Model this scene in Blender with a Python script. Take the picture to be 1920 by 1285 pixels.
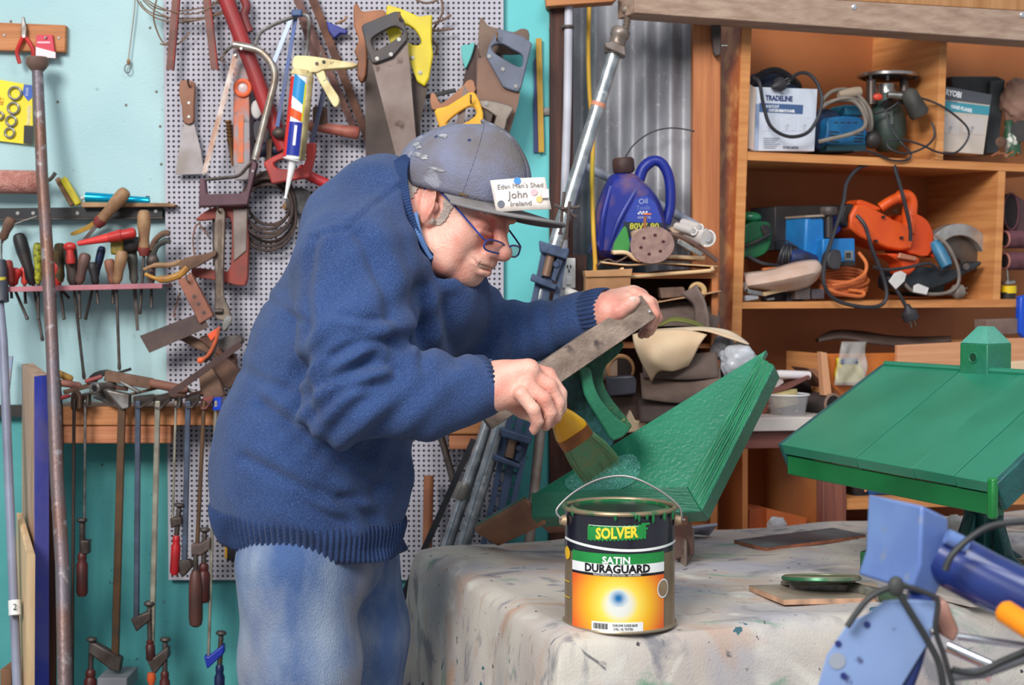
import bpy, bmesh, math, random
import numpy as np
from mathutils import Vector, Matrix, Quaternion
random.seed(7); PI = math.pi
for o in list(bpy.data.objects): bpy.data.objects.remove(o)
SC = bpy.context.scene
COL = SC.collection
# ---------------------------------------------------------------- camera
FPX = 3000.0
CAMZ = 1.36
PITCH = math.atan(122.5 / FPX)
cd = bpy.data.cameras.new('camera'); cam = bpy.data.objects.new('camera', cd); COL.objects.link(cam)
cam.location = (0, 0, CAMZ); cam.rotation_euler = (math.pi / 2 - PITCH, 0, 0)
cd.sensor_width = 36; cd.lens = 36 * FPX / 1920; cd.clip_start = 0.05; cd.clip_end = 60
cd.dof.use_dof = True; cd.dof.focus_distance = 2.62; cd.dof.aperture_fstop = 7.0
SC.camera = cam
# ---------------------------------------------------------------- light and exposure
SC.view_settings.view_transform = 'Standard'; SC.view_settings.look = 'None'
SC.view_settings.gamma = 1; SC.view_settings.use_curve_mapping = False
SC.view_settings.exposure = 0.30
w = bpy.data.worlds.new('world'); SC.world = w; w.use_nodes = True
w.node_tree.nodes['Background'].inputs[0].default_value = (0.80, 0.90, 1.0, 1)
w.node_tree.nodes['Background'].inputs[1].default_value = 0.36
def area(name, loc, target, sx, sy, power, colour):
    l = bpy.data.lights.new(name, 'AREA'); l.shape = 'RECTANGLE'; l.size = sx; l.size_y = sy
    l.energy = power; l.color = colour
    o = bpy.data.objects.new(name, l); COL.objects.link(o); o.location = loc
    o.rotation_euler = (Vector(target) - Vector(loc)).to_track_quat('-Z', 'Y').to_euler()
    return o
area('doorway_daylight', (-2.2, -2.4, 4.3), (0.2, 3.2, 1.0), 2.2, 1.8, 330, (1.0, 0.98, 0.95))
area('overhead_daylight', (1.0, 0.3, 4.2), (0.3, 3.0, 0.9), 1.6, 1.6, 45, (0.93, 0.97, 1.0))  # unseen soft area lamp overhead, weaker than the first

# ---------------------------------------------------------------- helpers
_f = Vector((0, math.cos(PITCH), -math.sin(PITCH))); _u = Vector((0, math.sin(PITCH), math.cos(PITCH))); _r = Vector((1, 0, 0))
def W(px, py, Y):
    d = _f + _r * ((px - 960) / FPX) + _u * ((642.5 - py) / FPX)
    return Vector((0, 0, CAMZ)) + d * (Y / d.y)
def S(Y, px=1.0): return px * Y / FPX
def lin(c):
    out = []
    for v in c[:3]:
        v = v / 255.0
        out.append(v / 12.92 if v <= 0.04045 else ((v + 0.055) / 1.055) ** 2.4)
    return (out[0], out[1], out[2], 1)
_mats = {}
def mat(c1, c2=None, scale=9, stretch=(1, 1, 1), rough=.6, metal=0, bump=0, bscale=None, detail=5, thr=(.35, .65),
        c3=None, s3=40, t3=(.62, .68), coat=0, emit=None, alpha=1, trans=0, sheen=0, sss=0, ior=1.45, bstretch=None):
    key = repr((c1, c2, scale, stretch, rough, metal, bump, bscale, detail, thr, c3, s3, t3, coat, emit, alpha, trans, sheen, sss, bstretch))
    if key in _mats: return _mats[key]
    m = bpy.data.materials.new('surface'); m.use_nodes = True; nt = m.node_tree; N = nt.nodes; L = nt.links
    b = N['Principled BSDF']
    b.inputs['Base Color'].default_value = lin(c1); b.inputs['Roughness'].default_value = rough
    b.inputs['Metallic'].default_value = metal; b.inputs['IOR'].default_value = ior
    if coat: b.inputs['Coat Weight'].default_value = coat; b.inputs['Coat Roughness'].default_value = .15
    if trans: b.inputs['Transmission Weight'].default_value = trans
    if alpha < 1: b.inputs['Alpha'].default_value = alpha
    if sheen: b.inputs['Sheen Weight'].default_value = sheen; b.inputs['Sheen Roughness'].default_value = .5
    if sss:
        b.inputs['Subsurface Weight'].default_value = sss; b.inputs['Subsurface Radius'].default_value = (.012, .005, .003); b.inputs['Subsurface Scale'].default_value = .6
    tc = N.new('ShaderNodeTexCoord')
    def noise(sc, st, det, off=0):
        mp = N.new('ShaderNodeMapping'); mp.inputs['Scale'].default_value = st; mp.inputs['Location'].default_value = (off, off * .7, off * .3)
        L.new(tc.outputs['Object'], mp.inputs[0])
        n = N.new('ShaderNodeTexNoise'); n.inputs['Scale'].default_value = sc; n.inputs['Detail'].default_value = det
        L.new(mp.outputs[0], n.inputs[0]); return n
    cur = None
    if c2:
        n = noise(scale, stretch, detail)
        mr = N.new('ShaderNodeMapRange'); mr.inputs[1].default_value = thr[0]; mr.inputs[2].default_value = thr[1]
        L.new(n.outputs[0], mr.inputs[0])
        mx = N.new('ShaderNodeMix'); mx.data_type = 'RGBA'; mx.inputs[6].default_value = lin(c1); mx.inputs[7].default_value = lin(c2)
        L.new(mr.outputs[0], mx.inputs[0]); cur = mx.outputs[2]
    if c3:
        n = noise(s3, (1, 1, 1), 3, 4.3)
        mr = N.new('ShaderNodeMapRange'); mr.inputs[1].default_value = t3[0]; mr.inputs[2].default_value = t3[1]
        L.new(n.outputs[0], mr.inputs[0])
        mx = N.new('ShaderNodeMix'); mx.data_type = 'RGBA'; mx.inputs[7].default_value = lin(c3); mx.inputs[6].default_value = lin(c1)
        if cur: L.new(cur, mx.inputs[6])
        L.new(mr.outputs[0], mx.inputs[0]); cur = mx.outputs[2]
    if cur: L.new(cur, b.inputs['Base Color'])
    if bump:
        n = noise(bscale or scale * 3, bstretch or stretch, 4, 1.7)
        bp = N.new('ShaderNodeBump'); bp.inputs['Strength'].default_value = min(1, bump); bp.inputs['Distance'].default_value = .002 * max(1, bump)
        L.new(n.outputs[0], bp.inputs['Height']); L.new(bp.outputs[0], b.inputs['Normal'])
    _mats[key] = m; return m

def frame_of(d):
    d = Vector(d).normalized(); q = d.to_track_quat('Z', 'Y'); return q.to_matrix()
class MB:
    def __init__(s): s.v = []; s.f = []
    def add(s, vs, fs):
        k = len(s.v); s.v += [tuple(v) for v in vs]; s.f += [tuple(i + k for i in f) for f in fs]; return s
    def box(s, c, size, R=None):
        c = Vector(c); h = Vector(size) / 2; R = R or Matrix.Identity(3)
        vs = [c + R @ Vector((x * h.x, y * h.y, z * h.z)) for x in (-1, 1) for y in (-1, 1) for z in (-1, 1)]
        return s.add(vs, [(0, 1, 3, 2), (4, 6, 7, 5), (0, 4, 5, 1), (2, 3, 7, 6), (0, 2, 6, 4), (1, 5, 7, 3)])
    def bar(s, p0, p1, w, t, up=(0, 1, 0), taper=1.0):   # box from p0 to p1: width w (in picture plane), thickness t along 'up'
        p0 = Vector(p0); p1 = Vector(p1); d = (p1 - p0).normalized(); n = Vector(up); n = (n - d * n.dot(d)).normalized(); x = d.cross(n)
        vs = []
        for p, k in ((p0, 1), (p1, taper)):
            for a, b in ((-1, -1), (1, -1), (1, 1), (-1, 1)): vs.append(p + x * (a * w / 2 * k) + n * (b * t / 2))
        return s.add(vs, [(3, 2, 1, 0), (4, 5, 6, 7), (0, 1, 5, 4), (1, 2, 6, 5), (2, 3, 7, 6), (3, 0, 4, 7)])
    def tube(s, pts, r, n=10, caps=True, flat=1.0, closed=False):
        pts = [Vector(p) for p in pts]; m = len(pts)
        rs = r if isinstance(r, (list, tuple)) else [r] * m
        k = len(s.v); prev = None
        for i, p in enumerate(pts):
            if closed: t = pts[(i + 1) % m] - pts[i - 1]
            else: t = pts[min(i + 1, m - 1)] - pts[max(i - 1, 0)]
            if t.length < 1e-9: t = Vector((0, 0, 1))
            t.normalize()
            if prev is None:
                a = Vector((0, 1, 0)); a = a - t * a.dot(t)
                if a.length < .1: a = Vector((1, 0, 0)); a = a - t * a.dot(t)
            else: a = prev - t * prev.dot(t)
            a.normalize(); prev = a; b = t.cross(a)
            for j in range(n):
                q = 2 * math.pi * j / n
                s.v.append(tuple(p + a * (math.cos(q) * rs[i] * flat) + b * (math.sin(q) * rs[i])))
        for i in range(m if closed else m - 1):
            for j in range(n):
                A = k + i * n; B = k + ((i + 1) % m) * n
                s.f.append((A + j, B + j, B + (j + 1) % n, A + (j + 1) % n))
        if caps and not closed:
            s.f.append(tuple(k + j for j in range(n))); s.f.append(tuple(k + (m - 1) * n + j for j in reversed(range(n))))
        return s
    def lathe(s, p0, p1, prof, n=20, flat=1.0):   # prof: (t along p0->p1, radius)
        p0 = Vector(p0); p1 = Vector(p1)
        d = (p1 - p0).normalized(); R = frame_of(d); k = len(s.v); a = R @ Vector((1, 0, 0)); b = R @ Vector((0, 1, 0)); m = len(prof)
        if flat != 1.0:
            b = Vector((0, 1, 0)); b = (b - d * b.dot(d)).normalized(); a = d.cross(b) ; b = b * flat
        for t, r in prof:
            c = p0.lerp(p1, t)
            for j in range(n):
                q = 2 * math.pi * j / n; s.v.append(tuple(c + a * (math.cos(q) * r) + b * (math.sin(q) * r)))
        for i in range(m - 1):
            for j in range(n):
                A = k + i * n; B = A + n; s.f.append((A + j, A + (j + 1) % n, B + (j + 1) % n, B + j))
        if prof[0][1] > 1e-5: s.f.append(tuple(k + j for j in reversed(range(n))))
        if prof[-1][1] > 1e-5: s.f.append(tuple(k + (m - 1) * n + j for j in range(n)))
        return s
    def ell(s, c, r, R=None, n=16, m=10):
        c = Vector(c); R = R or Matrix.Identity(3); k = len(s.v)
        r = Vector(r) if not isinstance(r, (int, float)) else Vector((r, r, r))
        for i in range(m + 1):
            th = math.pi * i / m
            for j in range(n):
                q = 2 * math.pi * j / n
                s.v.append(tuple(c + R @ Vector((r.x * math.sin(th) * math.cos(q), r.y * math.sin(th) * math.sin(q), r.z * math.cos(th)))))
        for i in range(m):
            for j in range(n):
                A = k + i * n; B = A + n; s.f.append((A + j, B + j, B + (j + 1) % n, A + (j + 1) % n))
        return s
    def prism(s, pts, off):   # closed polygon of 3-D points extruded by vector off
        n = len(pts); off = Vector(off); vs = [Vector(p) for p in pts] + [Vector(p) + off for p in pts]
        return s.add(vs, [tuple(range(n)), tuple(range(2 * n - 1, n - 1, -1))] + [(i, i + n, (i + 1) % n + n, (i + 1) % n) for i in range(n)])
    def pprism(s, poly, Y, t): # polygon in picture units at distance Y, thickness t going away
        return s.prism([W(x, y, Y) for x, y in poly], (0, t, 0))
    def ring(s, outer, inner, Y, t):   # plate with one hole; both loops given as the same number of points
        n = len(outer); A = [W(x, y, Y) for x, y in outer]; B = [W(x, y, Y) for x, y in inner]; o = Vector((0, t, 0)); k = len(s.v)
        s.v += [tuple(p) for p in A + B + [a + o for a in A] + [b + o for b in B]]
        for i in range(n):
            j = (i + 1) % n
            s.f += [(k + i, k + j, k + n + j, k + n + i), (k + 2 * n + j, k + 2 * n + i, k + 3 * n + i, k + 3 * n + j),
                    (k + i, k + 2 * n + i, k + 2 * n + j, k + j), (k + n + j, k + 3 * n + j, k + 3 * n + i, k + n + i)]
        return s
    def grid(s, fn, nu, nv, thick=0):
        k = len(s.v)
        P = [[Vector(fn(i / nu, j / nv)) for j in range(nv + 1)] for i in range(nu + 1)]
        for row in P:
            for p in row: s.v.append(tuple(p))
        for i in range(nu):
            for j in range(nv):
                A = k + i * (nv + 1) + j; s.f.append((A, A + nv + 1, A + nv + 2, A + 1))
        return s
    def torus(s, c, R_, r, axis=(0, 1, 0), n=28, m=8, sq=1.0):
        F = frame_of(axis); c = Vector(c)
        pts = [c + F @ Vector((math.cos(2 * math.pi * i / n) * R_, math.sin(2 * math.pi * i / n) * R_ * sq, 0)) for i in range(n)]
        return s.tube(pts, r, m, closed=True)
    def build(s, name, m, parent=None, bevel=0, smooth=None, sub=0, solid=0, wn=False):
        me = bpy.data.meshes.new(name); me.from_pydata(s.v, [], s.f)
        b = bmesh.new(); b.from_mesh(me); bmesh.ops.recalc_face_normals(b, faces=b.faces)
        if len(b.faces) < 5000 : bmesh.ops.triangulate(b, faces=[f for f in b.faces if len(f.verts) > 4])
        b.to_mesh(me); b.free()
        o = bpy.data.objects.new(name, me); COL.objects.link(o)
        if parent: o.parent = parent
        for q in (m if isinstance(m, (list, tuple)) else [m]): me.materials.append(q)
        if solid: md = o.modifiers.new('solid', 'SOLIDIFY'); md.thickness = solid; md.offset = 0
        if bevel:
            md = o.modifiers.new('bevel', 'BEVEL'); md.width = bevel; md.segments = 2; md.limit_method = 'ANGLE'; md.angle_limit = .6
        if sub: md = o.modifiers.new('sub', 'SUBSURF'); md.levels = sub; md.render_levels = sub
        if smooth is None: smooth = True
        if smooth:
            me.shade_smooth()
            try: me.set_sharp_from_angle(angle=math.radians(40 if not sub else 80))
            except Exception: pass
        return o
def thing(name, label, cat, group=None):
    o = bpy.data.objects.new(name, None); COL.objects.link(o); o.empty_display_size = .05
    return tag(o, label, cat, group)
def tag(o, label, cat, group=None, kind=None):
    if label: o['label'] = label
    if cat: o['category'] = cat
    if group: o['group'] = group
    if kind: o['kind'] = kind
    return o
def struct(o): o['kind'] = 'structure'; return o
def spl(pts, k=6, closed=False):      # Catmull-Rom through points
    P = [Vector(p) for p in pts]; n = len(P); out = []
    rng = range(n) if closed else range(n - 1)
    for i in rng:
        a = P[i - 1] if (i > 0 or closed) else P[0]; b = P[i]; c = P[(i + 1) % n]; d = P[(i + 2) % n] if (i + 2 < n or closed) else P[-1]
        for j in range(k):
            t = j / k; out.append(.5 * ((2 * b) + (c - a) * t + (2 * a - 5 * b + 4 * c - d) * t * t + (3 * b - a - 3 * c + d) * t ** 3))
    if not closed: out.append(P[-1])
    return out
def WP(pts, Y=None): return [W(p[0], p[1], p[2] if len(p) > 2 else Y) for p in pts]
def smoothpoly(poly, k=4):
    v = spl([(x, y, 0) for x, y in poly], k, True); return [(p.x, p.y) for p in v]
def text_mb(txt, size, xf, extrude=.0004, sx=1.0, bold=0):   # lettering as geometry; xf maps (x, y, z) of the flat text to world
    c = bpy.data.curves.new('lettering', 'FONT'); c.body = txt; c.size = size; c.extrude = extrude; c.resolution_u = 2; c.align_x = 'CENTER'; c.align_y = 'CENTER'
    c.offset = bold
    o = bpy.data.objects.new('lettering', c); COL.objects.link(o)
    dg = bpy.context.evaluated_depsgraph_get(); me = bpy.data.meshes.new_from_object(o.evaluated_get(dg))
    mb = MB(); mb.add([xf(v.co.x * sx, v.co.y, v.co.z) for v in me.vertices], [tuple(p.vertices) for p in me.polygons])
    bpy.data.objects.remove(o); bpy.data.meshes.remove(me); return mb
def planar(o, ex, ey):                                # flat placing for text_mb
    o = Vector(o); ex = Vector(ex).normalized(); ey = Vector(ey).normalized(); n = ex.cross(ey).normalized()
    return lambda x, y, z: o + ex * x + ey * y + n * z

# ---- signed-distance modelling for organic forms
class SDF:
    def __init__(s, xs, ys, zs):
        s.x = xs.astype(np.float32); s.y = ys.astype(np.float32); s.z = zs.astype(np.float32)
        s.F = np.full((len(xs), len(ys), len(zs)), .05, np.float32)
    def sub(s, lo, hi):
        a = [np.searchsorted(g, l) for g, l in zip((s.x, s.y, s.z), lo)]; b = [np.searchsorted(g, h) for g, h in zip((s.x, s.y, s.z), hi)]
        sl = tuple(slice(max(0, i - 1), j + 1) for i, j in zip(a, b))
        X, Y, Z = np.meshgrid(s.x[sl[0]], s.y[sl[1]], s.z[sl[2]], indexing='ij'); return sl, X, Y, Z
    def comb(s, sl, d, k, op):
        A = s.F[sl]
        if op == 'u': h = np.maximum(k - np.abs(A - d), 0) / k; s.F[sl] = np.minimum(A, d) - h * h * k * .25
        elif op == 's': d = -d; h = np.maximum(k - np.abs(A - d), 0) / k; s.F[sl] = np.maximum(A, d) + h * h * k * .25
        elif op == 'i': s.F[sl] = np.maximum(A, d)
    def cone(s, a, b, ra, rb, k=.02, op='u', sy=1.0):
        a = Vector(a); b = Vector(b); m = max(ra, rb) / sy + .05 + k
        lo = [min(a[i], b[i]) - m for i in range(3)]; hi = [max(a[i], b[i]) + m for i in range(3)]
        sl, X, Y, Z = s.sub(lo, hi)
        if X.size == 0: return
        bx, by, bz = b.x - a.x, (b.y - a.y) * sy, b.z - a.z
        px, py, pz = X - a.x, (Y - a.y) * sy, Z - a.z
        L = bx * bx + by * by + bz * bz + 1e-12
        t = np.clip((px * bx + py * by + pz * bz) / L, 0, 1)
        d = np.sqrt((px - bx * t) ** 2 + (py - by * t) ** 2 + (pz - bz * t) ** 2) - (ra + (rb - ra) * t)
        s.comb(sl, d, k, op)
    def ell(s, c, r, R=None, k=.02, op='u'):
        c = Vector(c); m = max(r) + .04 + k; sl, X, Y, Z = s.sub([c[i] - m for i in range(3)], [c[i] + m for i in range(3)])
        if X.size == 0: return
        X = X - c.x; Y = Y - c.y; Z = Z - c.z
        if R is not None:
            q = R.transposed(); X, Y, Z = [q[i][0] * X + q[i][1] * Y + q[i][2] * Z for i in range(3)]
        k0 = np.sqrt((X / r[0]) ** 2 + (Y / r[1]) ** 2 + (Z / r[2]) ** 2) + 1e-6
        k1 = np.sqrt((X / r[0] ** 2) ** 2 + (Y / r[1] ** 2) ** 2 + (Z / r[2] ** 2) ** 2) + 1e-6
        s.comb(sl, k0 * (k0 - 1) / k1, k, op)
    def chain(s, pts, k=.02, op='u', sy=1.0):
        for (a, ra), (b, rb) in zip(pts, pts[1:]): s.cone(a, b, ra, rb, k, op, sy)
    def plane(s, p, n, op='i'):          # keep the side against n
        n = Vector(n).normalized(); p = Vector(p)
        X, Y, Z = np.meshgrid(s.x, s.y, s.z, indexing='ij')
        s.F = np.maximum(s.F, ((X - p.x) * n.x + (Y - p.y) * n.y + (Z - p.z) * n.z).astype(np.float32))
    def mesh(s):
        F = s.F; ins = F < 0
        c = [ins[i:ins.shape[0] - 1 + i, j:ins.shape[1] - 1 + j, k:ins.shape[2] - 1 + k] for i in (0, 1) for j in (0, 1) for k in (0, 1)]
        allc = np.logical_and.reduce(c); anyc = np.logical_or.reduce(c); act = anyc & ~allc
        I, J, K = np.nonzero(act); n = len(I); acc = np.zeros((n, 3)); cnt = np.zeros(n)
        G = (s.x.astype(float), s.y.astype(float), s.z.astype(float))
        for ax in range(3):
            o1, o2 = [q for q in range(3) if q != ax]
            for u in (0, 1):
                for v in (0, 1):
                    off = [0, 0, 0]; off[o1] = u; off[o2] = v
                    a = (I + off[0], J + off[1], K + off[2]); off[ax] = 1; b = (I + off[0], J + off[1], K + off[2])
                    fa = F[a]; fb = F[b]; m = (fa < 0) != (fb < 0); t = np.where(m, fa / np.where(m, fa - fb, 1), 0)
                    for d in range(3):
                        ga = G[d][a[d]]; gb = G[d][b[d]]; acc[:, d] += np.where(m, ga + (gb - ga) * t, 0)
                    cnt += m
        V = acc / cnt[:, None]
        idx = np.full(act.shape, -1, np.int64); idx[I, J, K] = np.arange(n); faces = []
        for ax in range(3):
            o1, o2 = [(1, 2), (2, 0), (0, 1)][ax]
            sa = [slice(None)] * 3; sb = [slice(None)] * 3; sa[ax] = slice(0, -1); sb[ax] = slice(1, None)
            A = ins[tuple(sa)]; B = ins[tuple(sb)]; q = np.argwhere(A != B)
            q = q[(q[:, o1] > 0) & (q[:, o2] > 0) & (q[:, o1] < F.shape[o1] - 1) & (q[:, o2] < F.shape[o2] - 1)]
            flip = A[tuple(q.T)]
            def at(d1, d2):
                r = q.copy(); r[:, o1] += d1; r[:, o2] += d2; return idx[tuple(r.T)]
            f = np.stack([at(-1, -1), at(0, -1), at(0, 0), at(-1, 0)], 1); f[~flip] = f[~flip][:, ::-1]; faces.append(f)
        return V, np.concatenate(faces)
def npobj(name, V, F, m, parent=None, smooth=True):
    me = bpy.data.meshes.new(name); nv, nf = len(V), len(F)
    me.vertices.add(nv); me.vertices.foreach_set('co', np.asarray(V, np.float32).ravel())
    me.loops.add(nf * 4); me.loops.foreach_set('vertex_index', np.asarray(F, np.int32).ravel())
    me.polygons.add(nf); me.polygons.foreach_set('loop_start', np.arange(0, nf * 4, 4, dtype=np.int32))
    me.update(calc_edges=True); me.validate()
    if smooth: me.shade_smooth()
    for q in (m if isinstance(m, (list, tuple)) else [m]): me.materials.append(q)
    o = bpy.data.objects.new(name, me); COL.objects.link(o)
    if parent: o.parent = parent
    return o
def axis_grid(lo, hi, h, segs):        # rectilinear axis with finer segments [(a,b,h)]
    out = [lo]
    while out[-1] < hi:
        x = out[-1]; hh = h
        for a, b, g in segs:
            if a <= x < b: hh = g
        out.append(x + hh)
    return np.array(out)
def vnoise(P, freq, seed=0):           # cheap smooth pseudo-noise from sines
    rs = np.random.RandomState(seed); out = np.zeros(len(P))
    for i in range(6):
        d = rs.normal(size=3); d /= np.linalg.norm(d); out += np.sin((P @ d) * freq * (.6 + .9 * rs.rand()) + rs.rand() * 6.28)
    return out / 6
# ================================================================ the setting
DW = 3.50
TEALP = mat((176, 206, 208), (160, 194, 198), 3, rough=.55, bump=.3, bscale=200, c3=(150, 176, 176), s3=30, t3=(.68, .74))
TEAL = mat((86, 170, 168), (70, 148, 152), 4, rough=.5, bump=.3, bscale=200, c3=(60, 96, 92), s3=60, t3=(.70, .74))
TEALG = mat((74, 190, 158), (62, 168, 150), 3, rough=.5, c3=(50, 90, 80), s3=50, t3=(.70, .74))
TIMBER = mat((198, 132, 84), (172, 106, 62), 7, stretch=(.4, 6, 8), rough=.65, bump=.6, bscale=30)      # grain along x
TIMBERV = mat((186, 116, 66), (160, 92, 50), 7, stretch=(8, 6, .4), rough=.6, bump=.5, bscale=30)      # grain along z
RAWX = mat((186, 158, 138), (158, 128, 110), 7, stretch=(.5, 6, 9), rough=.7, bump=.6, bscale=30)
DARKV = mat((92, 54, 42), (56, 34, 30), 8, stretch=(8, 6, .5), rough=.7, bump=.8, bscale=30)
def wbox(x0, y0, x1, y1, Y, t, mb=None):      # box whose front face covers the given rectangle at distance Y
    a = W(x0, y0, Y); b = W(x1, y1, Y); mb = mb or MB()
    return mb.box(((a.x + b.x) / 2, Y + t / 2, (a.z + b.z) / 2), (abs(b.x - a.x), t, abs(a.z - b.z)))
# floor
fl = MB(); fl.box((.2, 2.2, -.02), (5.2, 5.2, .04)); struct(fl.build('floor', mat((120, 116, 110), (96, 92, 88), 2, rough=.85, bump=.5, bscale=40, c3=(70, 66, 62), s3=12, t3=(.62, .7))))
# back wall: painted sheets (pale above, stronger turquoise below), pegboard, stud, corrugated iron
wb = thing('wall_back', None, None); struct(wb)
zt = 2.75
def sheet(name, x0, x1, z0, z1, Y, t, m, bev=.001):
    b = MB(); b.box(((x0 + x1) / 2, Y + t / 2, (z0 + z1) / 2), (x1 - x0, t, z1 - z0)); return b.build(name, m, wb, bevel=bev)
xw0 = -2.4; xpost = W(1030, 500, DW).x
zsplit = W(300, 772, DW).z
sheet('upper_panel', xw0, W(318, 300, DW).x - .001, zsplit, zt, DW, .012, TEALP)
sheet('lower_panel', xw0, xpost, 0, zsplit - .002, DW, .012, TEAL)
sheet('upper_panel', W(318, 300, DW).x, xpost, zsplit, zt, DW, .012, mat((112, 204, 204), (96, 190, 192), 4, rough=.5))
# pegboard with a grid of holes
def pegmat():
    m = bpy.data.materials.new('pegboard'); m.use_nodes = True; nt = m.node_tree; N = nt.nodes; L = nt.links; b = N['Principled BSDF']; b.inputs['Roughness'].default_value = .7
    tc = N.new('ShaderNodeTexCoord'); sp = N.new('ShaderNodeSeparateXYZ'); L.new(tc.outputs['Object'], sp.inputs[0])
    def mth(op, a, b_=None):
        n = N.new('ShaderNodeMath'); n.operation = op
        for i, v in enumerate((a, b_)):
            if v is None: continue
            if isinstance(v, (int, float)): n.inputs[i].default_value = v
            else: L.new(v, n.inputs[i])
        return n.outputs[0]
    P = S(DW, 9.45)
    u = mth('SUBTRACT', mth('FRACT', mth('DIVIDE', mth('ADD', sp.outputs[0], 10 * P), P)), .5); v = mth('SUBTRACT', mth('FRACT', mth('DIVIDE', mth('ADD', sp.outputs[2], 100 * P), P)), .5)
    d = mth('SQRT', mth('ADD', mth('MULTIPLY', u, u), mth('MULTIPLY', v, v)))
    mr = N.new('ShaderNodeMapRange'); mr.inputs[1].default_value = .20; mr.inputs[2].default_value = .25; L.new(d, mr.inputs[0])
    nz = N.new('ShaderNodeTexNoise'); nz.inputs['Scale'].default_value = 4; nz.inputs['Detail'].default_value = 6; L.new(tc.outputs['Object'], nz.inputs[0])
    m1 = N.new('ShaderNodeMix'); m1.data_type = 'RGBA'; m1.inputs[6].default_value = lin((200, 196, 206)); m1.inputs[7].default_value = lin((164, 158, 168)); L.new(nz.outputs[0], m1.inputs[0])
    m2 = N.new('ShaderNodeMix'); m2.data_type = 'RGBA'; m2.inputs[6].default_value = lin((34, 30, 32)); L.new(m1.outputs[2], m2.inputs[7]); L.new(mr.outputs[0], m2.inputs[0])
    L.new(m2.outputs[2], b.inputs['Base Color']); bp = N.new('ShaderNodeBump'); bp.inputs['Distance'].default_value = .003; L.new(mr.outputs[0], bp.inputs['Height']); L.new(bp.outputs[0], b.inputs['Normal'])
    return m
PEG = pegmat(); DP = DW - .02
b = MB(); a0 = W(316, 1088, DP); a1 = W(944, -60, DP); b.box(((a0.x + a1.x) / 2, DP + .003, (a0.z + a1.z) / 2), (a1.x - a0.x, .006, a1.z - a0.z)); b.build('pegboard', PEG, wb)
for x in (a0.x + .02, (a0.x + a1.x) / 2, a1.x - .02):
    b = MB(); b.box((x, DP + .0125, (a0.z + a1.z) / 2), (.03, .013, a1.z - a0.z - .02)); b.build('batten', TIMBERV, wb)
# screw heads and small holes in the sheets
rs = random.Random(4)
for (x, y) in ((281, 52), (293, 172), (300, 237), (302, 308), (108, 191), (236, 197), (103, 555), (1000, 560), (998, 900), (966, 760), (20, 40)):
    b = MB(); p = W(x, y, DW - .0015); b.lathe(p, p + Vector((0, .002, 0)), [(0, .0026), (1, .0034)], 10); b.build('screw_head', mat((110, 100, 92), rough=.5), wb)
# timber stud and corrugated iron sheet
xs0, xs1 = W(1030, 400, DW).x, W(1072, 400, DW).x
b = MB(); b.box(((xs0 + W(1074, 400, DW).x) / 2, DW + .02, zt / 2), (W(1074, 400, DW).x - xs0, .07, zt)); st = b.build('stud', DARKV, wb, bevel=.002)
def corr():
    m = MB(); Y0 = 3.66; x0 = W(1050, 300, Y0).x; x1 = .448; P = S(Y0, 47); n = int((x1 - x0) / P * 16)
    for i in range(n + 1):
        x = x0 + (x1 - x0) * i / n; y = Y0 + .011 * math.cos((x - W(1139, 300, Y0).x) / P * 2 * math.pi) 
        for z in (0, zt): m.v.append((x, y, z))
    m.f = [(2 * i, 2 * i + 2, 2 * i + 3, 2 * i + 1) for i in range(n)]
    return m.build('corrugated_sheet', mat((172, 172, 176), (138, 136, 142), 14, stretch=(1, 1, .45), rough=.5, metal=.25, bump=.4, bscale=60, c3=(176, 176, 176), s3=70, t3=(.62, .74)), wb, solid=.001)
corr()
# ================================================================ the man
SKIN = mat((238, 184, 164), (222, 140, 122), 18, rough=.42, c3=(206, 112, 100), s3=11, t3=(.52, .78), bump=.5, bscale=240, thr=(.38, .72), sss=.12)
WOOL = mat((48, 74, 124), (34, 56, 102), 7, rough=.95, bump=1.4, bscale=520, bstretch=(1, 1, .35), sheen=.12, c3=(70, 98, 150), s3=420, t3=(.45, .8))
WOOLRIB = mat((42, 66, 112), (30, 50, 90), 20, rough=.95, bump=1.5, bscale=350, sheen=.1)
DENIM = mat((74, 100, 148), (140, 154, 176), 13, rough=.9, bump=1.2, bscale=500, stretch=(1, 1, .45), thr=(.36, .66), c3=(150, 146, 150), s3=5, t3=(.5, .75))
CAPM = mat((124, 126, 148), (112, 104, 104), 14, rough=.8, bump=.8, bscale=300, c3=(150, 150, 160), s3=22, t3=(.66, .72))
man = thing('person', 'man in a blue wool jumper, jeans and a dusty grey cap bending over to paint', 'person')
MD = 2.72
# head frame
HC = W(853, 388, 2.70)
yaw = math.radians(-30); pit = math.radians(20); rol = math.radians(-6)
HR = (Matrix.Rotation(yaw, 3, 'Z') @ Matrix.Rotation(pit, 3, 'Y') @ Matrix.Rotation(rol, 3, 'X'))
def H(x, y, z): return HC + HR @ Vector((x, y, z))
def Hr(ax=0, ay=0, az=0): return HR @ Matrix.Rotation(math.radians(az), 3, 'Z') @ Matrix.Rotation(math.radians(ay), 3, 'Y') @ Matrix.Rotation(math.radians(ax), 3, 'X')
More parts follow.
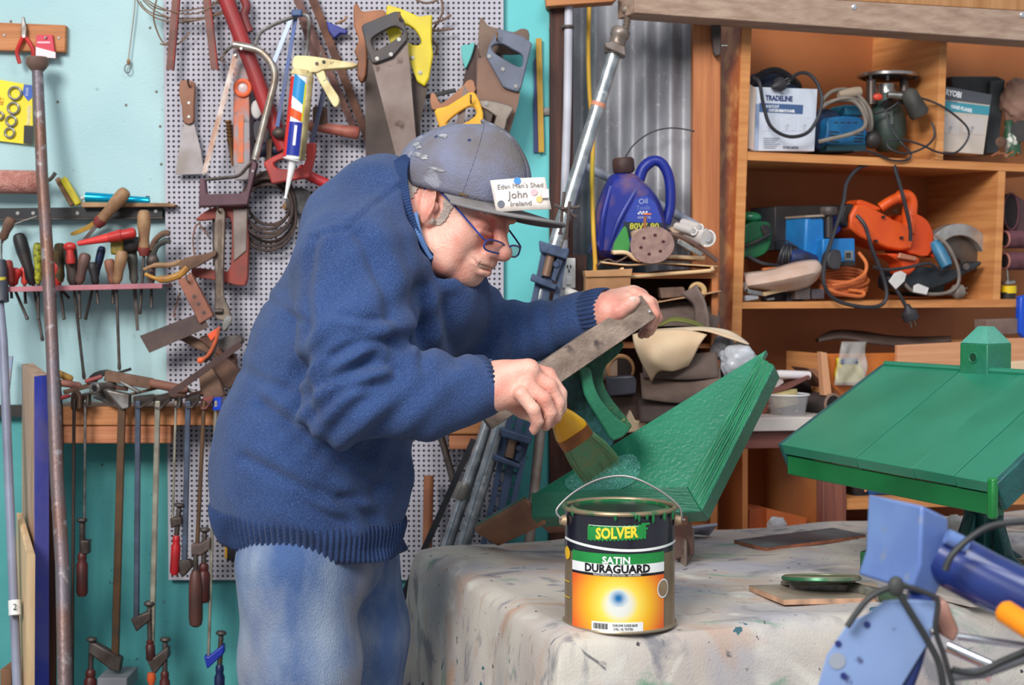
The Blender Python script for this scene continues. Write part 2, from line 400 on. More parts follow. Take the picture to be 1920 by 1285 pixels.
# joints
SHR = W(668, 500, 2.56); ELR = W(668, 738, 2.49); WRR = W(888, 726, 2.55)
SHL = W(790, 490, 2.92); ELL = W(905, 632, 2.93); WRL = W(1122, 590, 2.82)
HIP = W(592, 985, MD)
def man_body():
    xs = axis_grid(-.62, .30, .007, [(-.16, .28, .0028)]); ys = axis_grid(2.34, 3.06, .006, [(2.40, 2.94, .0032)])
    zs = axis_grid(-.02, 1.66, .012, [(1.14, 1.64, .0028)])
    s = SDF(xs, ys, zs)
    # torso and legs (under the clothes)
    s.chain([(W(590, 1010, MD), .105), (W(600, 830, MD), .12), (W(645, 640, MD), .115), (W(700, 480, MD), .105), (W(752, 395, 2.72), .07)], .04, sy=.8)
    s.chain([(SHR, .055), (ELR, .043), (WRR, .027)], .03); s.chain([(SHL, .055), (ELL, .043), (WRL, .026)], .03)
    for y, kx in ((2.62, 545), (2.82, 668)):
        s.chain([(W(kx, 1060, y), .075), (Vector((W(kx + 8, 1300, y).x, y, .50)), .05), (Vector((W(kx - 20, 1300, y).x, y, .09)), .035)], .03)
        hx = W(kx - 20, 1300, y).x; s.cone((hx - .03, y, .05), (hx + .13, y, .035), .04, .03, .02)
    # neck and head
    s.cone(W(765, 400, 2.72), H(-.03, 0, -.04), .066, .060, .03)
    s.cone(H(.0, 0, -.10), W(800, 455, 2.70), .045, .055, .03)
    s.ell(H(-.012, 0, .030), (.098, .078, .088), HR, .02)
    s.ell(H(.030, 0, -.035), (.056, .062, .070), HR, .03)
    s.cone(H(.020, -.040, -.072), H(.062, -.016, -.093), .026, .021, .03); s.cone(H(.020, .040, -.072), H(.062, .016, -.093), .026, .021, .03)
    s.ell(H(.066, 0, -.094), (.018, .026, .017), HR, .02)
    for q in (-1, 1):
        s.ell(H(.056, .036 * q, -.034), (.029, .026, .026), HR, .02)
        s.ell(H(.045, .050 * q, -.075), (.022, .017, .028), HR, .025)       # jowl
        s.ell(H(.084, .030 * q, .010), (.014, .026, .009), Hr(8 * q), .012)      # brow
        s.ell(H(.095, .033 * q, -.008), (.013, .018, .011), HR, .010, 's')      # socket
        s.ell(H(.079, .033 * q, -.007), (.0140, .0165, .0125), HR, .004)        # lid over the eye
        s.cone(H(.092, .020 * q, -.019), H(.086, .044 * q, -.021), .0045, .0035, .006) # eye bag
    s.cone(H(.090, 0, .006), H(.112, 0, -.036), .0090, .0135, .012)
    s.ell(H(.116, 0, -.041), (.0165, .0175, .0150), HR, .008)
    for q in (-1, 1):
        s.ell(H(.103, .0145 * q, -.044), (.0125, .0085, .0095), HR, .006)
        s.ell(H(.108, .0075 * q, -.0545), (.005, .0035, .004), HR, .003, 's')
    s.ell(H(.086, 0, -.066), (.020, .032, .020), HR, .015)
    s.chain([(H(.085, -.027, -.071), .004), (H(.0985, -.012, -.0655), .0055), (H(.1015, 0, -.0665), .006), (H(.0985, .012, -.0655), .0055), (H(.085, .027, -.071), .004)], .005)
    s.chain([(H(.084, -.022, -.080), .004), (H(.0965, -.010, -.0815), .0065), (H(.099, 0, -.082), .007), (H(.0965, .010, -.0815), .0065), (H(.084, .022, -.080), .004)], .005)
    s.ell(H(.100, -.006, -.0745), (.007, .021, .0045), HR, .003, 's'); s.chain([(H(.084, -.038, -.064), .0022), (H(.100, -.014, -.0735), .0022), (H(.104, 0, -.0745), .0022), (H(.100, .014, -.0735), .0022), (H(.088, .033, -.068), .0018)], .003, 's')
    for q in (-1, 1): s.chain([(H(.099, .024 * q, -.042), .0016), (H(.094, .038 * q, -.060), .0022), (H(.080, .043 * q, -.078), .0016)], .007, 's')
    for q in (-1, 1):
        E = Hr(0, -14, 24 * q)
        s.ell(H(-.006, .082 * q, -.004), (.024, .0075, .038), E, .006); s.ell(H(.006, .077 * q, -.030), (.012, .008, .014), E, .006)
        s.ell(H(.001, .0905 * q, .002), (.0140, .0075, .0220), E, .004, 's')
        s.ell(H(.012, .079 * q, -.008), (.006, .006, .009), E, .004)
    # right hand, closed on the brush
    s.cone(WRR, W(940, 722, 2.550), .030, .033, .02)
    s.cone(W(935, 712, 2.545), W(990, 696, 2.540), .031, .0205, .015); s.cone(W(935, 735, 2.540), W(985, 735, 2.530), .031, .020, .015)
    s.cone(W(945, 725, 2.560), W(990, 710, 2.565), .024, .018, .015)
    fr = [[(986, 690, 2.565), (1028, 704, 2.568), (1050, 738, 2.564), (1052, 766, 2.556)],
          [(992, 702, 2.542), (1030, 724, 2.542), (1046, 756, 2.545), (1042, 784, 2.546)],
          [(988, 722, 2.522), (1020, 748, 2.520), (1032, 776, 2.526), (1024, 798, 2.536)],
          [(976, 738, 2.508), (1000, 768, 2.504), (1008, 790, 2.510), (1000, 808, 2.522)]]
    for f, r in zip(fr, (.0118, .0120, .0112, .0100)):
        s.chain([(W(*f[0]), r * 1.15), (W(*f[1]), r * 1.04), (W(*f[2]), r * .95), (W(*f[3]), r * .82)], .004)
    s.chain([(W(940, 740, 2.568), .018), (W(980, 768, 2.578), .0135), (W(1012, 786, 2.576), .0115), (W(1034, 792, 2.572), .0095)], .008)
    # left hand, gripping the end of the grey rail
    s.cone(WRL, W(1140, 582, 2.80), .026, .028, .02)
    s.cone(W(1138, 580, 2.80), W(1186, 556, 2.845), .028, .019, .015); s.cone(W(1138, 590, 2.80), W(1190, 572, 2.81), .027, .018, .015)
    s.cone(W(1145, 572, 2.83), W(1200, 560, 2.86), .025, .018, .015)
    fl = [[(1190, 552, 2.805), (1216, 566, 2.802), (1226, 590, 2.800), (1218, 610, 2.800)],
          [(1194, 552, 2.828), (1221, 570, 2.826), (1231, 596, 2.822), (1218, 621, 2.820)],
          [(1197, 556, 2.850), (1221, 576, 2.848), (1228, 602, 2.842), (1212, 626, 2.838)],
          [(1194, 562, 2.870), (1216, 584, 2.868), (1219, 608, 2.862), (1203, 628, 2.856)]]
    for f, r in zip(fl, (.0108, .0112, .0104, .0092)):
        s.chain([(W(*f[0]), r * 1.15), (W(*f[1]), r * 1.04), (W(*f[2]), r * .95), (W(*f[3]), r * .82)], .004)
    s.chain([(W(1140, 592, 2.79), .019), (W(1160, 584, 2.775), .0140), (W(1178, 572, 2.772), .0118), (W(1191, 564, 2.774), .0100)], .008)
    V, F = s.mesh()
    V += (vnoise(V, 180, 3)[:, None] * .0005)
    return npobj('body', V, F, SKIN, man)
body = man_body()
# thumb nail and a few finger nails
mb = MB(); mb.ell(W(1186, 562, 2.7635), (.0065, .0018, .0052), n=12, m=8); mb.build('fingernail', mat((226, 196, 184), rough=.3), man)

def folds(V, F): return V
def man_jumper():
    xs = axis_grid(-.62, .20, .0046, []); ys = axis_grid(2.32, 3.12, .006, [(2.32, 2.76, .0046)]); zs = axis_grid(.86, 1.62, .0046, [])
    s = SDF(xs, ys, zs)
    s.chain([(W(586, 1005, MD), .126), (W(580, 930, MD), .143), (W(579, 890, MD), .143), (W(588, 815, MD), .147), (W(648, 670, MD), .149), (W(703, 522, MD), .129), (W(700, 430, MD), .108), (W(722, 388, MD), .074)], .05, sy=.84)
    s.cone(W(684, 452, 2.66), W(720, 380, 2.75), .084, .064, .03)
    s.cone(W(672, 492, 2.60), W(760, 470, 2.88), .094, .094, .05)
    s.ell(W(790, 560, 2.76), (.095, .13, .10), None, .07)
    s.cone(W(800, 500, 2.75), W(840, 560, 2.76), .055, .06, .05)
    s.cone(W(728, 900, 2.68), W(680, 980, 2.70), .03, .05, .06)
    s.chain([(SHR, .090), (W(660, 620, 2.50), .080), (ELR, .068), (W(790, 742, 2.52), .062), (W(868, 730, 2.545), .052), (W(902, 725, 2.555), .046)], .035)
    s.ell(W(622, 768, 2.48), (.040, .040, .040), None, .05)
    s.chain([(SHL, .085), (ELL, .070), (W(1000, 620, 2.89), .050), (W(1080, 597, 2.85), .041), (W(1124, 586, 2.82), .038)], .035)
    s.cone(W(860, 600, 2.86), W(905, 655, 2.86), .06, .045, .05)
    # hollow the openings: neck, cuffs, hem
    s.ell(W(838, 398, 2.69), (.084, .135, .118), None, .012, 's'); s.cone(W(775, 392, 2.715), H(-.02, 0, -.04), .060, .068, .006, 's'); s.cone(W(790, 450, 2.70), H(.02, 0, -.10), .045, .06, .01, 's')
    s.cone(W(892, 726, 2.55), W(990, 715, 2.56), .038, .038, .004, 's'); s.cone(W(1112, 588, 2.83), W(1170, 570, 2.79), .032, .032, .004, 's')
    s.plane(W(590, 1014, MD), (-.09, 0, -1))
    s.chain([(W(592, 1120, MD), .135), (W(592, 1020, MD), .138)], .01, 's', sy=.84)
    V, F = s.mesh()
    # folds: draped diagonals over the body, rings at the elbows
    d = vnoise(V * [1, .8, .45], 38, 5) * .0075 + vnoise(V * [1, 1, .6], 90, 9) * .0030
    for (c, ax, rr, amp, fr) in ((ELR, (WRR - SHR), .13, .0085, 150), (W(700, 620, 2.55), Vector((.6, 0, -1)), .15, .010, 105), (ELL, (WRL - SHL), .12, .0080, 150), (W(800, 560, 2.66), Vector((1, 0, .25)), .11, .010, 105), (W(640, 1000, 2.6), Vector((.3, 0, 1)), .12, .005, 120), (W(1010, 620, 2.86), (WRL - ELL), .07, .003, 180)):
        ax = np.array(ax.normalized()); c = np.array(c); q = V - c; r = np.linalg.norm(q, axis=1); wgt = np.exp(-(r / rr) ** 2 * 1.6)
        d += wgt * amp * np.sin(q @ ax * fr + vnoise(V, 26, 11) * 2.6)
    # normals from the mesh itself
    N = np.zeros_like(V); A = V[F[:, 2]] - V[F[:, 0]]; B = V[F[:, 3]] - V[F[:, 1]]; n = np.cross(A, B); 
    for i in range(4): np.add.at(N, F[:, i], n)
    N /= (np.linalg.norm(N, axis=1)[:, None] + 1e-9)
    # creases where the wool bunches
    y_ = V[:, 1] * math.cos(PITCH) - (V[:, 2] - CAMZ) * math.sin(PITCH); qx = 960 + FPX * V[:, 0] / y_; qy = 642.5 - FPX * (V[:, 1] * math.sin(PITCH) + (V[:, 2] - CAMZ) * math.cos(PITCH)) / y_; near = 1 / (1 + np.exp((V[:, 1] - 2.74) / .02))
    for pts, w_, am in (([(590, 447), (620, 437), (652, 430), (670, 410), (720, 372), (748, 352)], 5, .0035), ([(592, 452), (580, 500), (573, 600), (568, 700), (585, 780)], 11, .007), ([(742, 596), (690, 598), (640, 588)], 8, .005), ([(738, 640), (684, 642), (622, 668)], 9, .008), ([(728, 682), (664, 690), (600, 724)], 9, .008), ([(700, 720), (640, 736), (606, 770)], 8, .005), ([(676, 440), (716, 520), (744, 600), (742, 690)], 15, .012), ([(800, 540), (788, 620), (792, 690)], 12, .007), ([(850, 560), (846, 620), (858, 680)], 12, .006), ([(488, 760), (560, 812), (640, 872), (712, 912)], 13, .011), ([(460, 860), (540, 902), (620, 934), (700, 930)], 12, .007), ([(640, 936), (690, 970), (708, 1000)], 10, .006), ([(560, 930), (600, 962), (650, 985)], 9, .004), ([(500, 560), (530, 580), (556, 600)], 8, .004), ([(450, 690), (500, 720), (560, 740)], 10, .004)):
        P = [(p.x, p.y) for p in spl([(a_, b_, 0) for a_, b_ in pts], 5)]; best = np.full(len(V), 1e9); side = np.zeros(len(V))
        for (x0, y0), (x1, y1) in zip(P, P[1:]):
            dx, dy = x1 - x0, y1 - y0; L = math.hypot(dx, dy); tt = np.clip(((qx - x0) * dx + (qy - y0) * dy) / L ** 2, 0, 1); e = np.hypot(qx - x0 - dx * tt, qy - y0 - dy * tt); m = e < best; best[m] = e[m]; side[m] = (((qx - x0) * dy - (qy - y0) * dx) / L)[m]
        d -= near * am * np.exp(-(best / w_) ** 2); d += near * am * .55 * np.exp(-((side - 2.1 * w_) / (w_ * 1.2)) ** 2) * (best < 5 * w_) * np.exp(-np.maximum(0, best - np.abs(side)) / 9)
    V = V + N * d[:, None]; globals()['JV'] = V
    return npobj('jumper', V, F, WOOL, man)
jumper = man_jumper()
# ribbing: cuffs, hem and neckband built of ribs
def ribband(name, c, axis, ra, rb, L, n, depth=.0022, sy=1.0, flare=1.0):
    F = frame_of(axis); c = Vector(c)
    def fn(u, v):
        q = u * 2 * math.pi; r = 1 + 0; rr = depth * (.5 + .5 * math.cos(q * n)) 
        k = 1 + (flare - 1) * v
        e = math.sin(math.pi * v) * .003
        p = F @ Vector((math.cos(q) * (ra * k + rr + e), math.sin(q) * (rb * k + rr + e), (v - .5) * L)); return c + p
    mb = MB(); mb.grid(fn, n * 6, 5); return mb.build(name, WOOLRIB, jumper, solid=.003)
ribband('cuff', W(884, 727.5, 2.548), WRR - W(790, 742, 2.52), .0455, .0455, .055, 34)
ribband('cuff', W(1122, 587, 2.821), WRL - W(1060, 602, 2.86), .0375, .0375, .048, 32)
def hem():
    c = W(582, 1012, MD); V = JV; z0 = W(590, 1014, MD).z; zr = V[:, 2] - (z0 - .09 * (V[:, 0] - c.x)); ang = np.arctan2(V[:, 1] - MD, V[:, 0] - c.x); rad = np.hypot(V[:, 0] - c.x, V[:, 1] - MD)
    nb = 60; R = np.zeros((4, nb))
    for k in range(4):
        for b_ in range(nb):
            m = (np.abs(zr - (.008 + k * .018)) < .012) & (np.abs((ang - (b_ / nb * 2 * PI - PI) + PI) % (2 * PI) - PI) < .10); R[k, b_] = np.percentile(rad[m], 75) if m.any() else .17
        for _ in range(3): R[k] = (np.roll(R[k], 1) + R[k] * 2 + np.roll(R[k], -1)) / 4
    N_ = 110
    def fn(u, v):
        q = u * nb; k = v * 3; i0 = int(q) % nb; f = q - int(q); k0 = min(2, int(k)); g = k - k0
        r = (R[k0, i0] * (1 - f) + R[k0, (i0 + 1) % nb] * f) * (1 - g) + (R[k0 + 1, i0] * (1 - f) + R[k0 + 1, (i0 + 1) % nb] * f) * g
        a = u * 2 * PI - PI; r += .0015 + .0022 * math.cos(u * 2 * PI * N_) - .012 * max(0, .25 - v) - .004 * max(0, v - .85) * 6 * 1; x = c.x + math.cos(a) * r
        return Vector((x, MD + math.sin(a) * r, z0 - .09 * (x - c.x) - .006 + v * .062))
    b = MB(); b.grid(fn, N_ * 6, 8); b.build('hem_band', WOOLRIB, jumper, solid=.002)
hem()
# neckband: ring of ribs round the neck
def neckring():
    ctl = [(776, 292, 2.705), (744, 318, 2.650), (744, 372, 2.620), (760, 436, 2.612), (792, 490, 2.63), (842, 508, 2.68), (866, 492, 2.74), (860, 440, 2.79), (836, 370, 2.80), (808, 308, 2.765)]
    P = spl([W(*c) for c in ctl], 12, True); c = sum(P, Vector()) / len(P); mb = MB(); n = len(P)
    nb = (P[30] - c).cross(P[0] - c).normalized()
    # ribs run from the ring outwards to the jumper
    for i in range(n):
        a = P[i]; o = (a - c); o = (o - nb * o.dot(nb)).normalized()
        inn = Vector((.36, 0, .18))
        mb.tube([a + inn * .055 , a + inn * .02 + o * .004, a - inn * .02 + o * .004, a - inn * .06 + o * .001], .0048, 6)
    mb.build('neckband', WOOLRIB, jumper)
neckring()
# shirt collar showing at the neck
SHIRT = mat((120, 160, 214), (96, 136, 196), 20, rough=.85, bump=.5, bscale=300)
mb = MB()
mb.grid(lambda u, v: Vector(spl([W(771, 402, 2.612), W(784, 450, 2.606), (W(806, 488, 2.622))], 8)[int(u * 16)]) + Vector((.012, .01, .006)) * (v * (.8 - .3 * u)), 16, 3)
mb.build('shirt_collar', SHIRT, man, solid=.002)
mb = MB(); mb.tube(spl([W(796, 486, 2.645), W(812, 505, 2.66), W(842, 516, 2.70)], 5), [.006, .009, .011, .011, .011, .011, .011, .011, .009, .009, .006], 10)
mb.build('undershirt', mat((24, 26, 34), (60, 62, 72), 60, rough=.9), man)

def man_jeans():
    xs = axis_grid(-.62, -.05, .007, []); ys = axis_grid(2.44, 3.0, .007, []); zs = axis_grid(.05, 1.06, .010, [(.60, 1.06, .007)])
    s = SDF(xs, ys, zs)
    s.chain([(W(596, 955, MD), .112), (W(596, 1040, MD), .112)], .04, sy=.76)
    for y, kx, r in ((2.625, 550, .097), (2.83, 650, .096)):
        top = W(kx, 1060, y); s.chain([(top, r), (Vector((W(kx + 12, 1200, y).x, y, .72)), r * .97), (Vector((W(kx + 16, 1240, y).x, y, .50)), .080), (Vector((W(kx - 6, 1240, y).x, y, .10)), .068)], .035)
    s.cone(W(566, 1010, 2.66), W(566, 1010, 2.78), .086, .086, .03)
    s.plane((0, 0, 1.0), (0, 0, 1)); s.plane((0, 0, .07), (0, 0, -1))
    V, F = s.mesh()
    d = vnoise(V * [1, 1, .35], 60, 21) * .0045 + vnoise(V * [1, 1, .5], 140, 22) * .0015
    N = np.zeros_like(V); n = np.cross(V[F[:, 2]] - V[F[:, 0]], V[F[:, 3]] - V[F[:, 1]])
    for i in range(4): np.add.at(N, F[:, i], n)
    N /= (np.linalg.norm(N, axis=1)[:, None] + 1e-9); V = V + N * d[:, None]
    return npobj('jeans', V, F, DENIM, man)
jeans = man_jeans()
mb = MB(); SEAM = mat((70, 84, 120), rough=.9)
mb.tube(spl(WP([(486, 1040, 2.555), (494, 1120, 2.545), (500, 1200, 2.54), (503, 1320, 2.535)]), 5), .0016, 6).build('side_seam', SEAM, man)
for y, kx in ((2.625, 545), (2.83, 660)):
    x = W(kx - 6, 1240, y).x; b = MB(); b.ell((x - .02, y, .06), (.07, .05, .06)); b.ell((x + .09, y, .045), (.10, .048, .045)); b.box((x + .05, y, .012), (.27, .095, .024))
    b.build('shoe', mat((60, 48, 40), (40, 34, 30), 10, rough=.6), man, bevel=.004)

# hair: short grey hair under the cap, round the ear and nape
def man_hair():
    me = body.data; nv = len(me.vertices); V = np.empty(nv * 3); me.vertices.foreach_get('co', V); V = V.reshape(-1, 3); nf = len(me.polygons); F = np.empty(nf * 4, np.int32); me.polygons.foreach_get('vertices', F); F = F.reshape(-1, 4)
    L = (V - np.array(HC)) @ np.array(HR); x, y, z = L.T; edge = vnoise(V, 300, 2) * .003
    ear = ((((x + .004) / .024) ** 2 + ((z + .004) / .038) ** 2) < 1) & (np.abs(y) > .066)
    ok = (z < .06) & (np.abs(y) < .1) & (x > -.16) & (((x < .000) & (z > -.078 + (x + .05) * .5 + edge)) | ((x < .038 + edge * .5 - .2 * np.maximum(0, -z)) & (z > -.036 + edge))) & ~ear
    f = F[ok[F].all(1)]; N = np.zeros_like(V); n = np.cross(V[F[:, 2]] - V[F[:, 0]], V[F[:, 3]] - V[F[:, 1]])
    for k in range(4): np.add.at(N, F[:, k], n)
    N /= (np.linalg.norm(N, axis=1)[:, None] + 1e-9); u, inv = np.unique(f, return_inverse=True); P = V[u] + N[u] * (.0028 + vnoise(V[u] * [1, 1, .5], 900, 4)[:, None] * .0010)
    return npobj('hair', P, inv.reshape(-1, 4), mat((218, 204, 194), (176, 156, 144), 130, stretch=(1, 1, 3), rough=.8, bump=1.2, bscale=500, thr=(.3, .7)), man)
man_hair()
mb = MB()
for q in (-1, 1):
    rs = random.Random(5)
    for i in range(26):
        t = i / 25; a = H(.094 - .010 * t, (.014 + .038 * t) * q, .016 - .004 * t * t + rs.uniform(-.002, .002)); mb.tube([a, a + HR @ Vector((.006, .002 * q, rs.uniform(-.003, .004)))], .0011, 5)
mb.build('eyebrows', mat((176, 160, 146), rough=.8), man)

# cap
def cap():
    mb = MB()
    def crown(u, v):
        q = u * 2 * math.pi; t = v * math.pi / 2            # v=0 rim, 1 top
        cx, cy = math.cos(q), math.sin(q)
        r = math.cos(t) ** .62; bulge = 1 + .10 * math.sin(min(1, v * 1.6) * math.pi) 
        rx = .111 if cx > 0 else .112
        z = .030 - .026 * (1 - cx) / 2 * (1 - v) + .112 * math.sin(t) ** 1.0
        w = 1 + .012 * math.sin(q * 3 + 1) * math.sin(v * 3) + .008 * math.sin(q * 7 + v * 5)
        seam = 1 - .010 * math.exp(-((((q / (math.pi / 3)) + .5) % 1 - .5) / .035) ** 2) * (v < .97)
        return H(cx * rx * r * bulge * w * seam - .004, cy * .090 * r * bulge * w * seam, z + .010 * v * cx)
    mb.grid(crown, 96, 22)
    c = mb.build('cap', CAPM, man, solid=.0025)
    b = MB()
    def brim(u, v):
        a = (u - .5) * 2 * math.radians(76); cx, sy_ = math.cos(a), math.sin(a)
        ex = .096 * max(0, math.cos(a * 1.12)) ** .6 * v
        x = .108 * cx - .004 + ex; y = .088 * sy_ * (1 + .06 * v)
        z = .030 - .020 * (1 - cx) / 2 + .006 * v * cx - .95 * y * y * (1.0 + 1.2 * v) + .003
        return H(x, y, z)
    b.grid(brim, 48, 12); br = b.build('cap_brim', mat((128, 122, 122), (104, 96, 92), 14, rough=.8, bump=.6, bscale=300), c, solid=.003)
    e = MB(); e.tube([H(*(HR.transposed() @ (Vector(brim(i / 48, 1)) - HC))) for i in range(49)], .0030, 8); e.build('brim_edge', mat((126, 122, 122), rough=.7), c)
    e = MB(); e.tube([Vector(brim(.08 + i / 48 * .84, .0)) + HR @ Vector((.003, 0, .006)) for i in range(49)], .0032, 8); e.build('cap_braid', mat((110, 86, 58), (70, 56, 44), 60, rough=.8), c)
    e = MB(); e.ell(crown(.1, 1), (.006, .006, .004), HR, 12, 8); e.build('cap_button', CAPM, c)
    for k in range(6):
        q = (k) / 6.0
        e = MB(); e.tube([crown(q, .04 + .93 * i / 14) for i in range(15)], .0016, 6); e.build('seam', mat((66, 70, 92), rough=.8), c)
    e = MB()
    for (u, v, r) in ((.80, .55, .0035), (.70, .50, .0035), (.62, .50, .003)): e.ell(crown(u, v), (r, r, r), HR, 10, 6)
    e.build('eyelet', mat((50, 58, 100), rough=.6), c)
    # light dried paint and dust marks on the crown side
    e = MB()
    rs = random.Random(3)
    def patch(u, v, a, b_, ang):
        e = MB()
        pts = []
        for i in range(14):
            q = i / 14 * 2 * math.pi; rr = 1 + rs.uniform(-.35, .35); x = math.cos(q) * a * rr; y = math.sin(q) * b_ * rr
            uu = u + x * math.cos(ang) - y * math.sin(ang); vv = v + x * math.sin(ang) + y * math.cos(ang)
            P = Vector(crown(uu, vv)); n = (P - H(0, 0, .03)).normalized(); pts.append(P + n * .0026)
        cc = sum(pts, Vector()) / 14; k = len(e.v); e.v += [tuple(p) for p in pts] + [tuple(cc + (cc - H(0, 0, .03)).normalized() * .0008)]; e.f += [(k + i, k + (i + 1) % 14, k + 14) for i in range(14)]; e.build('paint_mark', mat((176, 176, 178), (120, 120, 126), 80, rough=.7), c)
    patch(.66, .36, .020, .040, .5); patch(.70, .26, .030, .022, -.4); patch(.72, .52, .012, .03, .2); patch(.76, .18, .02, .012, 0); patch(.60, .62, .03, .008, .1)
    # badge
    A = W(919, 339, 2.585); B = W(1022, 333, 2.580); C_ = W(1031, 388, 2.570); D = W(932, 398, 2.575)
    cen = (A + B + C_ + D) / 4; ex = (B - A).normalized(); ey = (A - D); ey = (ey - ex * ey.dot(ex)).normalized(); nn = ex.cross(ey)
    g = MB(); w_, h_ = (B - A).length / 2, (A - D).length / 2
    def card(u, v): 
        x = (u - .5) * 2 * w_; y = (v - .5) * 2 * h_; return cen + ex * (x + .004 * (1 - 2 * v)) + ey * y + nn * (-.004 * (x / w_) ** 2)
    g.grid(card, 12, 4); bd = g.build('name_badge', mat((238, 230, 220), (222, 208, 200), 30, rough=.4), c, solid=.0012)
    T = planar(cen + nn * .0012, ex, ey); txm = mat((120, 112, 112), rough=.6)
    for s_, sz, dx, dy, sx in (("Eden Men's Shed", .0115, 0, .0135, .95), ('John', .0175, -.004, -.001, 1), ('Ireland', .0115, 0, -.0155, 1.1)):
        tm = text_mb(s_, sz, lambda x, y, z, dx=dx, dy=dy: T(x + dx, y + dy, z + .0012 - .004 * ((x + dx) / w_) ** 2), .0002, sx); tm.build('lettering', txm, bd, smooth=False)
    for dx, dy, r, cc in ((-.004, .022, .0058, (40, 130, 210)), (-.032, -.014, .0060, (90, 92, 104)), (.022, .002, .0055, (226, 170, 176)), (.030, -.010, .0055, (214, 184, 110)), (-.028, .020, .005, (206, 214, 234))):
        e = MB(); o_ = T(dx, dy, .0004 - .004 * (dx / w_) ** 2); e.lathe(o_, o_ + nn * .0006, [(0, r), (1, r)], 18); e.build('sticker', mat(cc, rough=.5), bd)
    e = MB(); e.box(T(.040, -.002, .002), (.012, .0015, .015), Matrix((ex, -nn, ey)).transposed()); e.build('badge_clip', mat((200, 196, 196), rough=.3), bd, bevel=.0005)
    # strap stub standing away from brim at the front
cap()
# spectacles low on the nose
def specs():
    FR = mat((44, 62, 140), rough=.3, coat=.5); GL = mat((70, 66, 84), rough=.05, alpha=.45)  # dark lens tint puts a dark reflection into the colour
    root = None
    def lens(q):
        m = MB(); P = []
        for i in range(28):
            a = i / 28 * 2 * math.pi; x = math.copysign(abs(math.cos(a)) ** .7, math.cos(a)); z = math.copysign(abs(math.sin(a)) ** .7, math.sin(a))
            P.append(H(.122 - abs(.030 * q + .022 * x * q) * .18 , (.034 + .027 * x) * q, -.034 + .0098 * z + .0))
        return P
    f = MB()
    for q in (-1, 1): f.tube(lens(q), .0016, 6, closed=True)
    f.tube([H(.120, -.010, -.030), H(.126, 0, -.027), H(.120, .010, -.030)], .0016, 6)
    fr = f.build('spectacles', FR, man)
    for q in (-1, 1):
        t = MB(); t.tube(spl([H(.111, .061 * q, -.028), H(.102, .070 * q, -.022), H(.045, .078 * q, .006), H(.000, .084 * q, .022), H(-.016, .084 * q, .012)], 4), .0017, 6); t.build('temple_arm', FR, fr)
        g = MB(); P = lens(q); c_ = sum(P, Vector()) / len(P); k = len(g.v); g.v = [tuple(p) for p in P] + [tuple(c_)]; g.f = [(i, (i + 1) % 28, 28) for i in range(28)]; g.build('lens', GL, fr)
specs()

b = MB(); b.ell(H(.0945, -.005, -.0735), (.004, .017, .0028), HR, 12, 8); b.build('teeth', mat((226, 214, 196), rough=.3), man)
# ================================================================ left wall tools
STEEL = mat((150, 146, 142), (96, 84, 76), 30, rough=.42, metal=.75, thr=(.4, .68))
DSTEEL = mat((96, 88, 84), (70, 56, 50), 30, rough=.5, metal=.6, thr=(.4, .68))
RUST = mat((120, 82, 66), (84, 58, 50), 30, rough=.8, metal=.2, bump=.5, bscale=150)
DUSTY = mat((128, 98, 80), (92, 66, 54), 22, rough=.85, bump=.4, bscale=100)
WOODH = mat((176, 138, 100), (126, 90, 62), 20, rough=.6)
WOODR = mat((176, 108, 68), (140, 82, 52), 18, stretch=(1, 1, 3), rough=.55)
BLACK = mat((34, 32, 34), (58, 50, 46), 20, rough=.5, thr=(.45, .75))
RED = mat((198, 48, 44), (150, 44, 40), 14, rough=.4, thr=(.45, .75))
REDD = mat((150, 52, 46), (110, 48, 42), 14, rough=.55)
BRIGHT = mat((190, 188, 184), (150, 146, 140), 40, rough=.3, metal=.9)
YEL = mat((236, 204, 20), (200, 170, 30), 14, rough=.4)
YELO = mat((246, 186, 40), (214, 152, 40), 12, rough=.45)
BLUEP = mat((44, 56, 158), (36, 44, 120), 12, rough=.45)
def hook(p, parent=None, L=.05):
    p = Vector(p); b = MB(); b.tube([p + Vector((0, L, 0)), p, p + Vector((0, -.012, .004)), p + Vector((0, -.016, .014))], .0022, 6); return b
# --- plaque with pliers and card
o = tag(MB().pprism([(-30, 41), (123, 47), (122, 98), (-30, 94)], DW - .020, .019).build('wooden_board', TIMBER, bevel=.002), 'short varnished wooden board screwed to the pale wall, pliers hung on it', 'board')
for x, y in ((8, 66), (110, 71)):
    p = W(x, y, DW - .0215); MB().lathe(p, p + Vector((0, .003, 0)), [(0, .003), (1, .004)], 10).build('screw', STEEL, o)
t = thing('pliers', 'long-nose pliers with red handles on the wooden board', 'pliers'); Y = DW - .034
MB().pprism([(41, 31), (44, 31), (50, 55), (49, 68), (44, 72), (39, 66), (39, 52)], Y, .010).build('jaws', STEEL, t, bevel=.0015)
MB().tube(spl([W(44, 68, Y + .004), W(38, 80, Y + .003), W(32, 98, Y + .003), (W(37, 119, Y + .003))], 5), .0046, 8).build('handle', RED, t)
MB().tube(spl([W(46, 68, Y + .006), W(55, 80, Y + .003), W(62, 95, Y + .003), (W(62, 112, Y + .003))], 5), .0046, 8).build('handle', RED, t)
p = W(44.5, 68, Y - .002); MB().lathe(p, p + Vector((0, .014, 0)), [(0, .0035), (1, .0035)], 10).build('pivot', BRIGHT, t)
t = thing('card_packet', 'small red and white card packet hung on the wooden board', 'packet'); Y = DW - .030
MB().pprism([(68, 66), (98, 65), (104, 109), (67, 107)], Y, .008).build('card', mat((206, 52, 74), rough=.5), t, bevel=.0005)
MB().pprism([(67, 88), (104, 98), (104, 109), (67, 107)], Y - .0006, .001).build('white_corner', mat((232, 214, 216), rough=.5), t)
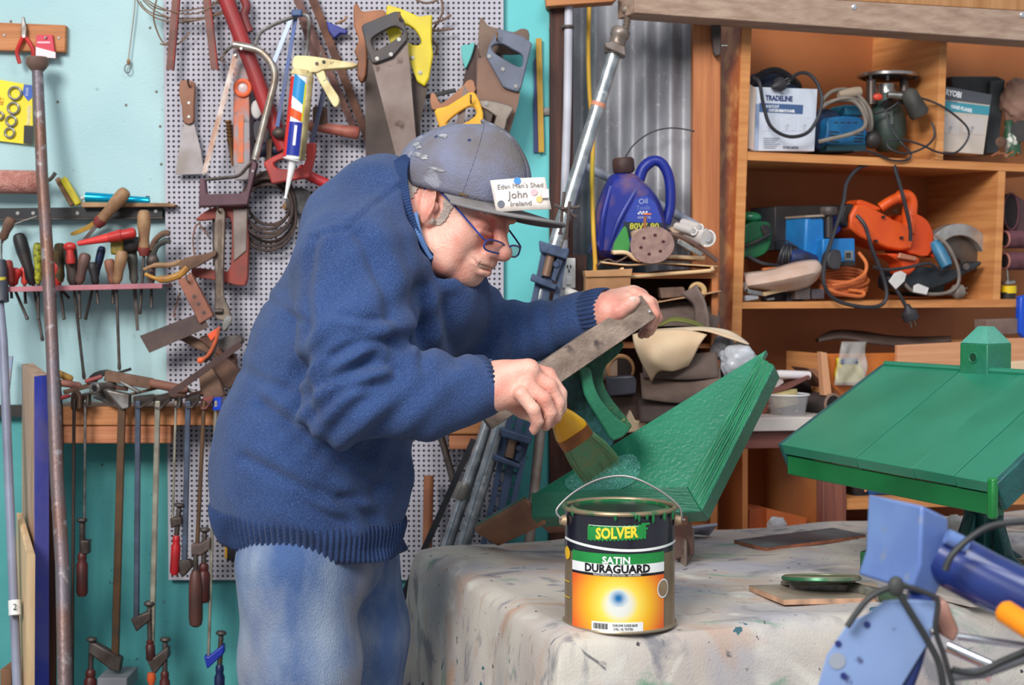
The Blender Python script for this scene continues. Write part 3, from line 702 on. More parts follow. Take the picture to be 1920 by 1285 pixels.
MB().pprism([(70, 78), (94, 78), (94, 81), (70, 81)], Y - .0006, .001).build('print_line', mat((240, 190, 200), rough=.5), t)
p = W(85, 70, Y - .004); MB().lathe(p, p + Vector((0, .03, 0)), [(0, .003), (1, .0025)], 10).build('nail', STEEL, t)
# --- yellow card with rings
t = thing('ring_card', 'yellow card of steel rings hanging left of the tall iron bar', 'card'); Y = DW - .010
MB().pprism([(-20, 146), (60, 160), (62, 272), (-20, 262)], Y, .002).build('backing_card', mat((240, 214, 20), rough=.35), t)
MB().pprism([(45, 158), (60, 160), (61, 182), (53, 190), (42, 176)], Y - .0008, .001).build('blue_corner', mat((40, 90, 180), rough=.4), t)
MB().pprism([(45, 235), (62, 236), (62, 272), (44, 269)], Y - .0008, .001).build('black_corner', mat((24, 22, 22), rough=.4), t)
for x, y, r in ((28, 175, 11.5), (25, 203, 10.2), (21, 227, 9.2), (18, 249, 8.6), (-1, 217, 7)):
    MB().torus(W(x, y, Y - .004), S(Y, r), .0028, (0, 1, 0), 24, 8).build('steel_ring', BRIGHT, t)
for txt, x, y, s, rot, c in (('WASHERS', 54.5, 216, .012, 1.5, (230, 230, 230)), ('RINGS', 51, 172, .008, 1.5, (230, 230, 240)), ('SET', 3, 190, .014, 1.35, (190, 90, 30))):
    ex = Vector((math.cos(rot), 0, math.sin(rot))); ey = Vector((-math.sin(rot), 0, math.cos(rot)))
    text_mb(txt, s, planar(W(x, y, Y - .0012), ex, ey), .0002, .8).build('lettering', mat(c, rough=.5), t, smooth=False)
# --- roller sleeve, brush tool
t = thing('paint_roller', 'dusty pink fluffy paint roller sleeve at the left edge', 'paint roller'); Y = DW - .05
MB().lathe(W(-60, 340, Y), W(76, 342, Y), [(0, S(Y, 20)), (.02, S(Y, 22)), (.97, S(Y, 22)), (1, S(Y, 19))], 24).build('sleeve', mat((206, 146, 134), (178, 116, 104), 60, rough=1, bump=3, bscale=220), t)
MB().tube(spl([W(76, 342, Y), W(94, 336, Y), W(104, 324, Y)], 4), .0045, 8).build('frame_wire', STEEL, t)
t = thing('folding_tool', 'yellow and tan handled tool leaning on the black rail', 'tool'); Y = DW - .03
MB().bar(W(118, 334, Y), W(148, 384, Y), S(Y, 13), .012).build('handle', mat((214, 200, 30), (180, 160, 40), 20, rough=.4), t, bevel=.003)
MB().bar(W(107, 334, Y + .01), W(136, 386, Y + .01), S(Y, 10), .010).build('tan_handle', WOODH, t, bevel=.003)
p0, p1 = W(160, 370, DW - .036), W(281, 377, DW - .036)
t = thing('metal_tube', 'shiny cyan tube lying on the thin wooden slat', 'tube')
MB().lathe(p0, p1, [(0, .006), (.01, .0115), (.66, .0105), (.68, .0085), (.99, .0085), (1, .005)], 20).build('barrel', mat((20, 170, 210), rough=.18, metal=.7), t)
p = W(277, 369, DW - .036); MB().box(p, (.008, .004, .003)).build('clip', BLACK, t)
MB().lathe(W(152, 372, DW - .036), p0, [(0, .004), (1, .005)], 10).build('tip', mat((200, 190, 180), rough=.5), t)
tag(MB().pprism([(152, 379), (318, 381), (330, 384), (326, 388), (152, 389)], DW - .046, .03).build('timber_strip', WOODH, bevel=.002), 'thin pale wooden slat lying on top of the black magnetic rail', 'slat')
# --- black magnetic rail
t = thing('magnetic_rail', 'black magnetic tool rail screwed along the pale wall', 'rail'); Y = DW - .024
MB().pprism([(-40, 391), (305, 387), (305, 407), (-40, 411)], Y, .022).build('bar', mat((30, 30, 34), (64, 56, 50), 12, rough=.4, thr=(.5, .8)), t, bevel=.001)
for x in (33, 62, 292, 145): p = W(x, 400 if x < 200 else 396, Y - .002); MB().lathe(p, p + Vector((0, .004, 0)), [(0, .004), (1, .005)], 12).build('screw', BRIGHT, t)
MB().pprism([(-40, 411), (305, 407), (305, 409), (-40, 413)], Y - .006, .028).build('lower_lip', DSTEEL, t)

def handled(name, label, cat, a, b, rh, tip=None, hm=WOODH, sm=DSTEEL, rs_=.0032, Y=DW - .05, ferr=None, group=None, prof=None, blade=None):
    """turned handle from a (butt) to b (ferrule), shank on to tip"""
    t = thing(name, label, cat, group)
    A = W(*a, Y) if len(a) == 2 else W(*a); B = W(*b, Y) if len(b) == 2 else W(*b)
    r = S(Y, rh)
    MB().lathe(A, B, prof and [(x, y * r) for x, y in prof] or [(0, r * .45), (.03, r * .8), (.12, r), (.35, r * 1.0), (.62, r * .78), (.85, r * .86), (.97, r * .6), (1, r * .5)], 16).build('handle', hm, t)
    if ferr: MB().lathe(A.lerp(B, .84), A.lerp(B, 1.03), [(0, r * .92), (.3, r * .95), (1, r * .62)], 14).build('ferrule', ferr, t)
    if tip:
        T = W(*tip, Y) if len(tip) == 2 else W(*tip)
        if blade: MB().bar(B, T, S(Y, blade), .0025, taper=.8).build('blade', sm, t, bevel=.0004)
        else: MB().lathe(B, T, [(0, rs_), (.9, rs_), (.97, rs_ * 1.3), (1, rs_ * .7)], 10).build('shank', sm, t)
    return t
# big chisel stuck on the rail
handled('wood_chisel', 'big turned-handle chisel slanting across the black rail', 'chisel', (238, 356), (182, 422), 13, (158, 450), ferr=REDD, Y=DW - .07, blade=8)
handled('scraper_tool', 'long thin wire-shank tool with worn handle at the far left of the black rail', 'tool', (22, 408, DW - .06), (4, 450, DW - .06), 10, (4, 456, DW - .06), hm=DUSTY)
tag(MB().tube(spl([W(70, 406, DW - .055), W(30, 420, DW - .06), W(8, 434, DW - .06), W(3, 456, DW - .06), W(3, 500, DW - .06)], 6), .0022, 8).build('wire_rod', STEEL), 'bent steel wire rod at the left edge below the black rail', 'rod')
tag(MB().pprism(smoothpoly([(133, 437), (140, 441), (180, 424), (196, 410), (180, 412), (160, 424)]), DW - .04, .006).build('brass_key', mat((170, 130, 40), (120, 90, 40), 30, rough=.5, metal=.4)), 'small brass coloured wing-shaped tool under the black rail', 'tool')
# --- pink rack shelf
t = thing('tool_rack', 'narrow pink metal tool rack full of screwdrivers', 'rack')
MB().pprism([(12, 538), (304, 531), (304, 541), (12, 548)], DW - .125, .005).build('front_lip', mat((190, 120, 128), (160, 96, 104), 12, rough=.5), t, bevel=.001)
a = W(12, 540, DW - .12); b_ = W(304, 533, DW - .12)
pl = MB(); pl.prism([a, b_, b_ + Vector((0, .115, 0)), a + Vector((0, .115, 0))], (0, 0, -.004)); pl.build('tray', mat((156, 64, 74), (120, 50, 58), 12, rough=.6), t)
# screwdrivers standing in the rack: butt x,y, ferrule x,y, radius, tip, material, label
GS = 'tools standing in the pink rack'
TR = [((100, 432), (62 + 66, 530), 13, (80, 640), BLACK, 'file', 'thick charred black handle leaning left in the pink rack'),
      ((33, 503), (24, 535), 10, (52, 600), RED, 'screwdriver', 'small bright red screwdriver third from the left end of the pink rack'),
      ((270, 394), (270, 478), 12.5, (262, 590), WOODH, 'chisel', 'tall upright chisel with pale rounded wooden handle and red collar'),
      ((230, 470), (218, 532), 11.5, (224, 695), WOODH, 'screwdriver', 'long screwdriver with round brown wooden handle at the front of the rack'),
      ((246, 466), (252, 532), 10, (258, 620), mat((90, 92, 86), (70, 64, 56), 20, rough=.6), 'screwdriver', 'screwdriver with grey-green ribbed handle beside the brown wooden one'),
      ((108, 492), (108, 536), 9, (130, 560), RED, 'screwdriver', 'red-tipped stubby screwdriver just right of the tall iron bar'),
      ((130, 460), (138, 535), 13, (158, 712), mat((54, 50, 50), (80, 64, 56), 18, rough=.6), 'screwdriver', 'very long screwdriver with black handle right of the tall iron bar'),
      ((161, 475), (148, 532), 11, (150, 598), mat((120, 86, 76), (84, 60, 56), 20, rough=.5), 'screwdriver', 'brown round-headed screwdriver in the middle of the rack'),
      ((192, 462), (176, 532), 8, (160, 600), mat((30, 50, 90), (30, 30, 40), 40, rough=.4), 'screwdriver', 'dark blue thin-handled screwdriver in the middle of the rack'),
      ((285, 470), (284, 532), 9, (284, 578), mat((96, 80, 76), rough=.6), 'screwdriver', 'short grey-brown screwdriver at the right end of the rack'),
      ((70, 455), (72, 532), 8, (72, 600), mat((190, 190, 50), (80, 80, 30), 120, rough=.5), 'screwdriver', 'yellow striped handle screwdriver just left of the tall iron bar'),
      ((14, 488), (20, 534), 9, (22, 560), REDD, 'screwdriver', 'dark red handled screwdriver at the left end of the rack'),
      ((46, 500), (46, 534), 8, (48, 570), mat((200, 70, 60), rough=.4), 'screwdriver', 'orange-red small handled screwdriver left of the charred handle'),
      ((112, 456), (112, 530), 11, (120, 600), mat((110, 90, 50), (60, 50, 40), 60, rough=.5), 'screwdriver', 'olive-brown ribbed screwdriver handle behind the iron bar'),
      ((204, 486), (212, 532), 10, (212, 570), mat((150, 100, 74), (110, 70, 56), 30, rough=.6), 'awl', 'short awl with bulbous brown handle beside the long wooden screwdriver'),
      ((172, 492), (180, 534), 9, (184, 570), mat((40, 36, 38), rough=.5), 'screwdriver', 'short black screwdriver behind the dark blue one'),
      ]
for i, (a, b2, r, tip, m, cat, lab) in enumerate(TR):
    if i == 0: b2 = (62, 534); a = (34, 438)
    handled('file' if cat == 'file' else ('wood_chisel' if cat == 'chisel' else ('awl' if cat == 'awl' else 'screwdriver')), lab, cat, a, b2, r, tip, hm=m, Y=DW - .07 - (i % 4) * .012, ferr=REDD if i in (2,) else None, group=None,
            blade=7 if i == 4 else None)
t = thing('screwdriver', 'bright red screwdriver lying across the top of the rack', 'screwdriver'); Y = DW - .118
MB().lathe(W(254, 436, Y), W(204, 446, Y), [(0, .008), (.1, .0115), (.5, .0105), (.52, .013), (1, .0105)], 12).build('handle', RED, t); MB().lathe(W(204, 446, Y), W(146, 457, Y), [(0, .010), (.6, .007), (1, .005)], 10).build('grip', mat((216, 60, 56), rough=.4), t)
t = thing('screwdriver', 'red T-topped screwdriver handle hanging below the lying red one', 'screwdriver')
MB().ell(W(131, 463, Y), (.014, .010, .010), n=14, m=8).build('knob', RED, t); MB().lathe(W(131, 463, Y), W(133, 496, Y), [(0, .008), (.4, .0075), (.7, .010), (.95, .009), (1, .004)], 12).build('handle', RED, t)
tag(MB().pprism([(206, 448), (230, 446), (231, 476), (207, 478)], DW - .1, .03).build('tape_roll', mat((150, 130, 30), (110, 90, 30), 90, stretch=(6, 1, 1), rough=.5), bevel=.004), 'olive yellow striped roll behind the lying red screwdriver', 'roll')
tag(MB().lathe(W(232, 462, DW - .08), W(262, 456, DW - .08), [(0, .016), (.5, .019), (1, .014)], 14).build('black_grip', BLACK), 'fat black handle end behind the upright pale chisel', 'tool')
t = thing('pincers', 'pair of open brown pincers at the right end of the rack', 'pincers'); Y = DW - .09
MB().tube(spl([W(284, 470, Y), W(290, 452, Y), W(306, 438, Y), W(318, 438, Y)], 5), .0062, 8, flat=1.2).build('handle', DUSTY, t); MB().tube(spl([W(286, 482, Y), W(294, 462, Y), W(312, 452, Y), W(316, 456, Y)], 5), .0062, 8).build('handle', mat((60, 60, 56), rough=.6), t)
MB().ell(W(286, 490, Y), (.014, .010, .016)).build('jaws', DSTEEL, t)
t = thing('pruning_shears', 'yellow-handled slip-joint pliers sticking out over the rack end', 'pliers'); Y = DW - .11
MB().tube(spl([W(270, 506, Y), W(290, 498, Y), W(320, 497, Y), W(340, 490, Y)], 5), [.004] * 5 + [.0055] * 11, 8).build('handle', WOODH, t)
MB().tube(spl([W(272, 514, Y), W(300, 524, Y), W(332, 518, Y), W(352, 502, Y)], 5), [.004] * 5 + [.0075] * 11, 8).build('handle', mat((214, 160, 60), (150, 100, 50), 30, rough=.5), t)
MB().pprism(smoothpoly([(334, 494), (352, 482), (384, 476), (404, 470), (404, 480), (384, 492), (362, 504), (342, 508)], 2), Y - .004, .012).build('jaws', DUSTY, t, bevel=.002)
# --- G clamp in red, adjustable spanner
t = thing('g_clamp', 'big dusty red G-clamp hanging on the pegboard', 'clamp'); Y = DP - .055
MB().pprism(smoothpoly([(366, 412), (392, 392), (424, 386), (462, 392), (464, 520), (452, 536), (430, 532), (392, 524), (362, 518), (360, 503), (384, 504), (418, 508), (432, 500), (434, 420), (424, 408), (396, 412), (378, 414)], 2), Y, .022).build('frame', mat((158, 66, 58), (120, 70, 60), 16, rough=.7), t, bevel=.003)
MB().pprism([(437, 392), (463, 392), (462, 470), (438, 490)], Y - .004, .03).build('web_plate', mat((150, 134, 126), (120, 104, 98), 20, rough=.6), t, bevel=.002)
MB().lathe(W(372, 512, Y + .01), W(366, 512, Y + .01), [(0, .010), (1, .011)], 12).build('pad', RED, t)
MB().pprism([(398, 408), (404, 404), (404, 495), (399, 500)], Y + .014, .006).build('screw_rod', BLACK, t)
t = thing('adjustable_spanner', 'large dull steel adjustable spanner hanging head down on the pegboard', 'spanner'); Y = DP - .08
MB().pprism(smoothpoly([(404, 398), (412, 390), (422, 398), (421, 450), (419, 520), (420, 556), (428, 575), (432, 590), (430, 604), (424, 622), (414, 616), (418, 602), (404, 598), (402, 580), (403, 520), (400, 450)], 2), Y, .010).build('shaft', mat((140, 124, 112), (92, 78, 70), 24, rough=.4, metal=.7), t, bevel=.002)
MB().pprism([(408, 412), (415, 412), (414, 560), (408, 560)], Y - .0015, .002).build('recess', mat((120, 100, 84), (90, 74, 64), 30, rough=.7), t)
MB().pprism(smoothpoly([(420, 596), (432, 592), (434, 602), (422, 620), (416, 616)], 2), Y - .004, .014).build('jaw', BRIGHT, t, bevel=.001)
p = W(410, 584, Y - .004); MB().lathe(W(404, 584, Y - .002), W(418, 584, Y - .002), [(0, .006), (.5, .0065), (1, .006)], 12).build('knurl', DSTEEL, t)
hook(W(411, 398, Y - .004)).build('hook', DSTEEL, t)
# --- try square
t = thing('try_square', 'rusty try square with a reddish wooden stock hanging on the pegboard', 'square'); Y = DP - .10
MB().pprism([(262, 630), (376, 586), (392, 614), (280, 662)], Y + .006, .003).build('blade', mat((74, 62, 62), (96, 78, 72), 20, rough=.6, metal=.4), t)
MB().pprism([(333, 526), (358, 512), (400, 592), (374, 608)], Y, .018).build('stock', mat((162, 100, 76), (120, 76, 64), 12, stretch=(2, 1, 1), rough=.6), t, bevel=.002)
for x, y in ((352, 528),): hook(W(x, y, Y - .008)).build('hook', BRIGHT, t)
for x, y in ((364, 556), (372, 570), (382, 586)): p = W(x, y, Y - .001); MB().lathe(p, p + Vector((0, .004, 0)), [(0, .004), (1, .004)], 10).build('rivet', DSTEEL, t)
# --- leather strap / cords under
for pts, lab in (([(338, 548), (334, 560), (326, 590), (330, 596)], 'thin bent wire hanging below the try square stock'), ([(392, 446), (372, 420), (362, 446), (366, 492)], 'thin copper wire loop left of the adjustable spanner')):
    tag(MB().tube(spl(WP(pts, DP - .02), 5), .0018, 6).build('wire', mat((150, 96, 76), (120, 110, 100), 20, rough=.5)), lab, 'wire')
# --- putty knife
t = thing('putty_knife', 'wide putty knife with a riveted wooden handle hanging on the pegboard', 'scraper'); Y = DP - .025
MB().pprism(smoothpoly([(337, 154), (345, 150), (360, 152), (365, 160), (363, 200), (362, 230), (344, 230), (341, 200), (336, 178)], 2), Y - .006, .016).build('handle', mat((160, 108, 80), (128, 84, 62), 14, stretch=(1, 1, .4), rough=.55), t, bevel=.004)
MB().pprism([(345, 229), (363, 229), (376, 280), (383, 326), (329, 328), (336, 280)], Y + .001, .0016).build('blade', mat((150, 144, 146), (128, 118, 114), 18, rough=.45, metal=.6), t)
for y in (193, 219): p = W(354, y, Y - .0075); MB().lathe(p, p + Vector((0, .003, 0)), [(0, .0032), (1, .0032)], 12).build('rivet', BRIGHT, t)
hook(W(355, 162, Y - .009)).build('hook', DSTEEL, t)
# --- plumb line
t = thing('plumb_line', 'thin string with a small wire eye hanging on the pale wall', 'string')
MB().tube(spl(WP([(255, -30), (252, 20), (246, 70), (241, 112)], DW - .012), 4), .0013, 6).build('cord', mat((150, 140, 130), rough=.9), t)
MB().ell(W(241, 116, DW - .012), (.004, .004, .007)).build('crimp', WOODH, t); MB().torus(W(239, 129, DW - .012), .0062, .0012, sq=1.5).build('eye', STEEL, t)
# ================================================================ pegboard tools
# spirit level
t = thing('spirit_level', 'worn grey and orange spirit level hanging behind the silver bow saw', 'level'); Y = DP - .045
MB().pprism([(434, 36), (452, 46), (466, 130), (469, 300), (467, 338), (441, 338), (437, 300), (438, 130)], Y, .020).build('body', mat((150, 140, 142), (196, 104, 72), 16, rough=.5, thr=(.45, .6), c3=(110, 98, 98), s3=60), t, bevel=.002)
MB().torus(W(455, 165, Y - .003), S(Y, 13.5), .005).build('vial_ring', mat((226, 104, 62), rough=.5), t)
MB().ell(W(455, 165, Y - .001), (.012, .004, .012)).build('vial', mat((200, 180, 178), rough=.3), t)
MB().pprism([(447, 215), (457, 215), (456, 305), (446, 305)], Y - .002, .003).build('label_strip', mat((230, 112, 54), (180, 120, 100), 50, rough=.6), t)
# silver bow saw with purple-brown handle
t = thing('bow_saw', 'silver tube hacksaw with purple-brown handle and white blade hanging on the pegboard', 'saw'); Y = DP - .075
MB().tube(spl(WP([(438, 84), (452, 86), (487, 96), (510, 122), (515, 150), (503, 200), (478, 300)], Y), 6), S(Y, 7), 12).build('frame', mat((200, 194, 184), (140, 118, 98), 24, rough=.3, metal=.7), t)
b = MB(); A = W(441, 103, Y); B_ = W(382, 326, Y); d = (B_ - A); n_ = Vector((d.z, 0, -d.x)).normalized(); w_ = S(Y, 4.2); pts = [A + n_ * w_, B_ + n_ * w_]; N = 46
for i in range(N, -1, -1): pts.append(A + d * (i / N) - n_ * (w_ * (1.0 if i % 2 else 1.6)))
b.prism(pts, (0, .0015, 0)); b.build('blade', mat((224, 214, 208), (178, 132, 108), 22, rough=.4), t)
MB().pprism([(374, 333), (384, 336), (387, 364), (449, 363), (461, 357), (473, 299), (482, 306), (469, 358), (463, 386), (372, 389)], Y - .008, .024).build('handle', mat((108, 74, 82), (84, 56, 64), 14, rough=.6), t, bevel=.004)
MB().tube(spl(WP([(386, 337), (418, 334), (446, 330), (462, 315), (474, 302)], Y), 4), .0036, 8).build('tension_rod', DSTEEL, t)
for x, y in ((441, 103), (382, 326), (452, 91), (479, 291), (474, 321)): p = W(x, y, Y - .011); MB().lathe(p, p + Vector((0, .006, 0)), [(0, .0028), (1, .004)], 10).build('screw', BRIGHT, t)
MB().tube(WP([(438, 84), (428, 92), (420, 100)], Y + .01), .004, 8).build('wing_nut', STEEL, t)
# bolt cutter
t = thing('bolt_cutter', 'long red pipe-handled bolt cutter slanting behind the saws', 'bolt cutter'); Y = DP - .045
MB().tube(spl(WP([(400, -60), (424, 0), (474, 128), (500, 200), (534, 280)], Y), 5), S(Y, 14.5), 14).build('handle', mat((170, 44, 46), (130, 50, 50), 10, rough=.45), t)
MB().tube(spl(WP([(446, -20), (462, 10), (458, 30), (468, 60)], Y + .012), 5), S(Y, 8), 10).build('second_handle', mat((150, 52, 54), (100, 50, 50), 10, rough=.55), t)
MB().tube(spl(WP([(560, 315), (580, 330), (620, 348)], Y), 5), S(Y, 10), 10).build('grip', mat((190, 46, 52), rough=.45), t)
# red handled hacksaw with blue frame
t = thing('hacksaw', 'hacksaw with an open red handle and blue bars behind the sealant gun', 'saw'); Y = DP - .085
oc = [(493, 305), (511, 294), (530, 285), (571, 269), (592, 267), (591, 285), (589, 299), (580, 333), (545, 339), (509, 345), (502, 324)]
ic = [(513, 305), (522, 300), (534, 297), (562, 288), (574, 286), (574, 294), (572, 303), (567, 314), (545, 318), (522, 317), (514, 311)]
MB().ring(oc, ic, Y, .022).build('handle', mat((200, 62, 58), (150, 56, 52), 12, rough=.45), t, bevel=.003)
MB().bar(W(610, 160, Y + .012), W(583, 275, Y + .012), S(Y, 9), .006).build('frame_bar', mat((74, 86, 130), (90, 86, 104), 20, rough=.5), t)
MB().bar(W(556, 24, Y + .02), W(520, 238, Y + .02), S(Y, 7), .004).build('blue_blade', mat((76, 104, 168), (90, 96, 126), 20, rough=.5), t)
MB().tube(spl(WP([(479, 84), (488, 62), (512, 47), (545, 34), (567, 28), (579, 36), (578, 70), (573, 112)], Y + .01), 5), .0042, 8).build('frame_wire', STEEL, t)
MB().bar(W(547, 32, Y + .012), W(514, 116, Y + .012), S(Y, 8), .005).build('silver_bar', mat((150, 160, 180), rough=.4, metal=.5), t)
MB().box(W(557, 25, Y + .006), (.022, .02, .014)).build('blue_knuckle', mat((70, 90, 130), rough=.5), t, bevel=.003)
p = W(524, 250, Y + .015); MB().ell(p, (.016, .008, .012)).build('wing_nut', DSTEEL, t)
# caulking gun and cartridge
t = thing('caulking_gun', 'cream painted sealant gun loaded with a cartridge hanging on the pegboard', 'caulking gun'); Y = DP - .14
CREAM = mat((232, 214, 160), (196, 170, 116), 22, rough=.5, thr=(.5, .7), c3=(120, 90, 66), s3=70, t3=(.66, .72))
MB().pprism(smoothpoly([(550, 108), (560, 104), (590, 106), (640, 114), (670, 119), (662, 126), (636, 128), (604, 131), (594, 136), (570, 134), (549, 128)], 2), Y, .030).build('back_grip', CREAM, t, bevel=.004)
MB().pprism(smoothpoly([(590, 133), (607, 131), (612, 148), (634, 180), (635, 194), (630, 200), (624, 198), (608, 170)], 2), Y + .004, .022).build('trigger', CREAM, t, bevel=.004)
ca, cb = W(566, 143, Y + .01), W(550, 299, Y + .01); r = S(Y, 20)
MB().lathe(W(568, 131, Y + .01), ca, [(0, r * .7), (.3, r * 1.02), (1, r * 1.05)], 24).build('collar', CREAM, t)
tr = MB(); dd = (cb - ca).normalized(); F = frame_of(dd)
ax = Vector((1, 0, 0)); ax = (ax - dd * ax.dot(dd)).normalized(); ay = Vector((0, -1, 0))
tr.grid(lambda u, v: ca + (cb - ca) * v + (ax * math.cos(u * 2.5 - 1.6) + ay * math.sin(u * 2.5 - 1.6)) * r * 1.06, 18, 1); tr.build('trough', mat((208, 190, 138), (150, 126, 92), 30, rough=.6), t, solid=.002)
cz = [(0, 1 / 6, (226, 60, 50)), (.0, .45, None)]
ct = MB(); ct.lathe(ca, cb, [(0, r * .96), (1, r * .96)], 28); cart = ct.build('cartridge', mat((236, 236, 236), rough=.35), t)
def band(a0, a1, v0, v1, m, nm, sk=0):
    g = MB(); g.grid(lambda u, v: ca + (cb - ca) * (v0 + (v1 - v0) * v + sk * (u - .5)) + (ax * math.cos(a0 + (a1 - a0) * u) + ay * math.sin(a0 + (a1 - a0) * u)) * (r * .975 + .0008), 10, 1); g.build(nm, m, cart)
PI = math.pi
band(PI * .93, PI * .70, .02, .98, mat((216, 46, 40), rough=.35), 'red_print'); band(PI * .70, PI * .34, .03, .30, mat((40, 140, 200), rough=.35), 'blue_print', .1)
band(PI * .70, PI * .34, .30, .40, mat((240, 240, 244), rough=.35), 'white_print', .1); band(PI * .72, PI * .34, .42, .52, mat((230, 90, 34), rough=.35), 'orange_print', .06)
band(PI * .70, PI * .30, .56, .96, mat((36, 50, 150), rough=.35), 'navy_print'); band(PI * .52, PI * .44, .60, .84, mat((240, 240, 245), rough=.35), 'letter_print'); band(PI * .34, PI * .22, .1, .55, mat((220, 214, 60), rough=.4), 'yellow_print')
MB().lathe(cb, W(535, 372, Y + .01), [(0, r * .9), (.03, r * .9), (.06, r * .38), (.5, r * .25), (.93, r * .12), (1, r * .18)], 18).build('nozzle', mat((236, 232, 230), rough=.4), t)
MB().lathe(W(600, 108, Y + .01), W(603, 98, Y + .01), [(0, .002), (1, .002)], 8).build('catch', STEEL, t)
for x, y, m in ((594, 119, DSTEEL), (607, 116, BLACK)): p = W(x, y, Y - .002); MB().lathe(p, p + Vector((0, .004, 0)), [(0, .0036), (1, .0036)], 12).build('rivet', m, t)
hook(W(569, 26, DP - .08), L=.075)
# rusty blades / sticks
def blade(name, label, cat, a, b, w, Y, m=RUST, teeth=1):
    A = W(*a, Y); B = W(*b, Y); d = B - A; n_ = Vector((d.z, 0, -d.x)).normalized(); w_ = S(Y, w) / 2; N = int(d.length / .011) * 2; pts = [A + n_ * w_, B + n_ * w_ * .8]
    for i in range(N, -1, -1): pts.append(A + d * (i / N) - n_ * (w_ * (1.0 if (i % 2 or not teeth) else 1.5)))
    return tag(MB().prism(pts, (0, .003, 0)).build(name, m), label, cat)
blade('toothed_strip', 'long rusty toothed saw blade slanting right down to the jumper, nearest the sawn wood handle', 'saw blade', (578, -20), (712, 320), 14, DP - .024)
blade('toothed_strip', 'shorter rusty toothed saw blade ending above the round wooden handle', 'saw blade', (548, -20), (660, 236), 13, DP - .034, mat((130, 90, 80), (98, 66, 60), 30, rough=.7))
blade('toothed_strip', 'brown rusty strip behind the blue and silver hacksaw bars', 'saw blade', (562, 20), (590, 110), 14, DP - .016, mat((110, 76, 72), (90, 60, 56), 30, rough=.7), 0)
for (a, b2, lab) in (((330, -20), (317, 131), 'rusty angle iron bar hanging at the top left corner of the pegboard'), ((384, -20), (401, 131), 'second rusty angle iron bar, right of the corner one')):
    t = thing('angle_iron', lab, 'bar'); Yq = DP - .05
    MB().bar(W(*a, Yq), W(*b2, Yq), S(Yq, 11), .003).build('face', mat((130, 88, 78), (100, 68, 62), 20, rough=.6, metal=.2), t)
    o_ = S(Yq, 6); MB().bar(W(*a, Yq) + Vector((o_, .008, 0)), W(*b2, Yq) + Vector((o_, .008, 0)), .003, .016).build('flange', mat((190, 70, 62), (120, 70, 64), 20, rough=.6), t)
rs = random.Random(12)
t = thing('wire_coil', 'tangled coil of thin brown wire at the top of the pegboard', 'wire')
for i in range(5):
    cx, cy, R_ = 352 + rs.uniform(-12, 12), -14 + rs.uniform(-8, 8), 72 + rs.uniform(-14, 18)
    pts = [W(cx + R_ * 1.15 * math.cos(q), cy + R_ * .62 * math.sin(q) + 3 * math.sin(3 * q + i), DP - .028 - .006 * i) for q in [.1 + j / 20 * (2.8 + .2 * (i % 2)) for j in range(21)]]
    MB().tube(pts, .0016, 6).build('strand', mat((140, 112, 90), (110, 84, 66), 20, rough=.8), t)
for pts in ([(296, -10), (288, 30), (296, 62), (308, 82), (318, 80)], [(318, 80), (334, 82), (348, 70), (356, 60)], [(300, 82), (310, 84), (316, 78)], [(430, 90), (420, 104), (412, 112), (424, 116)]):
    MB().tube(spl(WP(pts, DP - .03), 5), .0018, 6).build('strand', mat((140, 112, 90), (110, 84, 66), 20, rough=.8), t)
# blue clip, hammer handle, brass tool, disc, cable coil
t = thing('spring_clamp', 'small dark blue plastic spring clamp near the rusty blades', 'clamp'); Y = DP - .03
MB().pprism([(612, 40), (636, 50), (652, 57), (648, 64), (638, 62), (626, 72), (616, 58)], Y, .018).build('body', BLUEP, t, bevel=.002); MB().tube(WP([(632, 44), (646, 38), (650, 30)], Y), .0028, 7).build('rod', WOODH, t)
t = thing('hammer', 'hammer with a reddish round wooden handle lying level behind the sealant gun', 'hammer'); Y = DP - .045
MB().lathe(W(560, 233, Y), W(673, 250, Y), [(0, .011), (.3, .010), (.75, .0125), (.95, .015), (1, .011)], 16).build('handle', mat((176, 112, 90), (150, 76, 66), 22, rough=.5), t)
MB().box(W(600, 222, Y + .004), (.03, .026, .05)).build('head', DUSTY, t, bevel=.006)
t = thing('brass_auger', 'thin tarnished twisted tool left of the spirit level', 'tool'); Y = DP - .02
MB().lathe(W(428, 226, Y), W(436, 312, Y), [(0, .006)] + [(i / 12 * .45, .005 + .003 * (i % 2)) for i in range(1, 12)] + [(.5, .006), (1, .002)], 12).build('body', mat((140, 100, 60), (100, 72, 50), 30, rough=.5, metal=.4), t)
t = thing('tape_measure', 'dark round object partly hidden behind the bow saw frame', 'tape'); Y = DP - .035
MB().pprism(smoothpoly([(476, 228), (498, 226), (508, 236), (510, 258), (500, 268), (480, 266), (474, 250)], 2), Y, .02).build('body', mat((40, 40, 52), (60, 50, 50), 30, rough=.5), t, bevel=.003); MB().ell(W(481, 205, Y), (.012, .004, .02)).build('white_disc', mat((200, 196, 192), rough=.5), t)
t = thing('blue_chuck', 'dark blue cylinder standing behind the red bolt cutter handle', 'tool'); Y = DP - .03
MB().lathe(W(486, 282, Y), W(524, 280, Y), [(0, .015), (.4, .016), (.45, .012), (1, .012)], 16).build('body', mat((34, 44, 90), (50, 50, 60), 30, rough=.5), t); MB().pprism([(498, 262), (510, 260), (508, 300), (500, 300)], Y - .018, .006).build('bracket', DUSTY, t)
MB().lathe(W(564, 378, DP - .05), W(560, 378, DP - .006), [(0, .022), (.1, .026), (.9, .026), (1, .022)], 24)
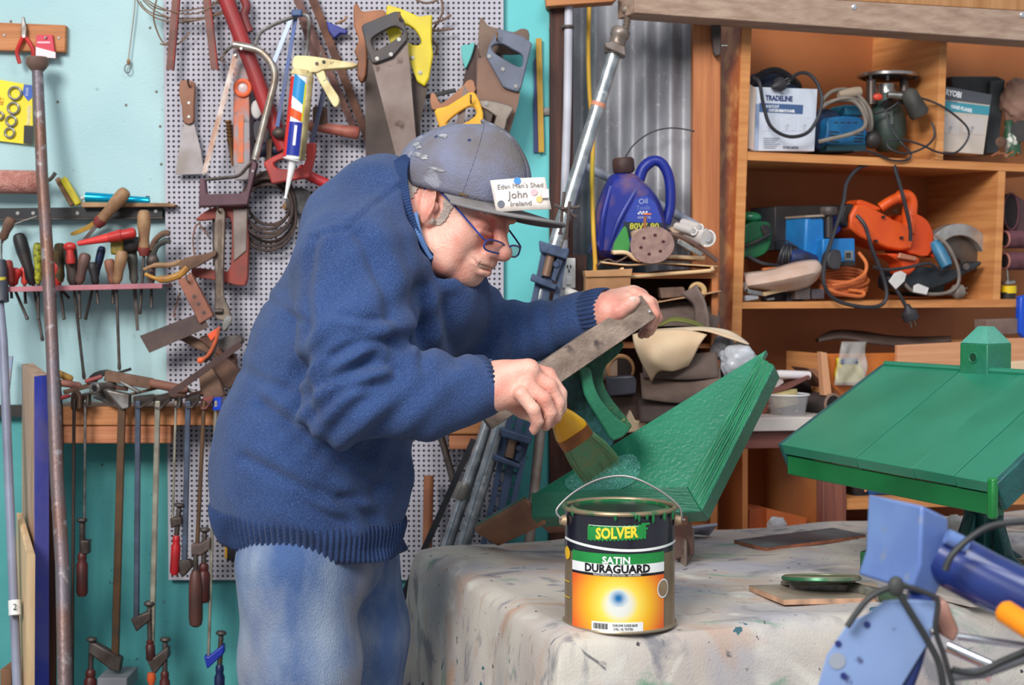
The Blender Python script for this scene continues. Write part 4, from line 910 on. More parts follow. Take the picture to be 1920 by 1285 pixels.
t = thing('sanding_pad', 'dark grey round pad peeping out above the jumper shoulder', 'pad'); MB().lathe(W(562, 378, DP - .03), W(562, 378, DP - .01), [(0, .026), (.2, .030), (.9, .030), (1, .026)], 24).build('disc', mat((96, 92, 92), (70, 66, 66), 60, rough=.9), t); MB().lathe(W(532, 392, DP - .02), W(546, 372, DP - .02), [(0, .007), (1, .006)], 10).build('stem', WOODH, t)
t = thing('cable_coil', 'coil of dark brown cable hanging on the pegboard behind the jumper shoulder', 'cable')
for i in range(7):
    cx, cy = 503 + rs.uniform(-4, 4), 372 + i * 6
    pts = [W(cx + (44 + 1.5 * i) * math.cos(q), cy + (50 + 2 * i) * math.sin(q), DP - .022 - .008 * (i % 4)) for q in [j / 24 * 2 * PI for j in range(24)]]
    MB().tube(pts, .0036, 7, closed=True).build('loop', mat((84, 64, 56), (56, 44, 42), 20, rough=.7), t)
hook(W(506, 322, DP - .045)).build('hook', STEEL, t)
# --- handsaws
WOODS = mat((158, 106, 74), (120, 78, 58), 12, rough=.6)
def saw(name, label, outer, hole, blade_pts, Y, hm, bm, screws=(), sub=2, thick=.022, hookat=None):
    t = thing(name, label, 'saw')
    if hole:
        k = 48
        def rs_(P, n):
            P = [Vector((x, y, 0)) for x, y in P]; L = [0]
            for i in range(len(P)): L.append(L[-1] + (P[(i + 1) % len(P)] - P[i]).length)
            out = []
            for j in range(n):
                s = L[-1] * j / n
                for i in range(len(P)):
                    if L[i] <= s <= L[i + 1]: q = (s - L[i]) / max(1e-6, L[i + 1] - L[i]); v = P[i].lerp(P[(i + 1) % len(P)], q); out.append((v.x, v.y)); break
            return out
        ic = smoothpoly(hole, 4); c = (sum(p[0] for p in ic) / len(ic), sum(p[1] for p in ic) / len(ic))
        def radial(P):   # sample both outlines along the same rays so that the plate between them is clean
            out = []
            for j in range(k):
                a = 2 * PI * j / k; dx, dy = math.cos(a), math.sin(a); best = None
                for i in range(len(P)):
                    x1, y1 = P[i][0] - c[0], P[i][1] - c[1]; x2, y2 = P[(i + 1) % len(P)][0] - c[0], P[(i + 1) % len(P)][1] - c[1]
                    den = dx * (y2 - y1) - dy * (x2 - x1)
                    if abs(den) < 1e-9: continue
                    tt = (x1 * (y2 - y1) - y1 * (x2 - x1)) / den; uu = (x1 * dy - y1 * dx) / den
                    if tt > 0 and -1e-6 <= uu <= 1 + 1e-6: best = tt if best is None else max(best, tt)
                out.append((c[0] + dx * (best or 5), c[1] + dy * (best or 5)))
            return out
        MB().ring(radial(outer), radial(ic), Y, thick).build('handle', hm, t, bevel=.003)
    else: MB().pprism(smoothpoly(outer, 2), Y, thick).build('handle', hm, t, bevel=.003)
    if blade_pts: MB().pprism(blade_pts, Y + thick * .45, .0016).build('blade', bm, t)
    for x, y in screws: p = W(x, y, Y - .002); MB().lathe(p, p + Vector((0, .004, 0)), [(0, .0042), (1, .005)], 12).build('rivet', BRIGHT, t)
    if hookat: hook(W(*hookat, Y - .006), L=.06).build('hook', WOODH, t)
    return t
BLD = mat((134, 120, 114), (104, 86, 78), 9, rough=.45, metal=.5, c3=(80, 62, 56), s3=26, t3=(.6, .68))
BLDD = mat((96, 82, 76), (70, 58, 54), 12, rough=.6, metal=.35)
saw('hand_saw', 'old saw with carved reddish wooden handle, behind the black-handled saw', [(663, 10), (671, 8), (680, 22), (718, 18), (727, 40), (690, 60), (688, 100), (686, 140), (677, 156), (669, 140), (671, 112), (664, 96), (673, 75), (664, 50)], None, [(684, 112), (722, 112), (748, 300), (738, 330), (686, 326)], DP - .05, mat((178, 112, 72), (134, 84, 58), 12, rough=.5), BLDD)
saw('hand_saw', 'saw with bright yellow plastic handle behind the black-handled saw', [(725, 8), (752, 16), (786, 31), (810, 27), (809, 78), (812, 103), (801, 165), (776, 150), (766, 100), (735, 90), (722, 50)], [(755, 46), (774, 52), (788, 72), (787, 84), (768, 82), (752, 64)], [(774, 140), (803, 160), (788, 230), (787, 330), (760, 330)], DP - .078, mat((232, 212, 40), (206, 180, 50), 10, rough=.4), BLDD, [(788, 136), (773, 108)])
saw('hand_saw', 'saw with a black plastic handle and broad dusty blade above the cap', [(677, 47), (743, 20), (749, 23), (757, 38), (764, 62), (763, 75), (736, 107), (698, 121), (687, 90)], [(697, 72), (722, 56), (741, 49), (755, 58), (752, 66), (708, 94), (700, 88)], [(698, 119), (736, 105), (763, 62), (786, 330), (752, 330)], DP - .115, mat((66, 66, 72), (90, 78, 72), 14, rough=.55), BLD, [(707, 110), (733, 102), (748, 74)], hookat=(750, 37))
MB().pprism
saw('hand_saw', 'saw with dark brown blade and small turquoise handle, left of the grey-blue one', [(864, 87), (878, 84), (890, 80), (886, 100), (878, 120), (871, 128)], None, [(883, 84), (896, 84), (894, 170), (866, 165)], DP - .045, mat((96, 180, 176), rough=.5), mat((86, 58, 52), (66, 46, 44), 20, rough=.6))
saw('hand_saw', 'old saw with grey-brown wooden handle directly behind the grey-blue handled saw', [(899, 40), (905, 33), (914, 47), (930, 52), (962, 60), (975, 54), (990, 56), (992, 76), (980, 100), (930, 100), (905, 110), (897, 94)], None, [(893, 90), (940, 100), (956, 250), (948, 262), (910, 262), (892, 190)], DP - .06, mat((132, 108, 92), (100, 80, 70), 14, rough=.7), mat((110, 84, 74), (84, 64, 60), 10, rough=.6, metal=.3))
saw('hand_saw', 'saw with a grey-blue plastic handle and brown blade right of the yellow small saw', [(934, 53), (980, 68), (998, 81), (992, 103), (975, 174), (944, 165), (911, 106), (916, 88)], [(923, 86), (940, 82), (960, 92), (979, 104), (977, 126), (954, 116), (926, 98)], [(911, 106), (944, 163), (975, 172), (972, 193), (950, 268), (922, 262), (893, 188), (896, 110)], DP - .105, mat((112, 118, 136), (96, 98, 112), 14, rough=.55), mat((136, 104, 86), (110, 84, 74), 9, rough=.55, metal=.35), [(917, 106), (943, 130), (967, 162)], hookat=(932, 75))
saw('keyhole_saw', 'small open metal saw handle just above the cap on the right', [(898, 187), (928, 190), (958, 199), (962, 207), (951, 224), (944, 250), (920, 246), (930, 218), (898, 199)], None, [(905, 200), (925, 210), (915, 250), (900, 250)], DP - .125, mat((158, 146, 136), (124, 108, 98), 16, rough=.4, metal=.6), BLDD, [(912, 195)], thick=.010)
saw('panel_saw', 'small saw with an amber yellow handle right above the cap', [(813, 205), (839, 199), (883, 171), (891, 174), (900, 192), (906, 212), (906, 237), (880, 250), (827, 250)], [(838, 229), (866, 207), (886, 199), (893, 214), (876, 228), (850, 238), (842, 238)], [(870, 160), (878, 170), (866, 260), (850, 260)], DP - .14, mat((246, 188, 50), (222, 158, 50), 10, rough=.4), BLD, hookat=(883, 192))
saw('panel_saw', 'reddish wooden saw handle behind the amber yellow one', [(807, 177), (816, 176), (825, 194), (840, 186), (868, 161), (876, 151), (886, 150), (890, 160), (888, 176), (840, 202), (830, 215), (818, 206), (809, 204)], None, None, DP - .105, mat((186, 128, 92), (150, 100, 72), 12, rough=.5), BLD)
tag(MB().pprism([(797, 178), (853, 165), (856, 172), (798, 185)], DP - .04, .012).build('black_bar', BLACK, bevel=.001), 'short black bar tool behind the amber yellow saw handle', 'tool')
tag(MB().bar(W(1010, 72, DW - .012), W(1015, 286, DW - .012), S(DW, 11), .006).build('ruler', mat((206, 160, 52), (180, 136, 50), 14, rough=.5), bevel=.001), 'narrow mustard yellow stick hanging on the turquoise strip', 'stick')
tag(MB().bar(W(1006, 110, DW - .008), W(1005, 286, DW - .005), S(DW, 9), .004).build('rod', mat((62, 70, 130), (70, 70, 110), 20, rough=.5)), 'narrow dark blue stick behind the mustard yellow one', 'stick')
t = thing('hanging_wires', 'bunch of bent brown wires hooked on the pegboard between the saws', 'wire')
for pts in ([(826, -10), (830, 20), (822, 40), (814, 52)], [(810, 44), (830, 38), (846, 28)], [(812, 58), (834, 56), (850, 54)], [(818, 46), (808, 70), (820, 88), (816, 104)], [(808, 60), (800, 70)], [(780, 0), (800, 6), (822, 0)]):
    MB().tube(spl(WP(pts, DP - .03), 4), .0026, 7).build('wire', mat((130, 100, 84), (96, 76, 68), 20, rough=.7), t)
# dusty junk under the spanner
rs = random.Random(8)
t = thing('nippers', 'open pair of orange-handled nippers under the adjustable spanner', 'pliers'); Y = DP - .13
MB().tube(spl(WP([(410, 616), (404, 640), (392, 664), (378, 676)], Y), 4), .004, 8).build('handle', mat((230, 92, 50), (160, 90, 60), 40, rough=.5), t); MB().ell(W(376, 676, Y), (.0075, .006, .0065)).build('handle_tip', mat((240, 100, 50), rough=.4), t)
MB().pprism([(388, 628), (412, 612), (410, 622), (396, 640)], Y, .008).build('jaws', mat((236, 88, 44), rough=.5), t, bevel=.001)
MB().tube(spl(WP([(410, 636), (402, 660), (384, 680)], Y + .008), 4), .003, 8).build('second_handle', STEEL, t)
blade('flat_bar', 'long dark rusty flat bar leaning from the ledge up behind the jumper', 'bar', (318, 740), (452, 646), 13, DP - .15, mat((86, 62, 58), (66, 48, 46), 20, rough=.7, metal=.2), 0)
for i, (pts, lab) in enumerate((([(330, 634), (350, 628), (420, 664), (416, 676)], 'dusty brown plane body under the try square'), ([(372, 636), (396, 632), (440, 668), (436, 690), (412, 668)], 'rusty pipe wrench head under the spanner'), ([(396, 676), (420, 668), (450, 700), (430, 730), (400, 712)], 'brown rusty hinge plate beside the flat bar'), ([(406, 640), (440, 628), (456, 640), (428, 668)], 'dark iron wedge half hidden behind the jumper'), ([(372, 700), (396, 690), (420, 742), (384, 752)], 'dusty brown block on the ledge behind the jumper'))):
    tag(MB().pprism(smoothpoly(pts, 2), DP - .06 - .012 * i, .03).build(('plane_body', 'wrench_head', 'hinge_plate', 'iron_wedge', 'wood_block')[i], (DUSTY, RUST, mat((110, 80, 66), (80, 60, 52), 30, rough=.8), DSTEEL, DUSTY)[i], bevel=.003), lab, 'tool')
# ================================================================ timber ledge, clamps
YB = 3.37
t = thing('timber_ledge', 'two-board pine ledge on the wall carrying the bar clamps', 'ledge')
wbox(111, 763, 440, 798, YB, .045).build('board', TIMBER, t, bevel=.002); wbox(112, 799, 320, 832, YB + .004, .04).build('board', mat((206, 138, 96), (176, 104, 70), 9, stretch=(.4, 6, 10), rough=.65, bump=.6, bscale=30), t, bevel=.002)
a = W(111, 757, YB + .05); b2 = W(440, 757, YB + .05); MB().box(((a.x + b2.x) / 2, YB + .075, W(0, 763, YB).z - .008), (b2.x - a.x, .11, .016)).build('shelf_board', mat((170, 130, 112), (140, 104, 92), 10, rough=.8), t)
wbox(-60, 761, 41, 782, DW - .03, .03).build('x', BLACK).name = 'black_rail'; tag(bpy.data.objects['black_rail'], 'short black rail at the left edge behind the grey tube', 'rail')
def clamp(label, top, bot, w, m, head=None, hm=DSTEEL, arm=None, am=None, pad=None, handle=None, hw=22, hmat=None, Y=YB - .035, dark=DSTEEL):
    t = thing('bar_clamp', label, 'clamp', 'bar clamps hanging on the timber ledge')
    MB().bar(W(*top, Y), W(*bot, Y), S(Y, w), .010 if w > 6 else .006).build('bar', m, t, bevel=.0015)
    if head: MB().prism([W(x, y, Y - .014 + (.05 if k in ((0,) if len(head) < 5 else (0, len(head) - 1)) else 0)) for k, (x, y) in enumerate(head)], (0, .026, 0)).build('head', hm, t, bevel=.003)
    if arm: MB().prism([W(x, y, Y - .012) for x, y in arm], (0, .024, 0)).build('sliding_arm', am or dark, t, bevel=.003)
    if pad:
        e = handle[0] if handle else (pad[0], pad[1] + 40); A = W(pad[0], pad[1], Y - .004); B = W(e[0], e[1], Y - .004)
        MB().lathe(A, B, [(0, .009), (.06, .012), (.10, .010), (.14, .005), (.2, .005)] + [(.2 + .8 * i / 14, .005 + .0012 * (i % 2)) for i in range(1, 14)] + [(1, .005)], 12).build('screw', dark, t)
    if handle:
        A = W(handle[0][0], handle[0][1], Y - .004); B = W(handle[1][0], handle[1][1], Y - .004); r = S(Y, hw / 2)
        MB().lathe(A, B, [(0, r * .5), (.05, r * .75), (.14, r * .8), (.2, r * .7), (.28, r), (.6, r * .98), (.92, r), (1, r * .7)], 14).build('handle', hmat or REDD, t)
    return t
BR = mat((112, 80, 54), (88, 70, 56), 20, rough=.4, metal=.5); GB = mat((96, 108, 128), (80, 84, 96), 20, rough=.35, metal=.6); LT = mat((190, 184, 164), (140, 130, 116), 20, rough=.3, metal=.6); DKR = mat((96, 36, 34), (60, 36, 34), 14, rough=.45)
clamp('thin dark clamp bar nearest the tall iron bar, running to the bottom of the photo', (139, 748), (135, 1320), 6, mat((74, 58, 50), (56, 48, 46), 20, rough=.5, metal=.4), [(132, 738), (142, 734), (150, 744), (150, 768), (132, 768)], DUSTY)
clamp('thin steel clamp with a dark red handle hanging over the blue-shaded part of the wall', (160, 750), (158, 1014), 4.5, STEEL, [(153, 738), (165, 738), (166, 762), (155, 762)], DSTEEL, [(149, 1014), (166, 1014), (166, 1040), (151, 1040)], None, (154, 972), ((154, 1036), (154, 1118)), 22, DKR)
clamp('wide brass-brown clamp bar with a heavy dark arm pointing left at its foot', (229, 752), (216, 1240), 14, BR, [(186, 738), (196, 730), (242, 740), (241, 766), (228, 769), (172, 746)], STEEL, [(168, 1207), (176, 1206), (228, 1236), (223, 1262), (207, 1257), (166, 1226)], None, (172, 1196), ((170, 1255), (168, 1330)), 24, DKR)
clamp('blue-grey clamp bar with a short dark arm pointing right', (259, 752), (256, 1165), 10, GB, [(286, 740), (286, 752), (262, 766), (250, 764), (250, 744)], DSTEEL, [(244, 1161), (282, 1146), (283, 1163), (255, 1186)], None, (280, 1128), ((281, 1200), (283, 1240)), 18, DKR)
clamp('light steel clamp bar with an orange-tipped foot', (296, 752), (284, 1244), 10, LT, [(318, 736), (318, 750), (300, 768), (287, 766), (287, 744)], DSTEEL, [(274, 1236), (282, 1238), (315, 1213), (317, 1232), (288, 1268)], None, (310, 1196), ((309, 1258), (309, 1330)), 20, DKR)
tag(MB().lathe(W(284, 1262, YB - .045), W(284, 1284, YB - .045), [(0, .008), (.5, .010), (1, .006)], 12).build('orange_bung', mat((220, 96, 50), rough=.5)), 'small orange cap under the light steel clamp bar', 'cap')
clamp('thin bright clamp with a clean red handle', (330, 752), (324, 975), 4.5, LT, [(326, 744), (338, 744), (338, 766), (326, 766)], DSTEEL, [(318, 972), (340, 970), (342, 984), (320, 992)], None, (337, 944), ((331, 1004), (327, 1078)), 18, mat((196, 34, 40), (150, 30, 36), 14, rough=.4))
clamp('dark blue-grey clamp bar right of the clean red handle', (353, 752), (346, 1056), 10, GB, [(373, 736), (373, 750), (360, 766), (347, 766), (347, 742)], DSTEEL, [(334, 1053), (354, 1050), (362, 1062), (345, 1082), (336, 1078)], None)
clamp('brown clamp bar with two stacked dark red wooden handles at its foot', (383, 752), (370, 1022), 7, BR, [(397, 742), (397, 752), (386, 768), (375, 768), (376, 748)], mat((150, 84, 76), (110, 70, 66), 20, rough=.6), [(358, 1020), (376, 1020), (394, 1008), (394, 1030), (374, 1044), (358, 1042)], mat((120, 96, 90), (80, 66, 62), 20, rough=.6), (384, 990), ((382, 1056), (382, 1130)), 24, DKR)
t = handled('clamp_grip', 'long brown wooden clamp handle hanging lowest beside the brown clamp bar', 'clamp', (367, 1070, YB - .05), (367, 1176, YB - .05), 13, hm=mat((98, 58, 50), (70, 46, 42), 14, rough=.5), prof=[(0, .5), (.08, .8), (.3, 1), (.85, 1), (.96, .85), (1, .4)])
MB().lathe(W(367, 1040, YB - .05), W(367, 1074, YB - .05), [(0, .005), (1, .006)], 10).build('screw', DSTEEL, t)
clamp('clamp with bright blue head and arm beside the jeans', (405, 752), (391, 1234), 6, LT, [(397, 746), (414, 746), (414, 770), (398, 770)], mat((24, 66, 190), rough=.4), [(382, 1230), (390, 1232), (419, 1209), (420, 1226), (388, 1256)], mat((30, 50, 160), rough=.4), (415, 1184), ((412, 1246), (411, 1330)), 20, mat((28, 40, 90), (30, 34, 60), 14, rough=.4))
# pile on the ledge
YJ = YB + .03
def junk(name, label, kind, *a, m=DUSTY, w=12, r=7, Y=YJ, th=.02):
    if kind == 'bar': o = MB().bar(W(*a[0], Y), W(*a[1], Y), S(Y, w), th).build(name, m, bevel=.002)
    elif kind == 'rod': o = MB().lathe(W(*a[0], Y), W(*a[1], Y), [(0, S(Y, r) * .6), (.05, S(Y, r)), (.9, S(Y, r) * .95), (1, S(Y, r) * .6)], 14).build(name, m)
    else: o = MB().pprism(smoothpoly(a[0], 2), Y, th).build(name, m, bevel=.002)
    return tag(o, label, 'tool')
junk('dusty_file', 'thick dusty grooved bar lying on top of the pile on the ledge', 'bar', (198, 704), (286, 720), w=20, Y=YJ - .01)
junk('wooden_roller', 'reddish brown round bar on the right of the ledge pile', 'rod', (280, 718), (352, 732), m=mat((140, 92, 74), (110, 74, 62), 20, rough=.7), r=9, Y=YJ - .015)
t = thing('pipe_offcut', 'short pipe offcut with its dark open end facing the room', 'pipe'); p = W(178, 729, YJ - .07); MB().torus(p, S(3.3, 9), .004, (-.5, -1, 0), 20, 8).build('rim', STEEL, t); MB().lathe(p, p + Vector((.02, .07, 0)), [(0, S(3.3, 10)), (1, S(3.3, 10))], 18).build('tube', mat((110, 96, 88), (84, 72, 66), 20, rough=.6), t)
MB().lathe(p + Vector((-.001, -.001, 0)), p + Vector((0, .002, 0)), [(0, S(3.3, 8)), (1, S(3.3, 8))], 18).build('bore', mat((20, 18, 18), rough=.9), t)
junk('leather_pad', 'black curved strap end behind the ledge pile', 'poly', [(164, 712), (176, 699), (196, 694), (208, 698), (196, 704), (182, 712), (176, 720)], m=BLACK, Y=YJ + .03)
junk('red_gouge', 'small red-tipped tool pointing right in the ledge pile', 'rod', (160, 716), (192, 706), m=mat((160, 60, 56), (120, 80, 76), 40, rough=.6), r=4.5, Y=YJ - .03)
junk('ochre_grip', 'ochre tool handle on the left of the ledge pile', 'rod', (108, 700), (136, 712), m=mat((196, 150, 66), (160, 116, 60), 20, rough=.6), r=7)
junk('pink_grip', 'faded pink handle low on the left of the ledge pile', 'rod', (112, 718), (152, 724), m=mat((170, 110, 96), (140, 92, 80), 20, rough=.6), r=7, Y=YJ - .02)
junk('red_stub', 'short red stub between the iron bar and the first clamp', 'rod', (108, 748), (132, 742), m=mat((160, 50, 48), rough=.6), r=4, Y=YJ - .05)
for i, (a, b2, w_, lab) in enumerate((((120, 736), (172, 722), 9, 'grey dusty bar across the left of the ledge pile'), ((150, 745), (200, 728), 7, 'thin grey strip just behind the wide brass clamp head'), ((190, 722), (240, 730), 8, 'brown flat strip under the thick grooved bar'), ((236, 742), (320, 722), 5, 'narrow bright strip rising to the right of the pile'), ((226, 716), (262, 736), 6, 'short narrow strip crossing the pile centre'), ((250, 748), (350, 742), 10, 'dark bar lying along the back of the ledge'), ((300, 750), (352, 734), 6, 'rusty strip behind the right hand clamp heads'), ((340, 728), (392, 744), 7, 'pale dusty strip near the jumper on the ledge'), ((356, 742), (410, 728), 9, 'brown dusty bar next to the jumper on the ledge'))):
    junk('metal_strip', lab, 'bar', a, b2, w=w_, m=(DUSTY, STEEL, RUST)[i % 3], Y=YJ - .02 + .008 * (i % 4), th=.012)
tag(MB().bar(W(220, 700, YJ + .04), W(246, 692, YJ + .04), .006, .004).build('pencil', BLACK), 'short black stub sticking up behind the grooved bar', 'tool')
# ---- things leaning at the far left
YT = 3.30
t = thing('grey_tube', 'grey plastic-coated tube with a white sticker leaning at the left edge', 'tube')
q0, q1, q2 = W(-6, 400, 3.42), W(6, 640, 3.36), W(34, 1330, 3.16)
MB().tube([W(-2, 560, 3.37), q1, q2, Vector((q2.x + .01, 3.08, .01))], [S(3.3, 8.5)] * 4, 16).build('tube', mat((142, 146, 166), (120, 122, 140), 10, rough=.4), t)
MB().lathe(W(2, 488, 3.38), W(4, 566, 3.36), [(0, .009), (.2, .012), (.5, .011), (.55, .014), (1, .014)], 14).build('black_joint', mat((54, 56, 66), rough=.5), t)
MB().lathe(W(1, 520, 3.37), W(1.5, 530, 3.37), [(0, .0125), (1, .0125)], 14).build('yellow_band', mat((210, 190, 60), rough=.5), t)
MB().lathe(W(27, 1126, 3.195), W(28.2, 1154, 3.187), [(0, S(3.22, 11.5)), (1, S(3.22, 11.5))], 16).build('sticker', mat((226, 226, 224), rough=.5), t)
text_mb('2', .018, planar(W(28, 1139, 3.176), (1, 0, 0), (0, 0, 1)), .0002, 1).build('lettering', mat((40, 40, 44), rough=.5), t, smooth=False)
def leanboard(name, label, cols, corners, m1, face=None, fm=None):
    t = thing(name, label, 'board'); top = [W(*c) for c in corners]; b = MB(); n = len(top); lo = [Vector((p.x + .004, p.y - .06, 0.0)) for p in top]
    b.add(top + lo, [tuple(range(n)), tuple(range(2 * n - 1, n - 1, -1))] + [(i, (i + 1) % n, (i + 1) % n + n, i + n) for i in range(n)]); b.build('board', m1, t)
    if face: 
        i, j = face; nn = (top[j] - top[i]).cross(Vector((0, 0, 1))).normalized(); 
        if nn.y > 0: nn = -nn
        MB().prism([top[i] + nn * .0006, top[j] + nn * .0006, lo[j] + nn * .0006, lo[i] + nn * .0006], nn * .0006).build('painted_face', fm, t)
    return t
leanboard('painted_board', 'thick board with a blue painted face leaning beside the tall iron bar', 0, [(64, 706, 3.27), (91, 703, 3.30), (62, 681, 3.43), (41, 683, 3.41)], mat((196, 164, 140), (164, 130, 110), 8, stretch=(6, 6, .5), rough=.7), (0, 1), mat((96, 96, 180), (64, 76, 184), 6, rough=.55, thr=(.45, .6), c3=(110, 104, 160), s3=12, t3=(.55, .7)))
leanboard('pine_board', 'pale pine board leaning in front of the blue painted one', 0, [(50, 1040, 3.16), (66, 1042, 3.17), (42, 962, 3.34), (31, 962, 3.34)], mat((222, 190, 150), (200, 164, 122), 8, stretch=(6, 6, .5), rough=.65))
leanboard('brown_timber', 'dark reddish timber standing behind the tall iron bar', 0, [(88, 720, 3.36), (106, 720, 3.36), (104, 712, 3.42), (90, 712, 3.42)], DARKV)
t = thing('iron_bar', 'tall rusty iron bar with a flared head leaning on the wall', 'bar')
P = [W(70, 128, 3.43), W(79, 330, 3.38), W(89, 480, 3.34), W(98, 660, 3.29), W(107, 900, 3.20), W(117, 1060, 3.12), W(122, 1285, 3.02)]; P.append(Vector((P[-1].x - .0, 2.93, .01)))
MB().tube(P, [S(3.4, 10.5), S(3.4, 11), S(3.4, 11.5), S(3.3, 12), S(3.2, 13), S(3.1, 13.5), S(3, 14), S(3, 14)], 18).build('shaft', mat((112, 102, 108), (120, 86, 72), 7, rough=.45, metal=.35, bump=.5, bscale=120, c3=(150, 140, 140), s3=40, t3=(.6, .7)), t)
MB().lathe(W(70, 107, 3.43), W(70.5, 134, 3.43), [(0, S(3.4, 18)), (.1, S(3.4, 21)), (.5, S(3.4, 21)), (.75, S(3.4, 17)), (1, S(3.4, 11))], 24).build('flared_head', mat((126, 100, 86), (104, 80, 70), 20, rough=.7), t)
tag(MB().tube(WP([(102, 640), (108, 700), (114, 770), (120, 1330)], 3.37), .005, 8).build('thin_rod', DSTEEL), 'thin dark rod standing just right of the tall iron bar', 'rod')
tag(MB().bar(W(20, 668, 3.46), W(12, 745, 3.44), .010, .006).build('blue_stick', mat((130, 150, 180), (150, 120, 80), 20, rough=.6)), 'thin pale blue stick between the grey tube and the blue painted board', 'stick')
tag(wbox(0, 1256, 22, 1300, 3.2, .12).build('brown_box', mat((150, 100, 70), (110, 80, 60), 8, rough=.8), bevel=.002), 'corner of a brown box at the bottom left of the photo', 'box')
tag(wbox(182, 1272, 238, 1300, 3.3, .10).build('grey_box', mat((130, 130, 136), rough=.6), bevel=.002), 'grey box top at the bottom edge under the clamps', 'box')

t = thing('tape_measure', 'small black and yellow tool hanging on the pegboard right behind the jeans waist', 'tool'); wbox(424, 985, 440, 1052, DP - .03, .02).build('body', BLACK, t, bevel=.002); wbox(421, 990, 426, 1048, DP - .032, .022).build('yellow_edge', YELO, t, bevel=.001)
# ================================================================ middle: stud, conduit, pipe clamps, jug, sandpaper stack
PVC = mat((206, 206, 216), (176, 174, 184), 8, rough=.4)
t = thing('conduit_pipe', 'upright pale grey plastic conduit fixed to the dark timber stud', 'pipe'); YC = DW - .022
MB().tube(WP([(1067, -30), (1064, 200), (1058, 400), (1052, 700)], YC), S(YC, 8), 14).build('pipe', PVC, t)
for x, y in ((1056, 51), (1038, 209)):
    a = W(x - 14, y, DW - .003); MB().box(a + Vector((.008, 0, 0)), (.045, .003, .018)).build('saddle_clip', STEEL, t, bevel=.001)
    if y < 100: MB().torus(W(1065, 51, YC), S(YC, 9.5), .004, (0, 0, 1), 20, 8).build('saddle_band', STEEL, t)
    p = W(x - 18, y, DW - .006); MB().lathe(p, p + Vector((0, .004, 0)), [(0, .004), (1, .005)], 10).build('screw', BRIGHT, t)
t = thing('hanging_flex', 'orange-yellow electric cord hanging in front of the corrugated iron', 'cord')
MB().tube(spl(WP([(1106, -30, 3.58), (1103, 80, 3.57), (1105, 170, 3.56), (1112, 250, 3.55), (1110, 340, 3.52), (1113, 440, 3.48), (1116, 505, 3.44), (1108, 540, 3.42), (1084, 554, 3.42)]), 6), .0050, 10).build('cord', mat((226, 160, 60), (214, 186, 40), 4, rough=.45), t)
MB().lathe(W(1086, 554, 3.42), W(1058, 548, 3.42), [(0, .006), (.3, .010), (.8, .012), (1, .011)], 14).build('white_plug', mat((226, 222, 216), rough=.4), t)
t = thing('power_outlet', 'white power outlet plate low on the stud beside the cord plug', 'outlet')
wbox(1054, 484, 1079, 541, DW - .035, .012).build('plate', mat((228, 228, 226), rough=.35), t, bevel=.002)
for x, y in ((1064, 500), (1070, 500), (1067, 508)): wbox(x - 1.2, y - 3, x + 1.2, y + 3, DW - .0365, .003).build('slot', BLACK, t)
wbox(1062, 520, 1071, 534, DW - .038, .005).build('switch', mat((240, 240, 238), rough=.3), t, bevel=.001)
wbox(1046, 478, 1100, 560, DW - .022, .02).build('timber_block', DARKV, bevel=.002); tag(bpy.data.objects['timber_block'], 'dark timber block behind the white power outlet', 'block')
t = thing('drain_pipe', 'grey plastic pipe sloping down to the right behind the blue oil jug', 'pipe')
MB().tube(WP([(1084, 306), (1180, 352), (1306, 424)], 3.60), S(3.6, 8.5), 14).build('pipe', mat((164, 168, 180), (130, 134, 150), 10, rough=.4), t)
tag(MB().tube(spl(WP([(1172, 296), (1190, 270), (1222, 248), (1260, 240), (1302, 246)], 3.6), 6), .0018, 6).build('thin_wire', mat((60, 58, 60), rough=.6)), 'thin dark wire arching over the oil jug against the iron', 'wire')
# second timber post and header
YP = 3.60
t = thing('timber_post', 'varnished orange-brown timber post left of the shelving', 'post')
wbox(1300, -20, 1347, 1000, YP, .05).build('post', mat((196, 122, 70), (168, 96, 54), 7, stretch=(8, 6, .4), rough=.45, bump=.4, bscale=30), t, bevel=.003)
t = thing('door_bracket', 'dark metal bracket near the top of the orange-brown post', 'bracket')
MB().pprism(smoothpoly([(1334, 24), (1350, 24), (1352, 96), (1346, 104), (1338, 98)], 2), YP - .03, .02).build('plate', mat((80, 66, 62), (60, 50, 48), 30, rough=.5), t, bevel=.002); p = W(1352, 86, YP - .03); MB().lathe(p, p + Vector((.014, 0, 0)), [(0, .003), (1, .003)], 10).build('bolt', BRIGHT, t)
GALV = mat((196, 200, 202), (156, 160, 164), 40, rough=.32, metal=.75, c3=(222, 222, 220), s3=60, t3=(.6, .7))
BLUC = mat((84, 100, 130), (64, 76, 100), 20, rough=.5, metal=.2, bump=.3, bscale=80)
def dpt(y, y0=80, Y0=3.46, y1=1025, Y1=3.33): return Y0 + (Y1 - Y0) * (y - y0) / (y1 - y0)
t = thing('pipe_clamp', 'long galvanised pipe clamp leaning with its screw head at the top', 'clamp')
Pp = lambda x, y: W(x, y, dpt(y)); a = Pp(1158, 78); b2 = Pp(868, 1025); dd = (b2 - a).normalized(); foot = b2 + dd * ((b2.z - .01) / -dd.z)
MB().tube([a, b2, foot], S(3.4, 13.5), 18).build('pipe', GALV, t)
def along(px, py): 
    s = (py - 78) / (1025 - 78); return a + (b2 - a) * s
def cl(q0, q1, prof, name, m, off=0, n=18): A = along(0, q0); B = along(0, q1); return MB().lathe(A, B, prof, n).build(name, m, t)
cl(52, 104, [(0, .016), (.1, .021), (.3, .021), (.36, .018), (.7, .018), (.8, .021), (1, .021)], 'collar', mat((160, 150, 140), (120, 104, 94), 20, rough=.4, metal=.5))
